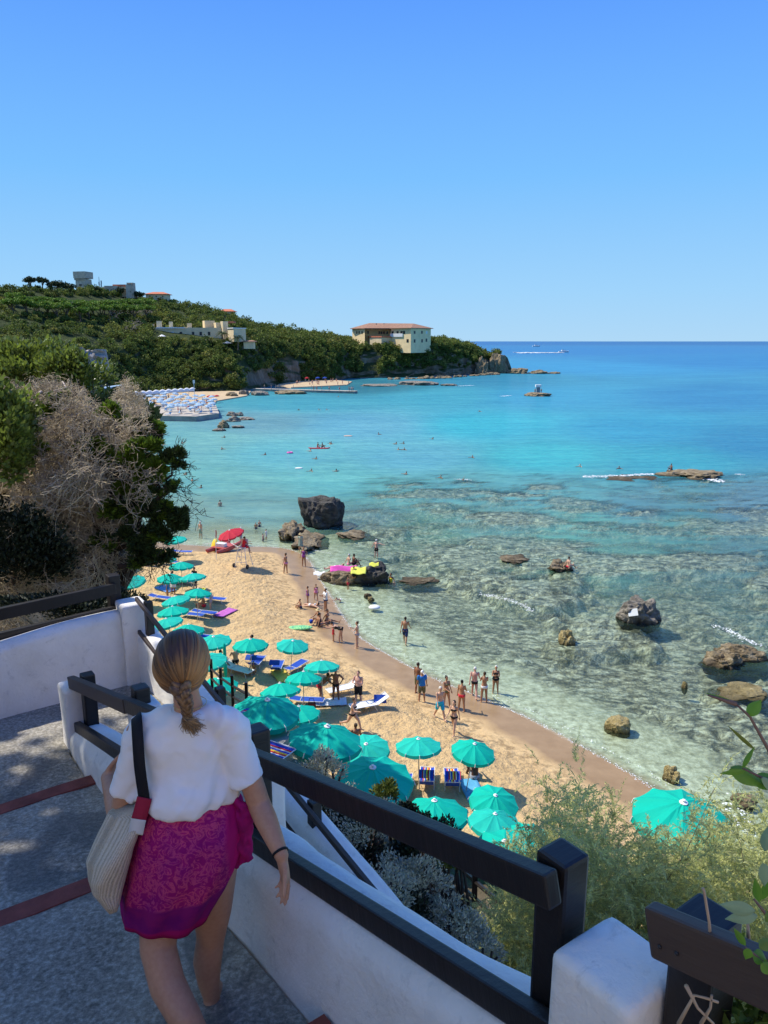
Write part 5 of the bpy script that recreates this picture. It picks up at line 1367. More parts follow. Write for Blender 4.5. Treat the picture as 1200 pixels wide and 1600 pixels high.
def cloth_mesh(p, kind):
    J = joints(p); f = p.get('female', False); fat = p.get('fat', 1.0); mb = MB(); up, fw = J['up'], J['fw']; X_ = Vector((1, 0, 0)); pl = J['pel']
    def ring(c, a, b): return [c + X_ * a * math.cos(t_) + fw * b * math.sin(t_) for t_ in np.linspace(0, 2 * math.pi, 17)[:-1]]
    hipw = (.184, .150) if f else (.178, .140); hipw = (hipw[0] * fat, hipw[1] * fat ** 1.3)
    ww = (.132, .104) if f else (.148, .113); ww = (ww[0] * fat, ww[1] * fat ** 1.6); cw = (.150, .124) if f else (.172, .126); e = .012
    if kind in ('trunks', 'shorts'):
        mb.loft([ring(pl + up * h, a, b) for h, a, b in ((-.10, .11, .10), (-.03, hipw[0] + e, hipw[1]), (.08, hipw[0] + .004, hipw[1] - .012))])
        for k in 'lr': mb.capsule(J['hip' + k], .112 * fat, J['hip' + k] * (.55 if kind == 'trunks' else .25) + J['kn' + k] * (.45 if kind == 'trunks' else .75), .092, 12)
    if kind in ('brief', 'bikini', 'swimsuit'):
        mb.loft([ring(pl + up * h, a, b) for h, a, b in ((-.135, .05, .08), (-.09, .13, .125), (-.03, hipw[0] + .006, hipw[1] + .004), (.045, hipw[0] + .002, hipw[1] - .012))])
        for s in (-1, 1): mb.ellipsoid(pl - up * .04 - fw * .075 + X_ * s * .075, (.09, .078, .08), None, 10, 7)
    if kind in ('bikini',):
        mb2 = MB(); mb2.loft([ring(pl + up * h + fw * .012, a, b) for h, a, b in ((.325, .140, .112), (.36, .148, .128), (.40, .146, .12))])
        for s in (-1, 1): mb2.ellipsoid(pl + up * .36 + fw * .09 + X_ * s * .065, (.066, .058, .062), None, 10, 7)
        return fuse(mb, .016, 2), fuse(mb2, .016, 2)
    if kind == 'swimsuit':
        mb.loft([ring(pl + up * h + fw * .004, a, b) for h, a, b in ((.0, hipw[0] + .004, hipw[1] - .004), (.10, .160 * fat, .118 * fat), (.19, ww[0], ww[1]), (.28, .138, .106), (.38, cw[0], cw[1]), (.43, .12, .10))])
        for s in (-1, 1): mb.ellipsoid(pl + up * .36 + fw * .09 + X_ * s * .065, (.066, .058, .062), None, 10, 7)
    if kind in ('shirt', 'dress'):
        lo = -.02 if kind == 'shirt' else -.36
        hs = [(lo, .19 if kind == 'shirt' else .25, .14 if kind == 'shirt' else .2), (.05, .182, .138), (.19, .165, .125), (.30, .168, .128), (.40, .176, .13), (.47, .172, .108), (.515, .10, .075)]
        mb.loft([ring(pl + up * h, a * fat, b * fat) for h, a, b in hs])
        for k in 'lr': mb.capsule(J['sh' + k], .072, J['sh' + k] * .45 + J['el' + k] * .55, .062, 12)
    return (fuse(mb, .016, 3),)


def hair_mesh(p, style):
    J = joints(p); mb = MB(); h, u, f = J['head'], J['hup'], J['hfw']; X_ = Vector((1, 0, 0)); Mh = Matrix((X_, f, u)).transposed()
    mb.ellipsoid(h + u * .032 - f * .020, (.082, .094, .098), Mh, 14, 10)
    if style == 'long':
        mb.capsule(h - f * .06, .07, h - f * .085 - u * .22, .05, 10)
    if style == 'bun': mb.ellipsoid(h + u * .10 - f * .07, (.045, .045, .045), None, 10, 7)
    if style == 'hat':
        mb.loft([[h + u * z + (X_ * math.cos(a) + f * math.sin(a)) * r for a in np.linspace(0, 6.283, 15)[:-1]] for z, r in ((.03, .19), (.045, .19), (.055, .1), (.14, .085), (.16, .03))])
    return fuse(mb, .014, 2)


POSE = {
    'stand': {}, 'stand_f': {'female': True, 'armr': (0, 12, 25, 0)}, 'relax_f': {'female': True, 'legl': (10, 6, 8), 'armr': (18, 8, 60, 20)},
    'walk': {'legl': (24, 3, 10), 'legr': (-18, 3, 14), 'arml': (-22, 8, 20, 0), 'armr': (22, 8, 25, 0), 'lean': 4}, 'walk_f': {'female': True, 'legl': (26, 3, 12), 'legr': (-20, 3, 16), 'arml': (-22, 8, 20, 0), 'armr': (24, 8, 30, 0), 'lean': 4},
    'run_f': {'female': True, 'pel': .88, 'legl': (42, 3, 30), 'legr': (-28, 3, 40), 'arml': (-30, 12, 55, 0), 'armr': (36, 10, 70, 0), 'lean': 10},
    'hips': {'arml': (-12, 42, 75, 75), 'armr': (-12, 42, 75, 75)}, 'hips_f': {'female': True, 'arml': (-12, 42, 75, 75), 'armr': (0, 14, 10, 0)},
    'crossed': {'arml': (22, 14, 95, 75), 'armr': (22, 14, 90, 70), 'fat': 1.14}, 'crossed_f': {'female': True, 'arml': (22, 12, 95, 75), 'armr': (22, 12, 90, 70), 'fat': 1.12},
    'bend_f': {'female': True, 'pel': .86, 'lean': 72, 'arml': (75, 6, 5, 0), 'armr': (68, 6, 10, 0), 'legl': (8, 5, 8), 'legr': (2, 5, 6)}, 'bend': {'pel': .84, 'lean': 50, 'arml': (55, 8, 15, 0), 'armr': (45, 8, 20, 0), 'legl': (14, 6, 18), 'legr': (10, 6, 14)},
    'sit': {'pel': .13, 'lean': 8, 'legl': (122, 10, 98), 'legr': (118, 10, 92), 'arml': (45, 12, 40, 20), 'armr': (42, 12, 45, 20)}, 'sit_f': {'female': True, 'pel': .13, 'lean': 4, 'legl': (95, 12, 12), 'legr': (110, 8, 70), 'arml': (-30, 14, 5, 0), 'armr': (-28, 14, 5, 0)},
    'seat': {'pel': .12, 'lean': 10, 'legl': (85, 10, 80), 'legr': (85, 12, 80), 'arml': (40, 12, 50, 15), 'armr': (38, 12, 45, 15)},
    'lie': {'pel': .12, 'lean': -88, 'nod': 20, 'legl': (85, 5, 6), 'legr': (95, 5, 40), 'arml': (-85, 20, 20, 0), 'armr': (-85, 25, 30, 0)},
    'crawl': {'pel': .36, 'lean': 78, 'nod': -35, 'arml': (85, 10, 5, 0), 'armr': (70, 10, 5, 0), 'legl': (20, 6, 95), 'legr': (5, 6, 95), 'foot': 20},
    'reach': {'arml': (8, 35, 10, 0), 'armr': (10, 80, 8, 0), 'lean': 3}, 'wave': {'arml': (10, 15, 20, 0), 'armr': (20, 100, 20, 0)},
    'swim': {'lean': 25, 'nod': -20, 'arml': (70, 30, 25, 0), 'armr': (75, 30, 20, 0)}, 'crawl_swim': {'pel': .5, 'lean': 86, 'nod': -60, 'arml': (170, 12, 10, 0), 'armr': (100, 20, 15, 0), 'legl': (-4, 4, 4), 'legr': (-8, 4, 8), 'foot': 20},
    'phone_f': {'female': True, 'arml': (30, 8, 85, 40), 'armr': (30, 8, 85, 40)}}
_cache = {}


def cached(key, fn):
    if key not in _cache: _cache[key] = fn()
    return _cache[key]


def with_mat(o, m):
    o.data = o.data if o.data.users == 1 and not len(o.data.materials) else o.data.copy()
    o.data.materials.clear(); o.data.materials.append(m)


_withm = {}


def mesh_with(me, m):
    k = (me.name, m.name)
    if k not in _withm:
        c = me.copy(); c.materials.clear(); c.materials.append(m); _withm[k] = c
    return _withm[k]


def person(label, loc, pose, yaw=0, skin='tan', hair='black', style='short', cloth='trunks', cc='black', top=None, tc=None, h=1.72, group=None, roll=None):
    """yaw 0 looks out along +y, away from the camera"""
    p = POSE[pose]
    b = mesh_with(cached(('b', pose), lambda: body_mesh(p)), SK[skin])
    o = link('person', b, None, None, loc); o.rotation_euler = (0, 0, rad(yaw)); s = h / 1.72; o.scale = (s, s, s)
    tag(o, label, 'person', group)
    link('hair' if hair not in ('yellowhat', 'straw', 'whitecap', 'redcap') else 'hat', mesh_with(cached(('h', pose, style), lambda: hair_mesh(p, style)), HR[hair]), None, o)
    if cloth:
        ms = cached(('c', pose, cloth), lambda: cloth_mesh(p, cloth)); nm = {'trunks': ['swim_trunks'], 'shorts': ['shorts'], 'brief': ['swim_briefs'], 'bikini': ['bikini_bottom', 'bikini_top'], 'swimsuit': ['swimsuit'], 'shirt': ['shirt'], 'dress': ['dress']}[cloth]
        for n_, m_ in zip(nm, ms): link(n_, mesh_with(m_, CL[cc]), None, o)
    if top: link({'shirt': 'shirt', 'dress': 'dress'}.get(top, top), mesh_with(cached(('c', pose, top), lambda: cloth_mesh(p, top))[0], CL[tc]), None, o)
    return o


def on_sand(label, px, py, pose, dz=0.0, **kw):
    c = P(px, py, .5)
    for _ in range(4): z = max(sand_at(c[0], c[1]), -1.2); c = P(px, py, z)
    return person(label, (c[0], c[1], z + dz), pose, **kw)


# --- standing in and along the water
on_sand('man in olive shorts standing in the shallows left of the red parasol', 314, 841, 'stand', yaw=150, skin='fair', hair='whitecap', cloth='shorts', cc='sage')
on_sand('man wading chest high by the juniper tips', 291, 812, 'stand', yaw=60, skin='brown', cloth='trunks', cc='navy')
on_sand('woman in a sage dress and hat stepping out by the ledge', 470, 862, 'stand_f', yaw=170, skin='fair', hair='straw', style='hat', cloth='dress', cc='sage')
on_sand('woman in a purple swimsuit wading near the sage dress', 475, 885, 'hips_f', yaw=160, skin='tan', hair='brownhair', cloth='swimsuit', cc='purple')
on_sand('woman in a pale bikini standing alone on the dry sand', 447, 896, 'relax_f', yaw=60, skin='tan', hair='brownhair', style='bun', cloth='bikini', cc='pink')
on_sand('girl in purple swimsuit standing near the sitting children', 481, 944, 'stand_f', yaw=100, skin='tan', hair='black', cloth='swimsuit', cc='purple', h=1.35)
on_sand('smaller girl walking at the water edge', 494, 939, 'walk_f', yaw=190, skin='tan', hair='black', cloth='swimsuit', cc='pink', h=1.3)
on_sand('woman in white top and dark bikini bottom holding something', 509, 956, 'phone_f', yaw=120, skin='tan', hair='black', cloth='brief', cc='navy', top='shirt', tc='white')
on_sand('baby crawling in the wash', 532, 941, 'crawl', yaw=110, skin='fair', hair='brownhair', cloth='brief', cc='white', h=.95)
on_sand('man in dark trunks reaching out while wading past the towel rock', 588, 872, 'reach', yaw=-30, skin='pink', hair='whitecap', cloth='trunks', cc='black')
on_sand('woman in a black swimsuit standing at the towel rock', 553, 915, 'stand_f', yaw=20, skin='tan', hair='blond', style='bun', cloth='swimsuit', cc='black', h=1.62)
on_sand('small child in red trunks beside the towel rock', 544, 921, 'stand', yaw=60, skin='tan', hair='brownhair', cloth='trunks', cc='red', h=1.05)
on_sand('person in yellow sitting in the shallows', 611, 915, 'sit_f', yaw=150, skin='brown', hair='black', cloth='swimsuit', cc='yellow', dz=.1)
on_sand('toddler in orange in front of the yellow bather', 616, 918, 'sit', yaw=170, skin='fair', hair='blond', cloth='trunks', cc='orange', h=.9, dz=.1)
on_sand('sitting child at the end of the family group', 470, 950, 'sit', yaw=120, skin='tan', hair='brownhair', cloth='trunks', cc='navy', h=1.25)
on_sand('person lying on the sand behind the turquoise inflatable', 485, 948, 'lie', yaw=70, skin='fair', hair='brownhair', cloth='bikini', cc='white')
on_sand('woman in black sitting with her back turned at the inflatable', 498, 979, 'sit_f', yaw=-60, skin='tan', hair='black', cloth='swimsuit', cc='black')
on_sand('bather with a white hat in the sitting group', 499, 971, 'sit', yaw=140, skin='tan', hair='straw', style='hat', cloth='trunks', cc='grey')
on_sand('man leaning back on the wet sand of the sitting group', 511, 972, 'sit_f', yaw=-120, skin='tan', hair='black', cloth='brief', cc='black')
on_sand('woman in a black swimsuit bending down to a child', 533, 1003, 'bend_f', yaw=75, skin='fair', hair='black', style='bun', cloth='swimsuit', cc='black')
on_sand('child in a red top squatting under the bending woman', 521, 1002, 'stand', yaw=-70, skin='tan', hair='black', cloth='brief', cc='red', top='shirt', tc='red', h=.98)
on_sand('woman in a grey bikini holding a toy at the water edge', 558, 1012, 'phone_f', yaw=80, skin='fair', hair='brownhair', style='bun', cloth='bikini', cc='grey')
on_sand('man in blue shorts walking into the sea', 633, 1006, 'walk', yaw=-15, skin='tan', hair='black', cloth='shorts', cc='navy', h=1.8)
on_sand('tanned man behind the man in the blue shirt', 653, 1084, 'stand', yaw=-40, skin='brown', hair='brownhair', cloth='shorts', cc='olive', h=1.8)
on_sand('man in a bright blue shirt and olive shorts facing the sea', 659, 1096, 'stand', yaw=10, skin='tan', hair='whitecap', cloth='shorts', cc='olive', top='shirt', tc='blue', h=1.75)
on_sand('man in turquoise shorts striding along the wet sand', 687, 1124, 'walk', yaw=200, skin='fair', hair='white', cloth='shorts', cc='turq', h=1.75)
on_sand('tanned woman beside the man in turquoise shorts', 697, 1104, 'relax_f', yaw=210, skin='tan', hair='black', style='bun', cloth='bikini', cc='olive', h=1.7)
on_sand('woman in a red bikini bottom seen from behind', 721, 1111, 'relax_f', yaw=-20, skin='tan', hair='black', style='bun', cloth='bikini', cc='red')
on_sand('woman with long black hair walking off the water', 709, 1147, 'walk_f', yaw=150, skin='fair', hair='black', style='long', cloth='bikini', cc='black')
on_sand('white haired man in black trunks facing out to sea', 741, 1090, 'walk', yaw=-10, skin='pink', hair='white', cloth='brief', cc='black', h=1.75)
on_sand('woman in a white bikini bottom between two elderly bathers', 756, 1097, 'phone_f', yaw=0, skin='tan', hair='brownhair', style='bun', cloth='bikini', cc='white')
on_sand('elderly woman in a black swimsuit standing ankle deep', 774, 1083, 'crossed_f', yaw=170, skin='tan', hair='white', cloth='swimsuit', cc='black', h=1.6)
# --- under the parasols
on_sand('heavy man with crossed arms in dark trunks beside the white lounger', 560, 1100, 'crossed', yaw=160, skin='pink', hair='brownhair', cloth='shorts', cc='black', h=1.78)
on_sand('dark tanned person with hands on hips under a parasol', 525, 1095, 'hips', yaw=175, skin='brown', hair='black', cloth='brief', cc='black', h=1.75)
on_sand('tanned person bending under the same parasol', 500, 1096, 'bend', yaw=-60, skin='brown', hair='black', cloth='brief', cc='red', h=1.7)
on_sand('woman in a black bikini running past the white lounger', 551, 1142, 'run_f', yaw=-120, skin='fair', hair='brownhair', style='bun', cloth='bikini', cc='black')
on_sand('dark skinned man sitting under the right parasol', 742, 1218, 'sit', yaw=10, skin='dark', hair='black', cloth='trunks', cc='grey', h=1.75)
on_sand('person whose head shows between two large parasols', 556, 1186, 'stand', yaw=20, skin='brown', hair='brownhair', cloth='trunks', cc='navy', h=1.7)
on_sand('bare backed man sitting on the white padded lounger', 369, 1044, 'seat', yaw=30, skin='fair', hair='brownhair', cloth='trunks', cc='black', dz=.3)
on_sand('person in a white shirt standing behind the blue lounger', 395, 1036, 'stand', yaw=100, skin='brown', hair='black', cloth='shorts', cc='grey', top='shirt', tc='white', h=1.7)
on_sand('small bather reclining in the shade of the blue lounger', 397, 1050, 'sit', yaw=170, skin='tan', hair='blond', cloth='trunks', cc='orange', h=1.2)
on_sand('visitor with a yellow hat stooping under a parasol', 331, 951, 'bend', yaw=100, skin='fair', hair='yellowhat', style='hat', cloth='shorts', cc='grey', top='shirt', tc='grey', h=1.75)
on_sand('bather sitting behind the stooping visitor', 319, 948, 'sit', yaw=120, skin='tan', hair='black', cloth='trunks', cc='red')
on_sand('person in black under the parasol beside the juniper', 305, 921, 'stand', yaw=150, skin='tan', hair='black', cloth='shorts', cc='black', top='shirt', tc='black', h=1.7)
on_sand('woman in a white dress among the shaded loungers', 271, 928, 'stand_f', yaw=150, skin='brown', hair='black', cloth='dress', cc='white')
on_sand('sunbather lying among the shaded loungers', 284, 914, 'lie', yaw=80, skin='fair', hair='black', cloth='bikini', cc='pink', dz=.3)
on_sand('tanned man standing between the parasols near the corner pillar', 262, 934, 'stand', yaw=120, skin='tan', hair='black', cloth='trunks', cc='blue')
on_sand('reclining bather in the purple lounger by the stair fence', 345, 1046, 'sit_f', yaw=-90, skin='tan', hair='black', cloth='bikini', cc='white', dz=.2)
# --- lifeguard and helpers
q = Vector(lg.location); person('lifeguard in red sitting on the tall chair', (q.x + .05, q.y - .05, q.z + 1.58), 'seat', yaw=-70, skin='tan', hair='black', cloth='shorts', cc='red', top='shirt', tc='red')
on_sand('bather in a pale cap behind the lifeguard chair', 377, 852, 'stand', yaw=100, skin='tan', hair='whitecap', cloth='trunks', cc='grey', h=1.75)
# --- on the rocks
c = P(545, 884, .9); person('left of the couple sitting on the towel rock', (c[0], c[1], .95), 'sit_f', yaw=-60, skin='fair', hair='white', cloth='bikini', cc='pink'); c = P(552, 884, .9); person('right of the couple sitting on the towel rock, dark haired', (c[0], c[1], .95), 'sit', yaw=-60, skin='brown', hair='black', cloth='trunks', cc='black')
c = P(524, 887, .9); person('sunbather lying behind the pink towel', (c[0], c[1], .85), 'lie', yaw=85, skin='pink', hair='blond', cloth='bikini', cc='white')
c = P(888, 886, .3); person('bather in red beside the pointed brown rock', (c[0], c[1], .25), 'sit_f', yaw=-60, skin='fair', hair='brownhair', cloth='bikini', cc='red')
c = P(1053, 738, .6); person('bather sitting on the long reef island', (c[0], c[1] + 1, .75), 'sit', yaw=120, skin='brown', hair='black', cloth='trunks', cc='navy')
for dx, lab in ((-1.2, 'left of two bathers on the far lone reef'), (.9, 'right of two bathers on the far lone reef')): c = P(844, 617, .6); person(lab, (c[0] + dx, c[1] + 3, .9), 'stand', yaw=180 + dx * 20, skin='tan', hair='black', cloth='trunks', cc='navy')
wb = MB().box((0, 0, 0), (2.0, 1.5, .9)); c = P(844.5, 610, 0); wbm = bevelled(wb.mesh('box'), .1); wo = link('cool_box', wbm, m_whitep, None, (P(844, 617, 0)[0], P(844, 617, 0)[1] + 4, 2.9)); tag(wo, 'white box raised on the far lone reef', 'box')
MB().box((0, 0, -1.4), (1.2, 1.0, 2.0)).build('stand', m_mast, wo)
# --- swimmers
SW = [(283, 692, 'swimmer off the juniper tip, nearest the pier'), (255, 679, 'swimmer just under the pier wall at far left'), (351, 684, 'swimmer below the rocks off the pier'), (346, 702, 'dark haired swimmer in the left bay below the pier rocks'), (254, 696, 'swimmer half hidden at the juniper edge'), (293, 742, 'left of two swimmers beside the juniper twigs'), (299, 752, 'black haired right swimmer beside the juniper twigs'), (317, 762, 'swimmer right of the juniper twigs, low in the water'),
      (416, 711, 'swimmer left of the pink ring'), (487, 705, 'swimmer holding the paddle board'), (496, 717, 'swimmer right below the paddle board'), (488, 736, 'swimmer between the white float and the black rock'), (526, 737, 'swimmer straight above the black rock'), (514, 694, 'left of two heads right of the paddle board'), (519, 693, 'right of two heads right of the paddle board'), (590, 679, 'lone dark head in the middle of the bay'),
      (621, 694, 'upper left head of the four swimmers in mid bay'), (632, 693, 'upper right head of the four swimmers in mid bay'), (622, 703, 'lower left head of the four swimmers in mid bay'), (632, 703, 'lower right head of the four swimmers in mid bay'), (678, 686, 'lone head right of the four swimmers'), (690, 747, 'swimmer left of the white splash'), (739, 715, 'swimmer far right of the bay'), (637, 741, 'swimmer raising white foam left of the splash'),
      (727, 749.5, 'swimmer doing the crawl with a white splash'), (907, 729, 'swimmer off the left end of the reef island'), (967, 732, 'swimmer behind the reef island foam'), (498, 640.5, 'left head of the pair off the jetty'), (510, 640.5, 'right head of the pair off the jetty'), (749, 643, 'swimmer far out below the lone reef'), (467, 641, 'head near the end of the jetty'), (530, 620, 'head beyond the jetty end')]
for i, (px, py, lab) in enumerate(SW):
    c = P(px, py, 0); pose = 'crawl_swim' if 'crawl' in lab else 'swim'
    person(lab, (c[0], c[1], -.62 if pose == 'crawl_swim' else -1.18 - .1 * R.random()), pose, yaw=R.uniform(0, 360), skin=R.choice(['fair', 'tan', 'brown', 'tan']), hair=R.choice(['black', 'brownhair', 'black', 'blond']), cloth='trunks', cc='navy')
for px, py, lab, dz, sk in ((344, 791, 'man standing waist deep before the left bay', -.95, 'fair'), (400, 826, 'left of two children sitting in the shallows beyond the red parasol', -.55, 'tan'), (405.5, 823, 'right of two children sitting in the shallows beyond the red parasol', -.5, 'fair'), (416, 840, 'bather in white kneeling in the shallows', -.35, 'fair'), (411, 843, 'bather crouching at the last ripple of sand', -.6, 'pink')):
    c = P(px, py, 0); person(lab, (c[0], c[1], dz), 'stand', yaw=R.uniform(0, 360), skin=sk, hair='black', cloth='trunks', cc='white' if 'white' in lab else 'navy', h=1.7 if dz < -.9 else 1.2, top='shirt' if 'white' in lab else None, tc='white')
c = P(496, 700, 0); person('rear rider sitting on the paddle board', (c[0], c[1], .12), 'seat', yaw=-90, skin='brown', hair='black', cloth='trunks', cc='red'); c = P(503, 700.5, 0); person('front rider sitting on the paddle board', (c[0], c[1], .12), 'sit', yaw=-90, skin='brown', hair='black', cloth='trunks', cc='black')
# --- tiny bathers on the far shore
for i in range(11):
    f = R.random(); q = np.array(a_jet) if False else P(404 + f * 148, 607.6 + f * 3.8, .84)
    person('tiny bather standing on the stone jetty', (q[0], q[1] + R.uniform(-.8, .8), .84), R.choice(['stand', 'stand_f', 'hips', 'walk']), yaw=R.uniform(0, 360), skin=R.choice(['fair', 'tan', 'pink']), hair='black', cloth='trunks', cc=R.choice(['navy', 'red', 'white']), group='bathers on the jetty')
for i in range(26):
    px = R.gauss(497, 24); px = min(max(px, 445), 545); py = R.uniform(595.5, 602); q = P(px, py, .55)
    person('tiny bather on the far beach under the cliff', (q[0], q[1], .55), R.choice(['stand', 'stand_f', 'hips', 'walk', 'sit']), yaw=R.uniform(0, 360), skin=R.choice(['fair', 'tan', 'pink']), hair=R.choice(['black', 'blond']), cloth='trunks', cc=R.choice(['navy', 'red', 'white', 'black']), group='bathers on the far beach')
for i in range(34):
    px, Y = R.choice(spots); c = W(px + R.uniform(-6, 6), 640, Y + R.uniform(-3, 3)); sh_ = R.random() < .4
    person('tiny bather among the pale blue parasols', (c[0], c[1], zt), R.choice(['stand', 'stand_f', 'hips', 'walk', 'stand', 'sit']), yaw=R.uniform(0, 360), skin=R.choice(['fair', 'tan', 'pink']), hair=R.choice(['black', 'blond', 'whitecap']), cloth='trunks', cc=R.choice(['navy', 'red', 'white', 'pink']), top='shirt' if sh_ else None, tc=R.choice(['white', 'pink', 'red', 'navy']), group='bathers on the bathing pier')
# ================================================================== stairs, white walls and wooden rails
def plaster():
    t = NT('white_plaster'); oc = t.n('TexCoord').outputs['Object']
    c = t.ramp(t.noise(oc, 2.2, 7, .65), [(.3, (.68, .64, .57)), (.55, (.78, .745, .68)), (.75, (.83, .80, .74))])
    st = t.ramp(t.noise(oc, 9, 8, .75, .4), [(.56, (0, 0, 0)), (.70, (1, 1, 1))]); c = t.mix(t.math('MULTIPLY', st, .42), c, (.33, .31, .28))
    h = t.math('ADD', t.noise(oc, 6, 6, .6), t.math('MULTIPLY', t.noise(oc, 45, 4, .6), .25))
    return t.done(t.pbsdf(c, .8, t.bump(h, .55, .03), .25))


m_plaster = plaster()


def concrete():
    t = NT('rough_step_concrete'); oc = t.n('TexCoord').outputs['Object']
    ag = t.n('TexVoronoi', feature='F1'); ag.inputs['Scale'].default_value = 55; t.l(oc, ag.inputs['Vector'])
    c = t.ramp(t.noise(oc, 1.5, 8, .68, .4), [(.28, (.105, .09, .066)), (.45, (.235, .205, .155)), (.55, (.32, .285, .22)), (.72, (.48, .435, .35))])
    c = t.mix(.55, c, t.ramp(t.noise(oc, 38, 6, .75), [(.36, (.09, .082, .066)), (.5, (.31, .285, .23)), (.64, (.68, .63, .53))]))
    st = t.ramp(t.noise(oc, 1.15, 6, .6, 1.2), [(.54, (0, 0, 0)), (.60, (1, 1, 1))]); c = t.mix(t.math('MULTIPLY', st, .55), c, (.10, .098, .09))
    h = t.math('ADD', t.noise(oc, 50, 6, .75), t.math('MULTIPLY', t.noise(oc, 7, 6, .6), .9))
    return t.done(t.pbsdf(c, .85, t.bump(h, .8, .015), .3))


m_step = concrete()
m_brick = mat('red_brick_edge', (.21, .058, .042), .85, .35, 7, bump=.5, bscale=40, bdist=.01)


def step_z(tt):
    """height under the camera of the tread at t"""
    pts = [(-5, -1.62), (-4.2, -1.75), (-4.2, -1.88), (-2.5, -2.14), (-2.5, -2.27), (-.78, -2.46), (-.78, -2.57), (.97, -2.80), (.97, -2.90), (2.42, -3.06), (2.42, -3.14), (4.6, -3.2)]
    x = [p[0] + (1e-4 * i) for i, p in enumerate(pts)]; return float(np.interp(tt, x, [p[1] for p in pts]))


tts = sorted(list(np.arange(-4.6, 4.3, .06)) + [q + e for q in (-4.2, -2.5, -.78, .97, 2.42) for e in (-.004, .006)])
rows = []
for a in tts:
    n1 = 1.22 if a < 3.12 else 2.2
    r = []
    for b in np.linspace(-1.75, 1.22 if a < 3.1 else 2.25, 44):
        q = tn(a, b, step_z(a)); r.append((q[0], q[1], q[2] + .014 * (vnoise(np.array([q[0] * 7]), np.array([q[1] * 7]), 3)[0] - .5) + .03 * (vnoise(np.array([q[0] * 1.3]), np.array([q[1] * 1.3]), 4)[0] - .5)))
    rows.append(r)
tag(link('stairway', grid_mesh('stairway', np.array(rows)[:, ::-1], True), m_step), kind='structure')
# lower flight turning back behind the dividing wall
rows = []
for a in np.linspace(4.2, -3.5, 60):
    zz = -3.2 - max(0, (3.1 - a)) * .24
    rows.append([tn(a, b, zz) for b in np.linspace(1.35, 2.35, 8)])
tag(link('lower_stairway', grid_mesh('lower_stairway', np.array(rows)[:, ::-1], True), m_step), kind='structure')
for i, e in enumerate((-4.2, -2.5, -.78, .97, 2.42)):
    mb = MB(); zz = step_z(e - .03); mb.loft([[tn(e + da, b0, zz + dz + .012 * (vnoise(np.array([b0 * 5.]), np.array([e * 3]), 4)[0] - .5)) for da, dz in ((-.105 - .01 * vnoise(np.array([b0 * 6.]), np.array([e]), 6)[0], -.08), (-.105 - .01 * vnoise(np.array([b0 * 6.]), np.array([e]), 6)[0], .016), (.008, .016), (.008, -.08))] for b0 in np.linspace(-1.74, 1.22, 40)])
    o = mb.mesh('edge'); o = link('brick_step_edge', o, m_brick); tag(o, kind='structure')


def wall_along(name, f_path, width, nseg, label, m=None, seed=1, cat='wall', round_=.45):
    """a low plastered wall with a soft rounded top; f_path(u) gives centre, side vector, bottom z, top z"""
    rings = []
    for i in range(nseg + 1):
        u = i / nseg; c, sd, zb_, zt_ = f_path(u); w2 = width / 2; r = width * round_
        prof = [(-w2 - .012, zb_), (-w2, zb_ + .10), (-w2, (zb_ + zt_) * .5), (-w2, zt_ - r)] + [(-w2 + r - r * math.cos(a), zt_ - r + r * math.sin(a)) for a in np.linspace(.35, 1.5, 4)]
        prof += [(w2 - r + r * math.cos(a), zt_ - r + r * math.sin(a)) for a in np.linspace(1.5, .35, 4)] + [(w2, zt_ - r), (w2, (zb_ + zt_) * .5), (w2, zb_ + .1), (w2 + .012, zb_)]
        ring = []
        for k, (a, z) in enumerate(prof):
            j = .014 * (vnoise(np.array([u * nseg * .22 + seed * 7]), np.array([k * .6]), seed)[0] - .5) * 2
            ring.append((c[0] + sd[0] * (a + j), c[1] + sd[1] * (a + j), z + j))
        rings.append(ring)
    o = MB().loft(rings).build(name, m or m_plaster, None, True); tag(o, label, cat); return o


wall_along('low_wall', lambda u: (tn(-2.02 + u * 5.12, N0 + .02), NX, CZ - 2.35 - .25 * (-2.02 + u * 5.12 + 2) - .75, CZ - 2.20 - .252 * (-2.02 + u * 5.12)), .31, 60, 'white plastered dividing wall along the stairs under the woman\'s hand', seed=1)
wall_along('low_wall', lambda u: (tn(4.17, -2.6 + u * 4.6), SX, CZ - 3.5, CZ - 3.00 + .54 * sstep(0, 1, u) + .0), .22, 40, 'white curved landing wall below the dark fence', seed=2)
wall_along('low_wall', lambda u: (tn(4.2 - u * 8.2, 2.22), NX, CZ - 3.9 - u * 1.9, CZ - 2.62 - .115 * (u * 8.2)), .20, 50, 'white outer wall of the lower flight, sunlit on its inner face', seed=3)
wall_along('low_wall', lambda u: (tn(-5 + u * 8, -1.85), NX, CZ - 3.4, CZ - 1.2 - .24 * (u * 8)), .26, 40, 'white bank wall left of the stairs outside the picture edge', seed=4)


def pillar(tt, n, z0, z1, w_, label, d_=None, bev=.03, rot=0):
    me = MB().box((0, 0, (z1 - z0) / 2), (w_, d_ or w_, z1 - z0)).mesh('pillar'); bevelled(me, bev, 3)
    bm = bmesh.new(); bm.from_mesh(me); bmesh.ops.subdivide_edges(bm, edges=[e for e in bm.edges if e.calc_length() > .12], cuts=5, use_grid_fill=True)
    for v_ in bm.verts:
        q = mn.noise_vector(v_.co * 3.1 + Vector((tt * 9, n * 7, 0))) * .012; v_.co += q
    bm.to_mesh(me); bm.free(); me.polygons.foreach_set('use_smooth', [True] * len(me.polygons))
    q = tn(tt, n, z0); o = link('wall_pillar', me, m_plaster, None, q); o.rotation_euler = (0, 0, math.atan2(NX[1], NX[0]) + rot); tag(o, label, 'pillar', 'white wall pillars'); return o


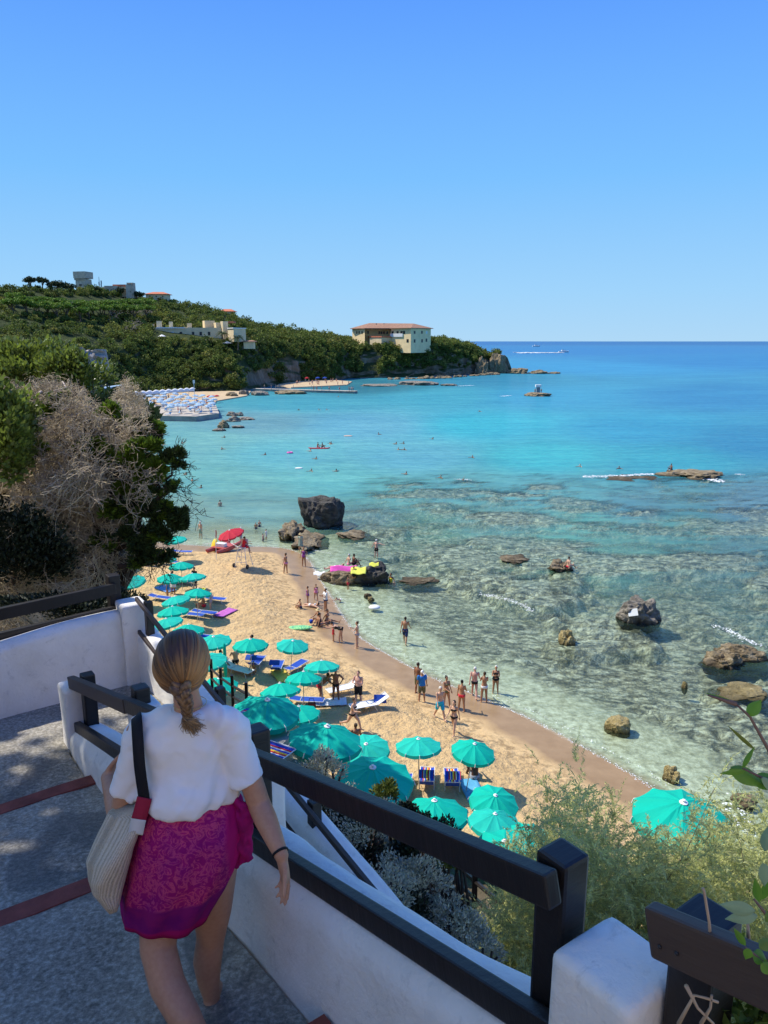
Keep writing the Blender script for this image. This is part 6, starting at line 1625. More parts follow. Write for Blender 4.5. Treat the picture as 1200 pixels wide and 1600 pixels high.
pillar(-1.88, N0 + .03, -3.1, -1.47, .235, 'big white pillar block at the bottom right corner', .235)
pillar(3.2, N0 - .05, -3.35, -2.66, .16, 'white end pillar of the dividing wall on the landing', .22)
pillar(1.72, N0 + .05, -3.2, -2.24, .17, 'white pillar stub beside the woman\'s left shoulder', .20)
pillar(4.16, 2.12, -3.6, -2.40, .25, 'tall white corner pillar where the landing walls meet')
pillar(.78, N0 + .45, -3.4, -2.36, .11, 'narrow white pillar behind the woman\'s right elbow', .18)
pillar(4.12, .55, -3.4, -2.44, .20, 'white pillar at the left picture edge by the dark fence', .16)

# ---- dark stained timber


def beam(a, b, w_, h, name, parent, m=None, bev=.008, up=(0, 0, 1)):
    a = Vector(a); b = Vector(b); t_ = (b - a); L = t_.length; t_.normalize(); s_ = t_.cross(Vector(up)).normalized(); u_ = s_.cross(t_)
    me = MB().box((0, 0, 0), (w_, L, h)).mesh(name); bevelled(me, bev, 2, True)
    M4 = Matrix((s_, t_, u_)).transposed().to_4x4(); M4.translation = (a + b) / 2
    o = link(name, me, m or m_wood, parent)
    if parent is not None: M4 = Matrix.Translation(-parent.location) @ M4
    o.matrix_local = M4; return o


m_woodl = mat('worn_brown_wood', (.058, .038, .028), .5, .4, 3, stretch=(1, .12, 1), bump=.35, bscale=26, bdist=.012, spec=.4)
rt = lambda a: -1.715 - (.25 if a < 0 else .272) * a            # rail top under the camera, along the dividing wall
rl = empty('wooden_railing', tn(0, N0, -2.2)); tag(rl, 'black stained two bar timber railing on the dividing wall', 'railing')
for a, zt_ in ((-1.69, -1.285), (0.08, -1.705), (1.72, -2.13), (3.02, -2.52)):
    p_ = tn(a, N0 + .035, 0); beam((p_[0], p_[1], CZ + zt_ - .98 if a > -1 else CZ + zt_ - 1.0), (p_[0], p_[1], CZ + zt_), .098, .098, 'post', rl, m_wood, .012, up=(NX[0], NX[1], 0))
beam(tn(-1.74, N0 - .055, rt(-1.74) - .045), tn(1.70, N0 - .055, rt(1.7) - .045), .05, .09, 'rail', rl)
beam(tn(1.705, N0 - .055, rt(1.7) - .055), tn(3.16, N0 - .055, rt(3.16) - .045), .055, .095, 'rail', rl, m_woodl)
beam(tn(-1.80, N0 - .055, rt(-1.80) - .455), tn(3.16, N0 - .055, rt(3.16) - .42), .05, .085, 'rail', rl)
# second railing further up the stairs, at the right edge of the picture
r2 = empty('wooden_railing', tn(-2.3, N0, -1.5)); tag(r2, 'worn brown timber post and sloping plank at the bottom right edge', 'railing')
p_ = tn(-2.06, N0 + .085, 0); beam((p_[0], p_[1], CZ - 2.4), (p_[0], p_[1], CZ - 1.245), .108, .108, 'post', r2, m_wood, .008, up=(NX[0], NX[1], 0))
beam(tn(-2.0, N0 - .03, -1.265), tn(-3.9, N0 - .03, -.79), .04, .115, 'rail', r2, m_woodl)
beam(tn(-2.08, N0 - .03, -1.72), tn(-3.9, N0 - .03, -1.27), .045, .11, 'rail', r2, m_wood)
for k, (a, dz) in enumerate(((-2.035, -1.275), (-2.075, -1.262))): o = MB().ellipsoid(tn(a, N0 - .052, dz), (.005, .005, .005), None, 8, 5).build('bolt', m_dark, r2, True); o.matrix_parent_inverse = Matrix.Translation(-r2.location)
m_galv = mat('galvanised_steel', (.50, .51, .52), .45, .2, 9, metal=.6)
q = tn(-2.0, N0 - .06, -1.66); br = empty('steel_bracket', q, math.atan2(NX[1], NX[0])); tag(br, 'galvanised steel bracket bolted beside the bottom right post', 'bracket')
MB().box((0, 0, 0), (.012, .11, .07)).build('plate', m_galv, br); MB().box((.0, .05, -.03), (.09, .012, .06)).build('flange', m_galv, br)
MB().ellipsoid((-.01, -.02, .01), (.011, .011, .011)).build('bolt_head', m_galv, br)
# thin two bar handrail of the lower flight
r3 = empty('wooden_railing', tn(1.5, 2.22, -3)); tag(r3, 'thin brown two bar handrail of the lower flight beyond the dividing wall', 'railing')
rz = lambda a: -2.33 - .168 * (4.15 - a)
for a in (3.9, 2.35, .95, -.6): p_ = tn(a, 2.20, 0); beam((p_[0], p_[1], CZ + rz(a) - .75), (p_[0], p_[1], CZ + rz(a) + .03), .07, .07, 'post', r3, m_wood, .008, up=(NX[0], NX[1], 0))
beam(tn(4.05, 2.14, rz(4.05)), tn(-1.6, 2.14, rz(-1.6)), .03, .042, 'rail', r3, m_woodl); beam(tn(4.05, 2.14, rz(4.05) - .32), tn(-1.6, 2.14, rz(-1.6) - .26), .03, .038, 'rail', r3, m_woodl)
# dark fence on the landing wall
r4 = empty('wooden_fence', tn(4.25, 0, -2.6)); tag(r4, 'black timber fence in deep shade on top of the landing wall', 'fence')
for n_ in (-2.4, -1.0, .52, 2.02): p_ = tn(4.33, n_, 0); beam((p_[0], p_[1], CZ - 3.1), (p_[0], p_[1], CZ - 2.28 + .06 * n_), .11, .11, 'post', r4, m_wood, .01, up=(NX[0], NX[1], 0))
for dz in (-2.40, -2.62): beam(tn(4.26, -2.8, dz - .06), tn(4.26, 2.02, dz + .12), .05, .11, 'rail', r4)
# ================================================================== plants on the slope
m_twig = mat('dead_grey_twigs', (.48, .395, .315), .9, .3, 2, island=.3); m_limb = mat('grey_branch_bark', (.40, .335, .29), .9, .25, 5, bump=.5, bscale=20)
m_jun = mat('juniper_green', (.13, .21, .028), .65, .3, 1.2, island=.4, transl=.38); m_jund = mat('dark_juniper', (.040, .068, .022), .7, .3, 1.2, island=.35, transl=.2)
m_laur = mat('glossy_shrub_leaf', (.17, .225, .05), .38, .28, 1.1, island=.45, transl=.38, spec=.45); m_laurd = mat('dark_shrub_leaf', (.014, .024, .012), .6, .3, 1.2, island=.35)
m_silv = mat('silver_leaf', (.46, .45, .38), .85, .2, 3, island=.3, transl=.1); m_lime = mat('yellow_green_leaf', (.17, .20, .045), .7, .25, 2, island=.4, transl=.2)
m_tam = mat('tamarisk_spray', (.62, .63, .33), .8, .22, .8, island=.35, transl=.45, spec=.1); m_tamw = mat('tamarisk_wood', (.17, .11, .085), .85, .25, 4)
m_fresh = mat('fresh_leaf', (.16, .30, .03), .4, .2, 12, transl=.45, spec=.4); m_freshb = mat('grey_green_leaf', (.26, .36, .20), .5, .15, 12, transl=.3)


def leafy(label, name, c, r, n, leaf, m, sub=14, subr=.36, aspect=.5, cat='shrub', group=None, stems=True, shell=.35, flat=.9, droop=None):
    """shrub or tree: stems from the ground and a leafy crown; c is the middle of the crown"""
    c = np.array(c, float); gz = float(slope_z(np.array([c[0]]), np.array([c[1]]))[0]); gz = min(gz, c[2] - .3)
    o = empty(name, (c[0], c[1], gz)); tag(o, label, cat, group)
    pts, k = clump_points((0, 0, c[2] - gz), r, n, sub, subr, flat, shell)
    d = unit(n); d[:, 2] = np.abs(d[:, 2]) * .8 + .1
    out = pts - np.array([0, 0, c[2] - gz]); out /= np.linalg.norm(out, axis=1, keepdims=True) + 1e-6
    d = d * .7 + out * .6 + (np.array(droop) if droop is not None else 0); d /= np.linalg.norm(d, axis=1, keepdims=True)
    V, F = leaf_quads(pts, leaf * NR.uniform(.6, 1.25, n), aspect, dirs=d)
    link('crown', np_mesh('crown', V, F), m, o)
    if stems:
        p0, p1, r0, r1 = [], [], [], []
        for i in range(10):
            e = np.array([0, 0, c[2] - gz]) + unit(1)[0] * np.array(r) * .75; b = np.array([R.gauss(0, .12), R.gauss(0, .12), -.3]); m_ = (b + e) / 2 + NR.normal(0, .15, 3)
            p0 += [b, m_]; p1 += [m_, e]; r0 += [.05, .03]; r1 += [.03, .01]
        V, F = segs_mesh(p0, p1, r0, r1, 5); link('stem', np_mesh('stem', V, F, True), mat('dark_bough', (.07, .052, .042), .9, .3, 5), o)
    return o


# ---- the big dead juniper that fills the left edge, with living tufts
dj = empty('dead_juniper', tuple(W(90, 800, 10.5))); tag(dj, 'huge half dead juniper of pinkish grey twigs at the left edge', 'tree'); j0 = np.array(dj.location)
allS = [[], [], [], [], []]
starts = []
for i in range(165):
    px = R.uniform(-30, 212); lo = 905 if px < 190 else 800; hi = 610 + max(0, (120 - px)) * .55 if px < 120 else 600 + abs(px - 175) * .35
    py = R.uniform(hi + 40, lo - 10); Y = R.uniform(9.2, 12.8); starts.append(W(px, py, Y))
roots = [W(20, 930, 11), W(110, 935, 10.5), W(190, 925, 10.2), W(60, 860, 12)]
trunkS = [[], [], [], []]
for s_ in starts:
    r_ = min(roots, key=lambda q: np.linalg.norm(q - s_)); mid = (r_ + s_) / 2 + NR.normal(0, .2, 3)
    for a, b, ra, rb in ((r_, mid, .05, .035), (mid, s_, .035, .02)):
        trunkS[0].append(a - j0); trunkS[1].append(b - j0); trunkS[2].append(ra); trunkS[3].append(rb)
    for q in range(2):
        d = np.array([R.gauss(.15, .6), R.gauss(-.5, .45), R.gauss(.35, .5)])
        branching(s_ - j0, d, R.uniform(.45, .75) * (1 if px < 150 else .75), .012, 4, .9, (3, 5), .68, .25, 3, .0, allS)
sg = allS
kx = [-60, 40, 100, 130, 148, 166, 186, 198, 214, 232, 248, 262, 300]; ky = [585, 596, 588, 606, 632, 636, 604, 582, 598, 640, 690, 790, 2000]
kp = []
for a_, b_ in zip(sg[0], sg[1]):
    qx, qy = proj(b_ + j0); g_ = R.gauss(0, 5); rgt = np.interp(qy, [600, 640, 670, 700, 740, 800, 860, 900, 940], [226, 236, 250, 250, 258, 244, 240, 214, 196])
    kp.append(qy > np.interp(qx, kx, ky) + g_ and qx < rgt + R.gauss(0, 7))
kp = np.array(kp); sg = [np.array(q)[kp] for q in sg]
V, F = segs_mesh(sg[0], sg[1], np.maximum(np.array(sg[2]), .0030), np.maximum(np.array(sg[3]), .0026), 3); link('twigs', np_mesh('twigs', V, F), m_twig, dj)
V, F = segs_mesh(*trunkS, 6); link('trunk', np_mesh('trunk', V, F, True), mat('dark_bough', (.07, .052, .042), .9, .3, 5), dj)
print('twig segs', len(sg[0]))
# pale bare boughs lying over the mass
bo = MB()
for pts in ([(-10, 632), (40, 628), (75, 636), (110, 640)], [(55, 622), (64, 612), (78, 626), (92, 634)], [(100, 640), (130, 634), (150, 642), (166, 650)], [(85, 612), (103, 606), (98, 596)], [(10, 790), (30, 800), (44, 822)], [(95, 745), (120, 738), (132, 720), (150, 728), (175, 744)], [(70, 690), (95, 690), (118, 700)], [(50, 655), (80, 655), (118, 648), (150, 640)]):
    cc = [W(a, b, 9.3 + .2 * i) - j0 for i, (a, b) in enumerate(pts)]; MB().tube(cc, np.linspace(.022, .008, len(cc)), 6).build('bough', m_limb, dj, True)


def tuft(px, py, Y, rpx, n, m, parent, leaf=.09, squash=.8):
    c = W(px, py, Y) - j0; r = rpx / ppm(W(px, py, Y))
    pts, k = clump_points(c, (r, r, r * squash), n, 9, .4, 1.0, .3)
    out = pts - c; out /= np.linalg.norm(out, axis=1, keepdims=True) + 1e-6; d = unit(n) * .6 + out + np.array([0.1, 0, .35]); d /= np.linalg.norm(d, axis=1, keepdims=True)
    V, F = leaf_quads(pts, leaf * NR.uniform(.6, 1.3, n), .28, dirs=d); return link('foliage_tuft', np_mesh('foliage_tuft', V, F), m, parent)


for px, py, r, n, m in ((150, 702, 13, 1000, m_jun), (118, 752, 11, 700, m_jun), (60, 706, 10, 600, m_jun), (176, 800, 14, 1000, m_jun), (105, 690, 9, 500, m_jun), (228, 706, 20, 1500, m_jun), (222, 768, 18, 1300, m_jun), (252, 800, 15, 1000, m_jun), (96, 634, 19, 1800, m_jun), (70, 646, 8, 500, m_jun), (168, 644, 13, 1000, m_jun), (186, 658, 9, 500, m_jun), (128, 680, 14, 900, m_jund), (140, 668, 9, 450, m_jund), (215, 730, 30, 3800, m_jun), (196, 722, 18, 1400, m_jun), (240, 738, 16, 1200, m_jun), (192, 686, 15, 1100, m_jun), (210, 690, 16, 1000, m_jund), (170, 722, 14, 900, m_jund), (226, 668, 15, 1100, m_jund), (243, 671, 10, 800, m_jun), (232, 684, 12, 800, m_jund), (275, 716, 12, 900, m_jund), (262, 720, 9, 600, m_jund), (280, 731, 6, 300, m_jund), (272, 760, 7, 350, m_jund), (265, 765, 6, 300, m_jund), (195, 764, 12, 800, m_jun), (132, 700, 10, 500, m_jun), (247, 773, 6, 300, m_jund),
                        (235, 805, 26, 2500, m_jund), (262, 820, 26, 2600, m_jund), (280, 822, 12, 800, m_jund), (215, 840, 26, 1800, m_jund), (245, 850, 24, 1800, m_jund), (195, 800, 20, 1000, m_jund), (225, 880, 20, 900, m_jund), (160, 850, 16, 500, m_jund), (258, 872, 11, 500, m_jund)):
    tuft(px, py, 9.6 if py < 700 else 9.2, r, int(n * .7), m, dj, .08)
    for _ in range(4 if r > 9 else 2):
        a_ = R.uniform(0, 6.28); rr_ = r * R.uniform(.28, .5); tuft(px + r * R.uniform(.7, 1.15) * math.cos(a_), py - r * .75 * math.sin(a_), 9.5 if py < 700 else 9.1, rr_, int(n * .16), m if R.random() < .7 else m_jun, dj, .075)
m_dbough = mat('dark_bough', (.07, .052, .042), .9, .3, 5)
for pts in ([(180, 850), (215, 800), (240, 765), (262, 740), (272, 722)], [(215, 815), (245, 775), (268, 765), (280, 758)], [(170, 780), (190, 740), (205, 705), (228, 675)], [(175, 860), (215, 850), (250, 840), (278, 822)], [(180, 880), (210, 885), (240, 878), (262, 868)], [(160, 720), (185, 735), (215, 740), (240, 745)]):
    cc = [W(a, b, 9.3) - j0 + NR.normal(0, .03, 3) for a, b in pts]; MB().tube(cc, np.linspace(.035, .008, len(cc)), 6).build('bough', m_dbough, dj, True)
    sgm = [[], [], [], [], []]
    for c in cc[1:]:
        for _ in range(5): branching(c, NR.normal(0, 1, 3) + np.array([.2, 0, .1]), .2, .005, 2, .8, (2, 4), .7, .25, 2, 0, sgm)
    V, F = segs_mesh(sgm[0], sgm[1], .0035, .003, 3); link('twigs', np_mesh('twigs', V, F), m_jund if False else mat('dark_twig', (.06, .045, .035), .9, .2, 4), dj)

# ---- shrubs left
leafy('bright green laurel like shrub high at the left edge, against the far hill', 'evergreen_shrub', W(45, 604, 17.5), (1.65, 1.5, 1.0), 12000, .14, m_laur, 26, .34)
leafy('green shrub crown reaching right towards the blue pavilion', 'evergreen_shrub', W(118, 594, 17), (.75, .9, .62), 5000, .12, m_laur, 16, .4)
leafy('dense glossy shrub at the left picture edge beside the dead twigs', 'evergreen_shrub', W(2, 710, 8.6), (.42, .6, .85), 9000, .085, m_laur, 24, .36, stems=False)
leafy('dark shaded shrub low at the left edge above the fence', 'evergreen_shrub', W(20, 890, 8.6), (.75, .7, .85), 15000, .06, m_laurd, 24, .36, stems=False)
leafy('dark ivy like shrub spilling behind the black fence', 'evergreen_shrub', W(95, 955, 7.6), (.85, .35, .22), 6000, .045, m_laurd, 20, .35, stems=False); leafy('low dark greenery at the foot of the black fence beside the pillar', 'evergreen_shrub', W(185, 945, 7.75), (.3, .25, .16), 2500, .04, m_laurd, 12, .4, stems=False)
leafy('brownish dry shrub between the green shrub and the dead juniper', 'dry_shrub', W(95, 622, 12), (.38, .4, .28), 2600, .05, mat('dry_brown_leaf', (.17, .115, .085), .9, .3, 3, island=.3), 10, .4)
# a taller unseen tree up the left bank throws the shade over the stairs
tree_c = np.array([-6.8, 5.5, CZ + 5.2]); gz = 16.6
tr_ = empty('shade_tree', (-7.2, 3.4, gz)); tag(tr_, 'tall pine on the left bank shading the stairs, its crown outside the picture', 'tree')
pts, k = clump_points(tree_c - np.array(tr_.location), (3.7, 4.2, 2.6), 24000, 60, .30, 1.0, .15); V, F = leaf_quads(pts, .34 * NR.uniform(.6, 1.3, len(pts)), .5); link('crown', np_mesh('crown', V, F), m_jund, tr_)
MB().tube([(0, 0, -1), (.1, .5, 2), (.2, 1.2, 4.2), (.3, 1.5, 6.5)], [.24, .2, .16, .08], 9).build('trunk', m_limb, tr_, True)

for (x_, y_, z_, r_, lab) in ((-8.5, 20.6, -2.4, 1.5, 'dark juniper behind the dead one, shading the big parasols, left of three'), (-6.9, 18.6, -2.3, 1.15, 'dark juniper behind the dead one, shading the big parasols, middle of three'), (-5.85, 17.3, -2.0, .95, 'dark juniper behind the dead one, shading the big parasols, right of three')):
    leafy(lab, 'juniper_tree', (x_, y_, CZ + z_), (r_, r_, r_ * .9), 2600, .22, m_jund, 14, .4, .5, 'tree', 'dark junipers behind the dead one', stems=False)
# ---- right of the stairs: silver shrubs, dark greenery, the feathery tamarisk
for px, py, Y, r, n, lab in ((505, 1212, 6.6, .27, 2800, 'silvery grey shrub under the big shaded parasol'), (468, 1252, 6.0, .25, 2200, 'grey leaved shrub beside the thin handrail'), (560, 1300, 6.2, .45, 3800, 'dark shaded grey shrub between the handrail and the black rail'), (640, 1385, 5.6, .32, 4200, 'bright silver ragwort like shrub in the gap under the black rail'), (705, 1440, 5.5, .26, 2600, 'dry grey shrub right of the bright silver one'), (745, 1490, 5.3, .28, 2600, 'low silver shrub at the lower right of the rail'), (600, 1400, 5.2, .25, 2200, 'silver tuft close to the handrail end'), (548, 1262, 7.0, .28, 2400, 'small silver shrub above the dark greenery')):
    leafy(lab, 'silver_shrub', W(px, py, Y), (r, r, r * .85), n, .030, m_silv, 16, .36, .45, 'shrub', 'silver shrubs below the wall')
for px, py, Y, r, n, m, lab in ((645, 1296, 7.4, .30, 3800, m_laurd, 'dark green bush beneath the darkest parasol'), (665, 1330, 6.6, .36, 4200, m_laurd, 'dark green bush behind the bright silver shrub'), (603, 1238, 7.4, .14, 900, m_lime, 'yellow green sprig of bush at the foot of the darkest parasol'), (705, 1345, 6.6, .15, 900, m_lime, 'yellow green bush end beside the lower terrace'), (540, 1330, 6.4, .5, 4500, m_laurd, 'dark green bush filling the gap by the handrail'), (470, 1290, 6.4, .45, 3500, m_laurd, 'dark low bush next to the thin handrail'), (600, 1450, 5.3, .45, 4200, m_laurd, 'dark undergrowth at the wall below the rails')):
    leafy(lab, 'green_bush', W(px, py, Y), (r, r, r * .9), n, .045, m, 14, .38)
tm = empty('tamarisk', tuple(W(980, 1500, 7.2))); tag(tm, 'large pale green feathery tamarisk filling the lower right', 'tree'); t0 = np.array(tm.location)
S = [[], [], [], [], []]; tips = []
outl = [(745, 1480), (770, 1400), (800, 1330), (860, 1260), (850, 1200), (900, 1190), (960, 1250), (1020, 1290), (1080, 1275), (1120, 1210), (1150, 1270), (1200, 1230), (1230, 1300), (1200, 1400), (1100, 1340), (1000, 1370), (900, 1340), (850, 1400), (800, 1450), (950, 1420), (1050, 1430), (1150, 1430), (790, 1540), (760, 1580), (850, 1300), (930, 1300), (820, 1380), (880, 1230), (1000, 1320), (1150, 1330), (1200, 1320), (1250, 1420), (1080, 1380), (960, 1340), (860, 1350), (1180, 1500), (840, 1500), (1260, 1350), (720, 1540), (1040, 1300)]
rootp = [W(900, 1640, 7.0), W(1050, 1650, 7.2), W(1200, 1640, 7.0)]
mb = MB()
outl += [(R.uniform(790, 1260), R.uniform(1290, 1540)) for _ in range(60)] + [(R.uniform(740, 860), R.uniform(1420, 1600)) for _ in range(12)]
for (px, py) in outl:
    e = W(px + R.uniform(-8, 8), py + R.uniform(0, 20), R.uniform(6.3, 8.2)); r_ = min(rootp, key=lambda q: np.linalg.norm(q - e)); mid = (r_ + e) / 2 + NR.normal(0, .12, 3)
    tips.append((mid, e))
    if R.random() < .4: mb.tube([r_ - t0, (r_ + mid) / 2 - t0 + NR.normal(0, .06, 3), mid - t0, (mid + e) / 2 - t0 + NR.normal(0, .05, 3), e - t0], [.018, .014, .009, .005, .002], 5)
mb.build('trunk', m_tamw, tm, True)
c_, d_, l_ = [], [], []


def spray(b, d, L, n=8, per=6):
    p = np.array(b, float); dd_ = d / np.linalg.norm(d)
    for s_ in range(n):                 # a curved twig carrying short soft needles
        dd_ = dd_ + np.array([0, 0, -.09]) + NR.normal(size=3) * .06; dd_ /= np.linalg.norm(dd_); q = p + dd_ * L / n
        for g_ in range(per):
            c_.append(p + (q - p) * R.random() - t0); nd = dd_ * .8 + NR.normal(size=3) * .42; d_.append(nd / np.linalg.norm(nd)); l_.append(R.uniform(.034, .068) * (1.1 - .5 * s_ / n))
        p = q


tx = [700, 740, 780, 820, 850, 900, 960, 1030, 1080, 1120, 1150, 1200, 1300]; ty = [1560, 1440, 1375, 1310, 1225, 1205, 1262, 1300, 1295, 1232, 1280, 1240, 1260]
for mid, e in tips:
    ax = (e - mid) / np.linalg.norm(e - mid)
    for k in range(14): f = R.uniform(.3, 1.1); spray(mid + (e - mid) * f, ax * .8 + NR.normal(size=3) * .55 + np.array([.1, -.05, .3]), R.uniform(.18, .40))
for k in range(12500):
    px = R.uniform(715, 1275); top_ = np.interp(px, tx, ty); u_ = R.random() ** .85; py = top_ + 25 + (1640 - top_) * u_
    if u_ < .16 and R.random() < .5: continue
    spray(W(px, py, R.uniform(6.0, 8.6)), np.array([R.gauss(.1, .6), R.gauss(-.15, .5), R.uniform(.1, 1.0)]), R.uniform(.20, .42))
V, F = leaf_quads(np.array(c_), np.array(l_), .20, dirs=np.array(d_)); link('crown', np_mesh('crown', V, F), m_tam, tm); print('tamarisk', len(c_))

# ---- twig with fresh leaves reaching in at the right edge, close to the camera
tw_ = empty('leafy_twig', tuple(W(1230, 1300, 1.15))); tag(tw_, 'out of focus shrub twig with fresh green leaves reaching in from the right edge', 'shrub'); q0 = np.array(tw_.location)
mb = MB()
stems = [[(1260, 1330), (1235, 1250), (1200, 1170), (1172, 1120), (1150, 1100)], [(1260, 1330), (1230, 1225), (1190, 1215), (1160, 1200)], [(1260, 1500), (1205, 1440), (1190, 1420), (1178, 1405)], [(1270, 1600), (1215, 1540), (1190, 1500), (1165, 1480)], [(1150, 1100), (1125, 1092), (1106, 1086)], [(1255, 1320), (1204, 1330), (1197, 1300)]]
for st_ in stems: mb.tube([W(a, b, 1.12) - q0 for a, b in st_], np.linspace(.004, .0016, len(st_)), 6)
mb.tube([W(1260, 1330, 1.12) - q0, W(1265, 1600, 1.1) - q0, W(1265, 1800, 1.1) - q0], [.005, .007, .008], 6)
mb.build('stem', m_tamw, tw_, True)


def broad_leaf(px, py, dx, dy, wpx, Y, m, tilt=0.0):
    a = W(px, py, Y); b = W(px + dx, py + dy, Y + tilt); ax = b - a; L = np.linalg.norm(ax); ax /= L
    vw = ray(px, py); vw = vw / np.linalg.norm(vw); sd = np.cross(ax, vw); sd /= np.linalg.norm(sd); sd = sd * .85 + vw * .5; sd /= np.linalg.norm(sd); nr = np.cross(ax, sd); wd = wpx / ppm(a) / 2
    g = np.array([[a + ax * L * u + sd * wd * v_ * (math.sin(math.pi * min(1, .03 + u * .97) ** .8) + .02) + nr * (-.25 * wd * abs(v_) - .12 * L * u * u) for v_ in (-1, -.5, 0, .5, 1)] for u in np.linspace(0, 1, 10)]) - q0
    return link('leaf', grid_mesh('leaf', g), m, tw_)


for a in ((1168, 1118, 18, -26, 22, 1.12, m_fresh), (1150, 1100, -46, -14, 8, 1.12, m_fresh), (1142, 1200, 60, 26, 30, 1.12, m_fresh), (1178, 1222, 40, -10, 30, 1.13, m_fresh), (1160, 1200, 16, -34, 9, 1.1, m_fresh), (1165, 1205, -38, 6, 10, 1.1, m_fresh), (1192, 1215, 30, 30, 16, 1.11, m_freshb), (1180, 1172, -42, -34, 7, 1.13, m_lime),
          (1180, 1424, -52, -6, 24, 1.1, m_freshb), (1184, 1432, -48, 8, 22, 1.1, m_freshb), (1186, 1410, -8, -34, 16, 1.1, m_fresh), (1190, 1405, 12, -34, 14, 1.12, m_fresh), (1194, 1330, 6, -40, 22, 1.1, m_freshb), (1195, 1350, 3, 40, 20, 1.1, m_freshb), (1165, 1478, -18, -24, 13, 1.1, m_fresh), (1172, 1484, -6, 18, 16, 1.1, m_fresh), (1178, 1490, 24, 10, 26, 1.12, m_fresh), (1186, 1480, 22, -14, 22, 1.11, m_laur), (1192, 1505, 20, 20, 22, 1.1, m_fresh), (1196, 1440, 14, -22, 16, 1.1, m_laur)):
    broad_leaf(*a)
# dry stalks by the post
ds = empty('dry_stalks', tuple(W(1110, 1600, 1.35))); tag(ds, 'dry pale stalks sticking up beside the bottom right post', 'plant'); q1 = np.array(ds.location); mb = MB()
for st_ in ([(1112, 1485), (1108, 1440), (1100, 1392), (1098, 1388)], [(1060, 1600), (1085, 1555), (1105, 1560), (1122, 1566)], [(1072, 1540), (1090, 1575), (1115, 1600)], [(1095, 1600), (1110, 1575), (1112, 1555)], [(1116, 1480), (1117, 1455)], [(1170, 1470), (1168, 1440)]):
    MB().tube([W(a, b, 1.34) - q1 for a, b in st_], [.0045] + [.003] * (len(st_) - 1), 6).build('stalk', mat('dry_stalk', (.45, .33, .22), .8, .15, 8), ds, True)
leafy('dark green low bush at the bottom right corner behind the plank', 'green_bush', W(1150, 1575, 1.55), (.14, .2, .12), 900, .045, m_laur, 8, .45, stems=False)
# ================================================================== the woman walking down
def skin_mat():
    t = NT('woman_skin'); oc = t.n('TexCoord').outputs['Object']
    c = t.ramp(t.noise(oc, 9, 6, .6), [(.3, (.45, .225, .125)), (.7, (.55, .295, .175))])
    c = t.mix(.25, c, t.ramp(t.noise(oc, 60, 4), [(.4, (.42, .19, .105)), (.6, (.54, .30, .175))]))
    sh = t.n('BsdfPrincipled'); t.l(c, sh.inputs['Base Color']); sh.inputs['Roughness'].default_value = .5; sh.inputs['Specular IOR Level'].default_value = .35
    sh.inputs['Subsurface Weight'].default_value = .12; sh.inputs['Subsurface Radius'].default_value = (.012, .005, .003); sh.inputs['Subsurface Scale'].default_value = 1.0
    t.l(t.bump(t.noise(oc, 180, 3), .15, .002), sh.inputs['Normal'])
    return t.done(sh.outputs[0])


m_skin = skin_mat(); m_shirt = mat('white_cotton', (.84, .81, .76), .9, .03, 4, bump=.25, bscale=90, bdist=.003, transl=.0)
ORG = W(300, 1330, 2.6); ORG[2] = CZ - 2.66


def L(*a): return Vector(W(*a) - ORG)


hdir = Vector((.22, .97, 0)).normalized(); hx = Vector((hdir.y, -hdir.x, 0)); hup = Vector((-.02, .10, 1)).normalized(); hdir = (hdir - hup * hdir.dot(hup)).normalized(); hx = hdir.cross(hup)
Mh = Matrix((hx, hdir, hup)).transposed()
HC = L(287, 1040, 2.60)
mb = MB()


def hring(c, a, b, n=24, fw=None, rt=None):
    fw = fw or Vector((-.25, .97, 0)).normalized(); rt = Vector((fw.y, -fw.x, 0)); return [c + rt * a * math.cos(q) + fw * b * math.sin(q) for q in np.linspace(0, 2 * math.pi, n + 1)[:-1]]


# head with a face
mb.ellipsoid(HC + hup * .015, (.073, .093, .108), Mh, 24, 16)
for dx, dy, dz, r in ((0, .045, -.06, (.05, .052, .055)), (0, .078, -.085, (.028, .024, .022)), (.042, .05, -.03, (.028, .034, .032)), (-.042, .05, -.03, (.028, .034, .032)), (0, .082, .045, (.05, .016, .03)), (0, .09, .028, (.045, .008, .008))):
    mb.ellipsoid(HC + Mh @ Vector((dx, dy, dz)), r, Mh, 14, 9)
mb.capsule(HC + Mh @ Vector((0, .088, .025)), .009, HC + Mh @ Vector((0, .113, -.018)), .013, 10); mb.ellipsoid(HC + Mh @ Vector((0, .10, -.024)), (.018, .012, .009), Mh, 10, 7)
mb.ellipsoid(HC + Mh @ Vector((0, .092, -.052)), (.022, .01, .006), Mh, 10, 6); mb.ellipsoid(HC + Mh @ Vector((0, .091, -.063)), (.019, .01, .007), Mh, 10, 6)
for s in (-1, 1):
    mb.ellipsoid(HC + Mh @ Vector((s * .079, -.012, -.015)), (.010, .020, .032), Mh @ Matrix.Rotation(s * .35, 3, 'Z'), 12, 8); mb.ellipsoid(HC + Mh @ Vector((s * .077, -.006, -.043)), (.008, .010, .011), Mh, 8, 6)
neck = L(297, 1116, 2.60)
mb.loft([hring(HC - hup * .05 - hdir * .015, .048, .052), hring(HC * .5 + neck * .5 - hdir * .01, .046, .049), hring(neck + Vector((0, 0, .0)), .056, .056), hring(neck + Vector((0, 0, -.03)), .10, .07), hring(neck + Vector((0, 0, -.10)), .15, .085)])
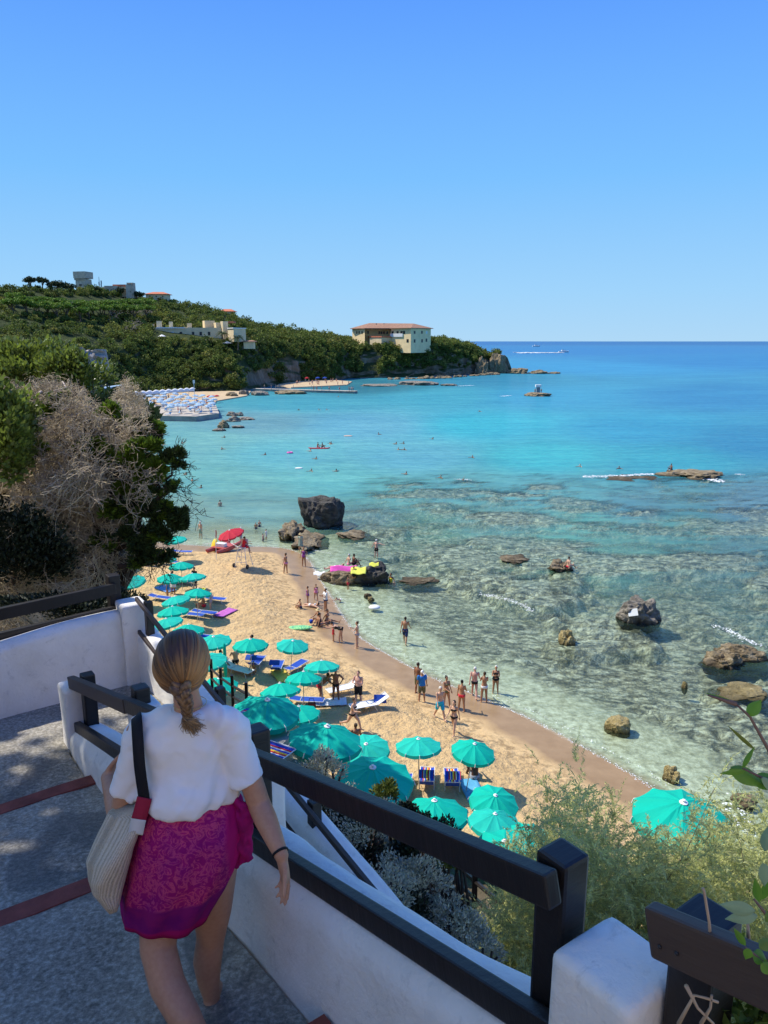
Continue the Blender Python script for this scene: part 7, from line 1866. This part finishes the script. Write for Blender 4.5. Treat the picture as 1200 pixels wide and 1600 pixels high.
# trunk under the clothes
mb.loft([hring(L(298, y, 2.6), a, b) for y, a, b in ((1134, .135, .07), (1165, .138, .085), (1205, .130, .088), (1250, .130, .095), (1300, .165, .125), (1350, .175, .135), (1380, .12, .10))])
shL, shR = L(215, 1143, 2.585), L(364, 1138, 2.60)
elL, elR = L(190, 1284, 2.595), L(405, 1257, 2.56); wrL, wrR = L(168, 1214, 2.815), L(440, 1337, 2.41)
# arms
mb.capsule(L(250, 1138, 2.6), .045, shL, .042, 14); mb.capsule(L(335, 1133, 2.6), .045, shR, .042, 14)
mb.tube([shL, shL * .6 + elL * .4, shL * .2 + elL * .8, elL], [.042, .046, .048, .046], 16); mb.ellipsoid(elL, (.048, .048, .046), None, 14, 9)
mb.tube([elL, elL * .65 + wrL * .35, wrL], [.046, .043, .027], 16); mb.ellipsoid(wrL, (.027, .027, .027), None, 12, 8)
mb.tube([shR, shR * .6 + elR * .4, shR * .2 + elR * .8, elR], [.042, .044, .044, .042], 16); mb.ellipsoid(elR, (.043, .043, .043), None, 14, 9)
mb.tube([elR, elR * .7 + wrR * .3, elR * .3 + wrR * .7, wrR], [.043, .043, .034, .026], 16); mb.ellipsoid(wrR, (.026, .026, .026), None, 12, 8)


def hand(wr, d, side, palm, curl, thumb_s, sc_=1.0, thumb_in=.35):
    """wr wrist, d along the hand, side across the knuckles, palm out of the palm; fingers bend towards the palm"""
    d, side, palm = d.normalized(), side.normalized(), palm.normalized(); k = wr + d * .088 * sc_
    mb.loft([[c + side * a * math.cos(q) + palm * b * math.sin(q) for q in np.linspace(0, 2 * math.pi, 15)[:-1]] for c, a, b in ((wr, .024, .019), (wr + d * .03 * sc_, .033, .019), (wr + d * .06 * sc_, .039, .017), (k, .039, .013))])
    for i, (o_, ln) in enumerate(((-.030, .066), (-.010, .076), (.011, .072), (.030, .056))):
        p = k + side * o_ - d * .006; dirn = (d + side * o_ * .5).normalized(); rr_ = .0088 - .0006 * i
        ax = dirn; lens = (ln * .46, ln * .30, ln * .26); c_ang = curl + .07 * i
        for j, l_ in enumerate(lens):
            ax = (ax * math.cos(c_ang) + palm * math.sin(c_ang)).normalized(); q = p + ax * l_ * sc_; mb.capsule(p, rr_ * (1 - .08 * j), q, rr_ * (.93 - .08 * j), 10); p = q
    p = wr + d * .022 * sc_ + side * thumb_s * .026; ax = (d * .75 + side * thumb_s * .55 + palm * thumb_in).normalized()
    for j, l_ in enumerate((.042, .030, .024)):
        q = p + ax * l_ * sc_; mb.capsule(p, .0125 - .0016 * j, q, .0112 - .0016 * j, 10); p = q; ax = (ax + d * .28 + palm * .12).normalized()


dR = (L(449, 1392, 2.375) - wrR); hand(wrR, dR, Vector((-.45, .85, .1)), Vector((-.8, -.35, .0)) , .22, -1, 1.0)
hand(wrL, Vector((.35, .45, .30)), Vector((.2, .5, -.6)), Vector((.7, -.5, .1)), .75, -1, .95)
# legs
kl = [L(266, 1345, 2.6), L(252, 1430, 2.55), L(247, 1482, 2.49), L(262, 1540, 2.42), L(290, 1592, 2.345), L(332, 1668, 2.27)]
mb.tube(kl, [.095, .085, .068, .066, .058, .037], 20)
kr = [L(335, 1345, 2.6), L(332, 1420, 2.64), L(329, 1466, 2.66), L(324, 1502, 2.655), L(326, 1532, 2.645), L(331, 1560, 2.635)]
mb.tube(kr, [.092, .076, .057, .058, .046, .033], 20)
footL = L(338, 1680, 2.27); footR = L(331, 1572, 2.63)
fdl = Vector((.08, 1, -.45)).normalized(); fdr = Vector((.10, 1, .06)).normalized()
for a_, fd in ((kl[-1], fdl), (kr[-1], fdr)):
    heel = a_ + Vector((0, 0, -.045)) - fd * .03; mb.ellipsoid(a_, (.034, .036, .036), None, 12, 8); mb.capsule(a_, .034, heel, .033, 14)
    mb.capsule(heel, .033, heel + fd * .10, .034, 14); side = fd.cross(Vector((0, 0, 1))).normalized(); mb.capsule(a_ + fd * .02, .03, heel + fd * .13, .026, 12)
    for i in range(5): o_ = (-.032 + .016 * i); mb.capsule(heel + fd * .10 + side * o_ * .8, .017, heel + fd * (.195 - .006 * abs(i - 1)) + side * o_ - Vector((0, 0, .008)), .011 if i else .013, 10)
me = fuse(mb, .0062, 6, 'woman_body')
wom = link('person', me, m_skin, None, ORG); tag(wom, 'woman in white t-shirt and magenta sarong walking down the stairs, braid down her back', 'person')
# eyes
m_eye = mat('eye_white', (.7, .7, .68), .2, .02, 3); m_iris = mat('brown_iris', (.05, .025, .012), .2, .1, 30); m_lip = mat('lip_skin', (.42, .14, .11), .4, .1, 20)
for s in (-1, 1):
    c = HC + Mh @ Vector((s * .032, .081, .012)); e = MB().ellipsoid(c, (.013, .011, .008), Mh, 12, 8).build('eye', m_eye, wom, True); MB().ellipsoid(c + hdir * .0085, (.0055, .003, .0055), Mh, 10, 6).build('iris', m_iris, e, True)
MB().ellipsoid(HC + Mh @ Vector((0, .100, -.057)), (.020, .006, .008), Mh, 12, 6).build('lips', m_lip, wom, True)

# ---- shirt
mb = MB()
rows_ = [(1279, 298, .188, .160), (1266, 298, .188, .158), (1250, 298, .180, .148), (1230, 297, .166, .130), (1205, 296, .158, .116), (1180, 295, .164, .114), (1158, 293, .174, .112), (1140, 292, .182, .100), (1124, 294, .150, .084), (1113, 297, .098, .072), (1108, 298, .074, .066)]
mb.loft([hring(Vector((L(cx, y, 2.6).x, L(cx, y, 2.6).y, L(cx, y, 2.6 - b * (1 if y > 1200 else max(0, (y - 1140) / 60))).z)), a, b, 36) for y, cx, a, b in rows_])
hL = L(199, 1236, 2.59); hR = L(388, 1219, 2.575)
def sleeve(a, b, r0, r1):
    d = (b - a).normalized(); mb.tube([a - d * .045, a - d * .02, a, a * .55 + b * .45, b - d * .012, b], [.02, r0 * .8, r0, (r0 + r1) * .5, r1, r1 * .99], 28)
sleeve(L(222, 1143, 2.59), hL, .064, .068); sleeve(L(360, 1138, 2.60), hR, .064, .066)
mb.capsule(L(262, 1128, 2.6), .056, L(224, 1140, 2.59), .062, 16); mb.capsule(L(330, 1122, 2.6), .056, L(358, 1135, 2.6), .060, 16)
me = fuse(mb, .0075, 5, 't_shirt')
co = np.empty(len(me.vertices) * 3); me.vertices.foreach_get('co', co); co = co.reshape(-1, 3); no = np.empty_like(co); me.vertices.foreach_get('normal', no.ravel()) if False else None
nr = np.array([v_.normal[:] for v_ in me.vertices])
zz = co[:, 2]; ang = np.arctan2(co[:, 1], co[:, 0])
f1 = fbm(co[:, 0] * 7 + co[:, 2] * 10, co[:, 2] * 4 - co[:, 0] * 6 + co[:, 1] * 6, 7, 3) - .5; f2 = 1 - np.abs(2 * fbm(co[:, 0] * 10 - co[:, 2] * 8 + co[:, 1] * 9, co[:, 2] * 3.5 + co[:, 0] * 3, 12, 3) - 1)
zw = L(297, 1235, 2.6).z; amt = .019 + .012 * np.exp(-((zz - zw) / .08) ** 2) - .014 * sstep(L(297, 1262, 2.6).z, L(297, 1280, 2.6).z, zz)
co += nr * np.maximum((f1 * 1.5 + (f2 - .6) * .9) * amt, -.006)[:, None]
me.vertices.foreach_set('co', co.ravel()); me.update()
link('t_shirt', me, m_shirt, wom)
# collar and sleeve hems as narrow bands
def band(c, a, b, r, name, ax=None, m=m_shirt):
    pts = hring(c, a, b, 32) if ax is None else [c + (ax[0] * math.cos(q) + ax[1] * math.sin(q)) * a for q in np.linspace(0, 6.2832, 33)[:-1]]
    rr_ = []
    n = len(pts)
    for i in range(n):
        p, nx = pts[i], pts[(i + 1) % n]; t_ = (nx - pts[i - 1]).normalized(); o_ = (p - c).normalized(); u_ = t_.cross(o_)
        rr_.append([p + (o_ * math.cos(k) * r * .6 + u_ * math.sin(k) * r) for k in np.linspace(0, 6.2832, 7)[:-1]])
    rr_.append(rr_[0]); return MB().loft(rr_, False).build(name, m, wom, True)
band(L(298, 1108, 2.6), .071, .063, .008, 'collar')

# ---- sarong
t = NT('magenta_batik'); oc = t.n('TexCoord').outputs['Object']; sx = t.n('SeparateXYZ'); t.l(oc, sx.inputs[0])
wv = t.n('TexNoise'); wv.inputs['Scale'].default_value = 26; wv.inputs['Detail'].default_value = 3; wv.inputs['Distortion'].default_value = 2.4; t.l(oc, wv.inputs['Vector'])
pat = t.ramp(wv.outputs['Fac'], [(.44, (.36, .010, .165)), (.50, (.56, .055, .20)), (.56, (.66, .09, .22)), (.62, (.44, .015, .18))])
big_ = t.ramp(t.noise(oc, 5, 3), [(.4, (.78, .6, 1.05)), (.6, (1.08, 1, .92))]); pat = t.mix(1.0, pat, big_, 'MULTIPLY')
hz = L(290, 1400, 2.45).z; hz2 = L(290, 1447, 2.45).z
edge = t.ramp(t.noise(oc, 12, 4), [(.4, (.20, .006, .16)), (.6, (.30, .012, .16))]); plain = (.44, .008, .13)
band_z = t.mapr(t.math('ADD', sx.outputs['Z'], t.math('MULTIPLY', sx.outputs['X'], -.10)), hz - .035, hz - .02); low_z = t.mapr(t.math('ADD', sx.outputs['Z'], t.math('MULTIPLY', sx.outputs['X'], -.10)), hz2 - .01, hz2 + .0)
right_x = t.mapr(sx.outputs['X'], .155, .17)
c = t.mix(band_z, edge, pat); c = t.mix(low_z, plain, c); c = t.mix(right_x, c, (.52, .010, .17))
dfs = t.pbsdf(c, .85, t.bump(t.noise(oc, 140, 3), .2, .003), .15); tr_n = t.n('BsdfTranslucent'); t.l(c, tr_n.inputs['Color']); mx = t.n('MixShader'); mx.inputs[0].default_value = .18; t.l(dfs, mx.inputs[1]); t.l(tr_n.outputs[0], mx.inputs[2])
m_sar = t.done(mx.outputs[0])
sil = [(1240, 246, 350), (1262, 240, 358), (1276, 232, 367), (1292, 222, 376), (1330, 213, 384), (1370, 206, 380), (1400, 201, 370), (1430, 197, 354), (1456, 197, 336), (1467, 199, 330)]
rows_ = []; NA = 96
for i, f in enumerate(np.linspace(0, 1, 34)):
    y = 1240 + f * 227; l_ = np.interp(y, [s[0] for s in sil], [s[1] for s in sil]); r_ = np.interp(y, [s[0] for s in sil], [s[2] for s in sil])
    a = (r_ - l_) / 2 / ppm(W(290, y, 2.6)); b = a * .80; c = L((l_ + r_) / 2, y, 2.60 - .03 * f); c.z = L((l_ + r_) / 2, y, 2.60 - .03 * f - b).z
    ring = []
    for k in range(NA):
        q = 2 * math.pi * k / NA; fold = (fbm(np.array([q * 3.2]), np.array([f * 1.6 + q * .3]), 9, 3)[0] - .5) * .020 * (.3 + f) + .006 * math.sin(q * 9 + f * 5) * (.2 + f) + .004 * math.sin(q * 23 + f * 14) * (1 - f)
        rx = a + fold; ry = b + fold
        dz = .030 * f * math.cos(q) + .02 * f * math.sin(q * 2)
        ring.append(tuple(c + Vector((rx * math.cos(q), ry * math.sin(q), dz))))
    rows_.append(ring)
mbs = MB().loft(rows_, False); o = mbs.build('sarong', m_sar, wom, True); sm_ = o.modifiers.new('s', 'SOLIDIFY'); sm_.thickness = .004
mbk = MB()
for k in range(7):
    f = k / 6; pts = [L(364 + 3 * math.sin(k * 2), 1246 + 5 * k, 2.56), L(380 + 6 * math.sin(k * 1.7), 1262 + 10 * k, 2.54), L(385 + 4 * math.cos(k), 1292 + 8 * k, 2.55), L(374 - 3 * k * .3, 1318 + 6 * k, 2.57)]
    mbk.tube(pts, [.012, .022, .021, .010], 10, True, .7)
me = fuse(mbk, .006, 2, 'knot'); nr = np.array([v_.normal[:] for v_ in me.vertices]); co = np.array([v_.co[:] for v_ in me.vertices])
co += nr * ((fbm(co[:, 0] * 45 + co[:, 1] * 20, co[:, 2] * 28, 5, 3) - .5) * .022)[:, None]; me.vertices.foreach_set('co', co.ravel()); me.update()
link('sarong_knot', me, mat('magenta_cloth', (.40, .006, .15), .85, .3, 18, bump=.3, bscale=60, bdist=.004, transl=.2), wom)

# ---- hair: strands drawn back to the nape, a braid with a loose end
t = NT('woman_hair'); cA = t.n('Attribute', attribute_name='strand').outputs['Color']
hsh = t.n('BsdfPrincipled'); t.l(cA, hsh.inputs['Base Color']); hsh.inputs['Roughness'].default_value = .42; hsh.inputs['Specular IOR Level'].default_value = .4
m_hair = t.done(hsh.outputs[0])
tie = L(287, 1074, 2.505); hc = HC + hup * .018 - hdir * .014
pole = (tie - hc).normalized(); e1 = hup.cross(pole).normalized(); e2 = pole.cross(e1)
NTH, NPH = 60, 360; V = []; colr = []
for i in range(NTH):
    th = math.pi * .80 * i / (NTH - 1) + .02
    for k in range(NPH):
        ph = 2 * math.pi * k / NPH
        u_ = pole * math.cos(th) + (e1 * math.cos(ph) + e2 * math.sin(ph)) * math.sin(th)
        lx, ly, lz = u_.dot(hx), u_.dot(hdir), u_.dot(hup)
        r_ = 1 / math.sqrt((lx / .089) ** 2 + (ly / .108) ** 2 + (lz / .113) ** 2)
        g_ = vnoise(np.array([ph * 26 + .5 * th]), np.array([th * 1.1]), 3)[0] - .5; g2 = vnoise(np.array([ph * 8]), np.array([th * .8]), 6)[0] - .5
        r_ += .0036 * g_ + .007 * g2 * math.sin(th)
        if th < .35: r_ = r_ * (.93 + .07 * th / .35)
        V.append(tuple(hc + u_ * r_)); s_ = np.clip(.10 + g2 * .8 + g_ * .7 + .55 * abs(lx) - .35 * max(0, lz), 0, 1); colr.append(np.array([.055, .028, .014]) * (1 - s_) + np.array([.42, .205, .06]) * s_)  # strand streaks, plus sunlight painted in: golden sides, dark crown
F = [(i * NPH + k, i * NPH + (k + 1) % NPH, (i + 1) * NPH + (k + 1) % NPH, (i + 1) * NPH + k) for i in range(NTH - 1) for k in range(NPH)]
# leave the face free
V = np.array(V); keep = []
for f in F:
    q = Vector(V[list(f)].mean(0)) - HC; lx, ly, lz = q.dot(hx), q.dot(hdir), q.dot(hup)
    if (ly > .055 and lz < .075) or (ly > .008 and lz < -.0) : continue
    if lz < -.075: continue
    keep.append(f)
me = np_mesh('hair', V, np.array(keep), True); cattr(me, 'strand', np.array(colr)); hr = link('hair', me, m_hair, wom); s_ = hr.modifiers.new('s', 'SOLIDIFY'); s_.thickness = .006; s_.offset = -1
p0, p1, cs_ = [], [], []
for i in range(520):                       # loose strands over the smooth hair
    ph = R.uniform(0, 6.283); t0_ = R.uniform(.5, 1.9); lift = R.uniform(.001, .005); prev = None; sh_ = R.uniform(.2, 1)
    for k in range(9):
        th = t0_ + (.12 - t0_) * k / 8 * R.uniform(.85, 1); ph += R.gauss(0, .02); u_ = pole * math.cos(th) + (e1 * math.cos(ph) + e2 * math.sin(ph)) * math.sin(th)
        if (u_.dot(hdir) > .3 and u_.dot(hup) < .5) or u_.dot(hup) < -.6: prev = None; continue
        r_ = 1 / math.sqrt((u_.dot(hx) / .089) ** 2 + (u_.dot(hdir) / .108) ** 2 + (u_.dot(hup) / .113) ** 2); q = hc + u_ * (r_ + lift * math.sin(math.pi * k / 8) + .0012)
        if prev is not None: p0.append(tuple(prev)); p1.append(tuple(q)); cs_.append(sh_)
        prev = q
V, F = segs_mesh(np.array(p0), np.array(p1), .0007, .0006, 3); me = np_mesh('hair_strands', V, F); s_ = np.repeat(np.array(cs_), 6)[:, None]; cattr(me, 'strand', np.array([[.09, .045, .02]]) * (1 - s_) + np.array([[.55, .32, .13]]) * s_); link('loose_hair', me, m_hair, wom)
bp_ = [L(283, 1070, 2.495), L(281, 1080, 2.480), L(286, 1090, 2.475), L(290, 1099, 2.475), L(292, 1107, 2.478), L(292, 1115, 2.482), L(293, 1121, 2.484)]
V_, F_, C_ = [], [], []
brd = MB()
for i in range(len(bp_) * 2 - 1):
    f = i / (len(bp_) * 2 - 2); j = f * (len(bp_) - 1); a = int(min(j, len(bp_) - 2)); c = bp_[a].lerp(bp_[a + 1], j - a); r_ = .030 * (1 - f) + .013 * f; sgn = 1 if i % 2 else -1
    Mr = Matrix.Rotation(sgn * .75, 3, 'Y'); brd.ellipsoid(c + Vector((sgn * r_ * .42, 0, 0)), (r_ * .68, r_ * .8, r_ * 1.15), Mr, 18, 12)
me = brd.mesh('braid', True); co = np.array([v_.co[:] for v_ in me.vertices]); nr = np.array([v_.normal[:] for v_ in me.vertices]); st = fbm(co[:, 0] * 300 + co[:, 2] * 160, co[:, 2] * 30, 4, 2)
me.vertices.foreach_set('co', (co + nr * ((st - .5) * .004)[:, None]).ravel()); s_ = np.clip((st - .3) * 2, 0, 1)[:, None]; cattr(me, 'strand', np.array([[.075, .040, .020]]) * (1 - s_) + np.array([[.33, .19, .08]]) * s_)
bo_ = link('braid', me, m_hair, wom)
p0, p1, r0, r1 = [], [], [], []
for i in range(420):
    a0_ = bp_[-1] + Vector((R.gauss(0, .006), R.gauss(0, .006), .004)); b_ = L(300 + R.gauss(0, 8), 1134 + R.gauss(0, 6), 2.475 + R.gauss(0, .008)); m_ = a0_.lerp(b_, .5) + Vector((R.gauss(-.004, .004), R.gauss(-.004, .004), 0)); e_ = b_ + Vector((R.gauss(.006, .005), R.gauss(0, .004), R.gauss(-.004, .005)))
    p0 += [a0_, m_, b_]; p1 += [m_, b_, e_]; r0 += [.0012, .0014, .001]; r1 += [.0014, .001, .0004]
V, F = segs_mesh(np.array([tuple(q) for q in p0]), np.array([tuple(q) for q in p1]), r0, r1, 3); me = np_mesh('braid_end', V, F); s_ = np.repeat(NR.uniform(.3, 1.0, 420), 18)[:, None]; cattr(me, 'strand', np.array([[.12, .07, .035]]) * (1 - s_) + np.array([[.50, .32, .15]]) * s_); link('braid_end', me, m_hair, wom)
band(bp_[-1], .014, .014, .004, 'hair_tie', m=mat('tan_band', (.28, .17, .10), .6, .1, 9))
band(L(297, 1103, 2.6) + Vector((0, 0, .012)), .060, .058, .0016, 'necklace', m=mat('gold_chain', (.6, .42, .16), .3, .1, 9, metal=.9))
dw = (wrR - elR).normalized(); e1_ = dw.cross(Vector((0, 0, 1))).normalized(); band(wrR - dw * .012, .0285, .03, .005, 'wristband', (e1_, dw.cross(e1_)), mat('black_elastic', (.01, .01, .011), .7, .1, 9))
# sandals
m_sole = mat('pink_sandal', (.36, .22, .20), .8, .1, 6); m_strap = mat('dark_red_strap', (.13, .03, .035), .6, .1, 6)
for a_, fd in ((kl[-1], fdl), (kr[-1], fdr)):
    heel = a_ + Vector((0, 0, -.045)) - fd * .03; side = fd.cross(Vector((0, 0, 1))).normalized(); un = side.cross(fd).normalized(); base = heel - un * .040
    prof = [(-.045, .028), (-.02, .036), (.05, .033), (.12, .042), (.19, .040), (.225, .018)]
    ring0 = [base + fd * x + side * w_ for x, w_ in prof] + [base + fd * x - side * w_ for x, w_ in reversed(prof)]
    s = MB().loft([ring0, [q - un * .018 for q in ring0]]).build('sandal', m_sole, wom)
    mbx = MB(); mbx.tube([base + fd * .03 + side * .034, base + fd * .0 + side * .036 + un * .03, base - fd * .038 + un * .045, base + fd * .0 - side * .036 + un * .03, base + fd * .03 - side * .034], .006, 6); mbx.tube([base + fd * .08 + side * .038, base + fd * .10 + side * .02 + un * .06, base + fd * .10 - side * .02 + un * .06, base + fd * .08 - side * .038], .008, 6); mbx.build('strap', m_strap, s)

# ---- the woven bag on her shoulder
t = NT('woven_beige'); oc = t.n('TexCoord').outputs['UV'] if False else t.n('Attribute', attribute_name='across').outputs['Fac']
wv = t.math('SINE', t.math('MULTIPLY', oc, 330.0)); wv2 = t.noise(t.n('TexCoord').outputs['Object'], 160, 3, .7)
c = t.mix(t.mapr(wv, -.3, .6), (.66, .56, .41), (.44, .35, .23)); c = t.mix(.35, c, t.ramp(wv2, [(.35, (.38, .31, .21)), (.65, (.78, .69, .54))]))
m_weave = t.done(t.pbsdf(c, .9, t.bump(t.math('ADD', wv2, t.math('MULTIPLY', wv, .3)), .6, .006), .15))
BO = W(190, 1340, 2.47); bag = empty('shoulder_bag', BO); tag(bag, 'woven beige striped tote bag with black strap hanging from the woman\'s left shoulder', 'bag')
pt_, pb_ = Vector(W(208, 1262, 2.50) - BO), Vector(W(160, 1412, 2.43) - BO); ax = (pb_ - pt_).normalized(); vw = Vector(ray(180, 1340)).normalized(); sd_ = ax.cross(vw).normalized(); dp_ = sd_.cross(ax).normalized()
if sd_.x < 0: sd_ = -sd_
SEC = [  # sections from the mouth down: left, front ridge, right, back
    [(160, 1272, 2.53), (213, 1284, 2.44), (232, 1254, 2.47), (196, 1252, 2.60)], [(141, 1310, 2.52), (193, 1322, 2.38), (226, 1292, 2.46), (182, 1290, 2.62)], [(127, 1346, 2.50), (170, 1358, 2.34), (217, 1330, 2.45), (170, 1325, 2.62)],
    [(133, 1374, 2.47), (152, 1386, 2.34), (207, 1368, 2.44), (168, 1352, 2.60)], [(141, 1394, 2.45), (150, 1404, 2.36), (198, 1400, 2.43), (168, 1376, 2.58)], [(160, 1416, 2.44), (166, 1424, 2.38), (191, 1416, 2.42), (174, 1398, 2.54)], [(168, 1424, 2.44), (171, 1430, 2.41), (186, 1424, 2.42), (176, 1412, 2.50)]]
SEC = np.array([[W(*q) - BO for q in s_] for s_ in SEC]); rows_ = []; ac = []
kk = np.linspace(0, 6, 40)
for f in kk:
    i0 = min(int(f), 5); fr0 = f - i0; q4 = SEC[i0] * (1 - fr0) + SEC[i0 + 1] * fr0
    pts = [q for q in q4]
    for r_ in range(3): pts = [p for i in range(len(pts)) for p in (pts[i] * (.80 if r_ == 0 else .75) + pts[(i + 1) % len(pts)] * (.20 if r_ == 0 else .25), pts[i] * (.20 if r_ == 0 else .25) + pts[(i + 1) % len(pts)] * (.80 if r_ == 0 else .75))]
    m_ = np.mean(pts, 0); ring = []
    for k, p in enumerate(pts):
        j_ = .05 * (fbm(np.array([k * .35]), np.array([f * 1.1]), 3, 3)[0] - .5) * 2; ring.append(tuple(m_ + (p - m_) * (1 + j_))); ac.append((k / len(pts)) * .62)
    rows_.append(ring)
o = MB().loft(rows_).build('bag_body', m_weave, bag, True); fattr(o.data, 'across', np.array(ac))
m_blk = mat('black_webbing', (.008, .008, .010), .75, .1, 40, bump=.3, bscale=200, bdist=.002); m_rtab = mat('crimson_tab', (.30, .012, .04), .7, .1, 10); m_wtab = mat('cream_tab', (.62, .60, .55), .8, .06, 10)


def ribbon(pts, w_, th, name, m, sides=None):
    pts = [Vector(W(*p) - BO) for p in pts]; rr_ = []
    dense = []
    for i in range(len(pts) - 1):
        p0_, p1_, p2_, p3_ = pts[max(i - 1, 0)], pts[i], pts[i + 1], pts[min(i + 2, len(pts) - 1)]
        for u in np.linspace(0, 1, 7)[:-1]: dense.append(.5 * ((2 * p1_) + (-p0_ + p2_) * u + (2 * p0_ - 5 * p1_ + 4 * p2_ - p3_) * u * u + (-p0_ + 3 * p1_ - 3 * p2_ + p3_) * u ** 3))
    dense.append(pts[-1])
    for i, p in enumerate(dense):
        t_ = (dense[min(i + 1, len(dense) - 1)] - dense[max(0, i - 1)]).normalized(); out_ = Vector((-.75, -.66, .0)) if False else (p - Vector(W(250, 1160, 2.62) - BO)); out_ -= t_ * out_.dot(t_); out_.normalize(); s_ = t_.cross(out_)
        rr_.append([p + s_ * w_ / 2 + out_ * th, p - s_ * w_ / 2 + out_ * th, p - s_ * w_ / 2, p + s_ * w_ / 2])
    return MB().loft(rr_).build(name, m, bag, True)


ribbon([(226, 1250, 2.455), (219, 1200, 2.455), (216, 1160, 2.48), (214, 1128, 2.535), (213, 1119, 2.60), (212, 1128, 2.665), (208, 1170, 2.715), (205, 1225, 2.70), (206, 1262, 2.62)], .042, .004, 'strap', m_blk)
ribbon([(226, 1246, 2.45), (222, 1262, 2.443), (217, 1279, 2.436)], .052, .006, 'red_tab', m_rtab); ribbon([(217, 1279, 2.436), (212, 1302, 2.428)], .052, .006, 'cream_tab', m_wtab)
bpy.context.view_layer.update()
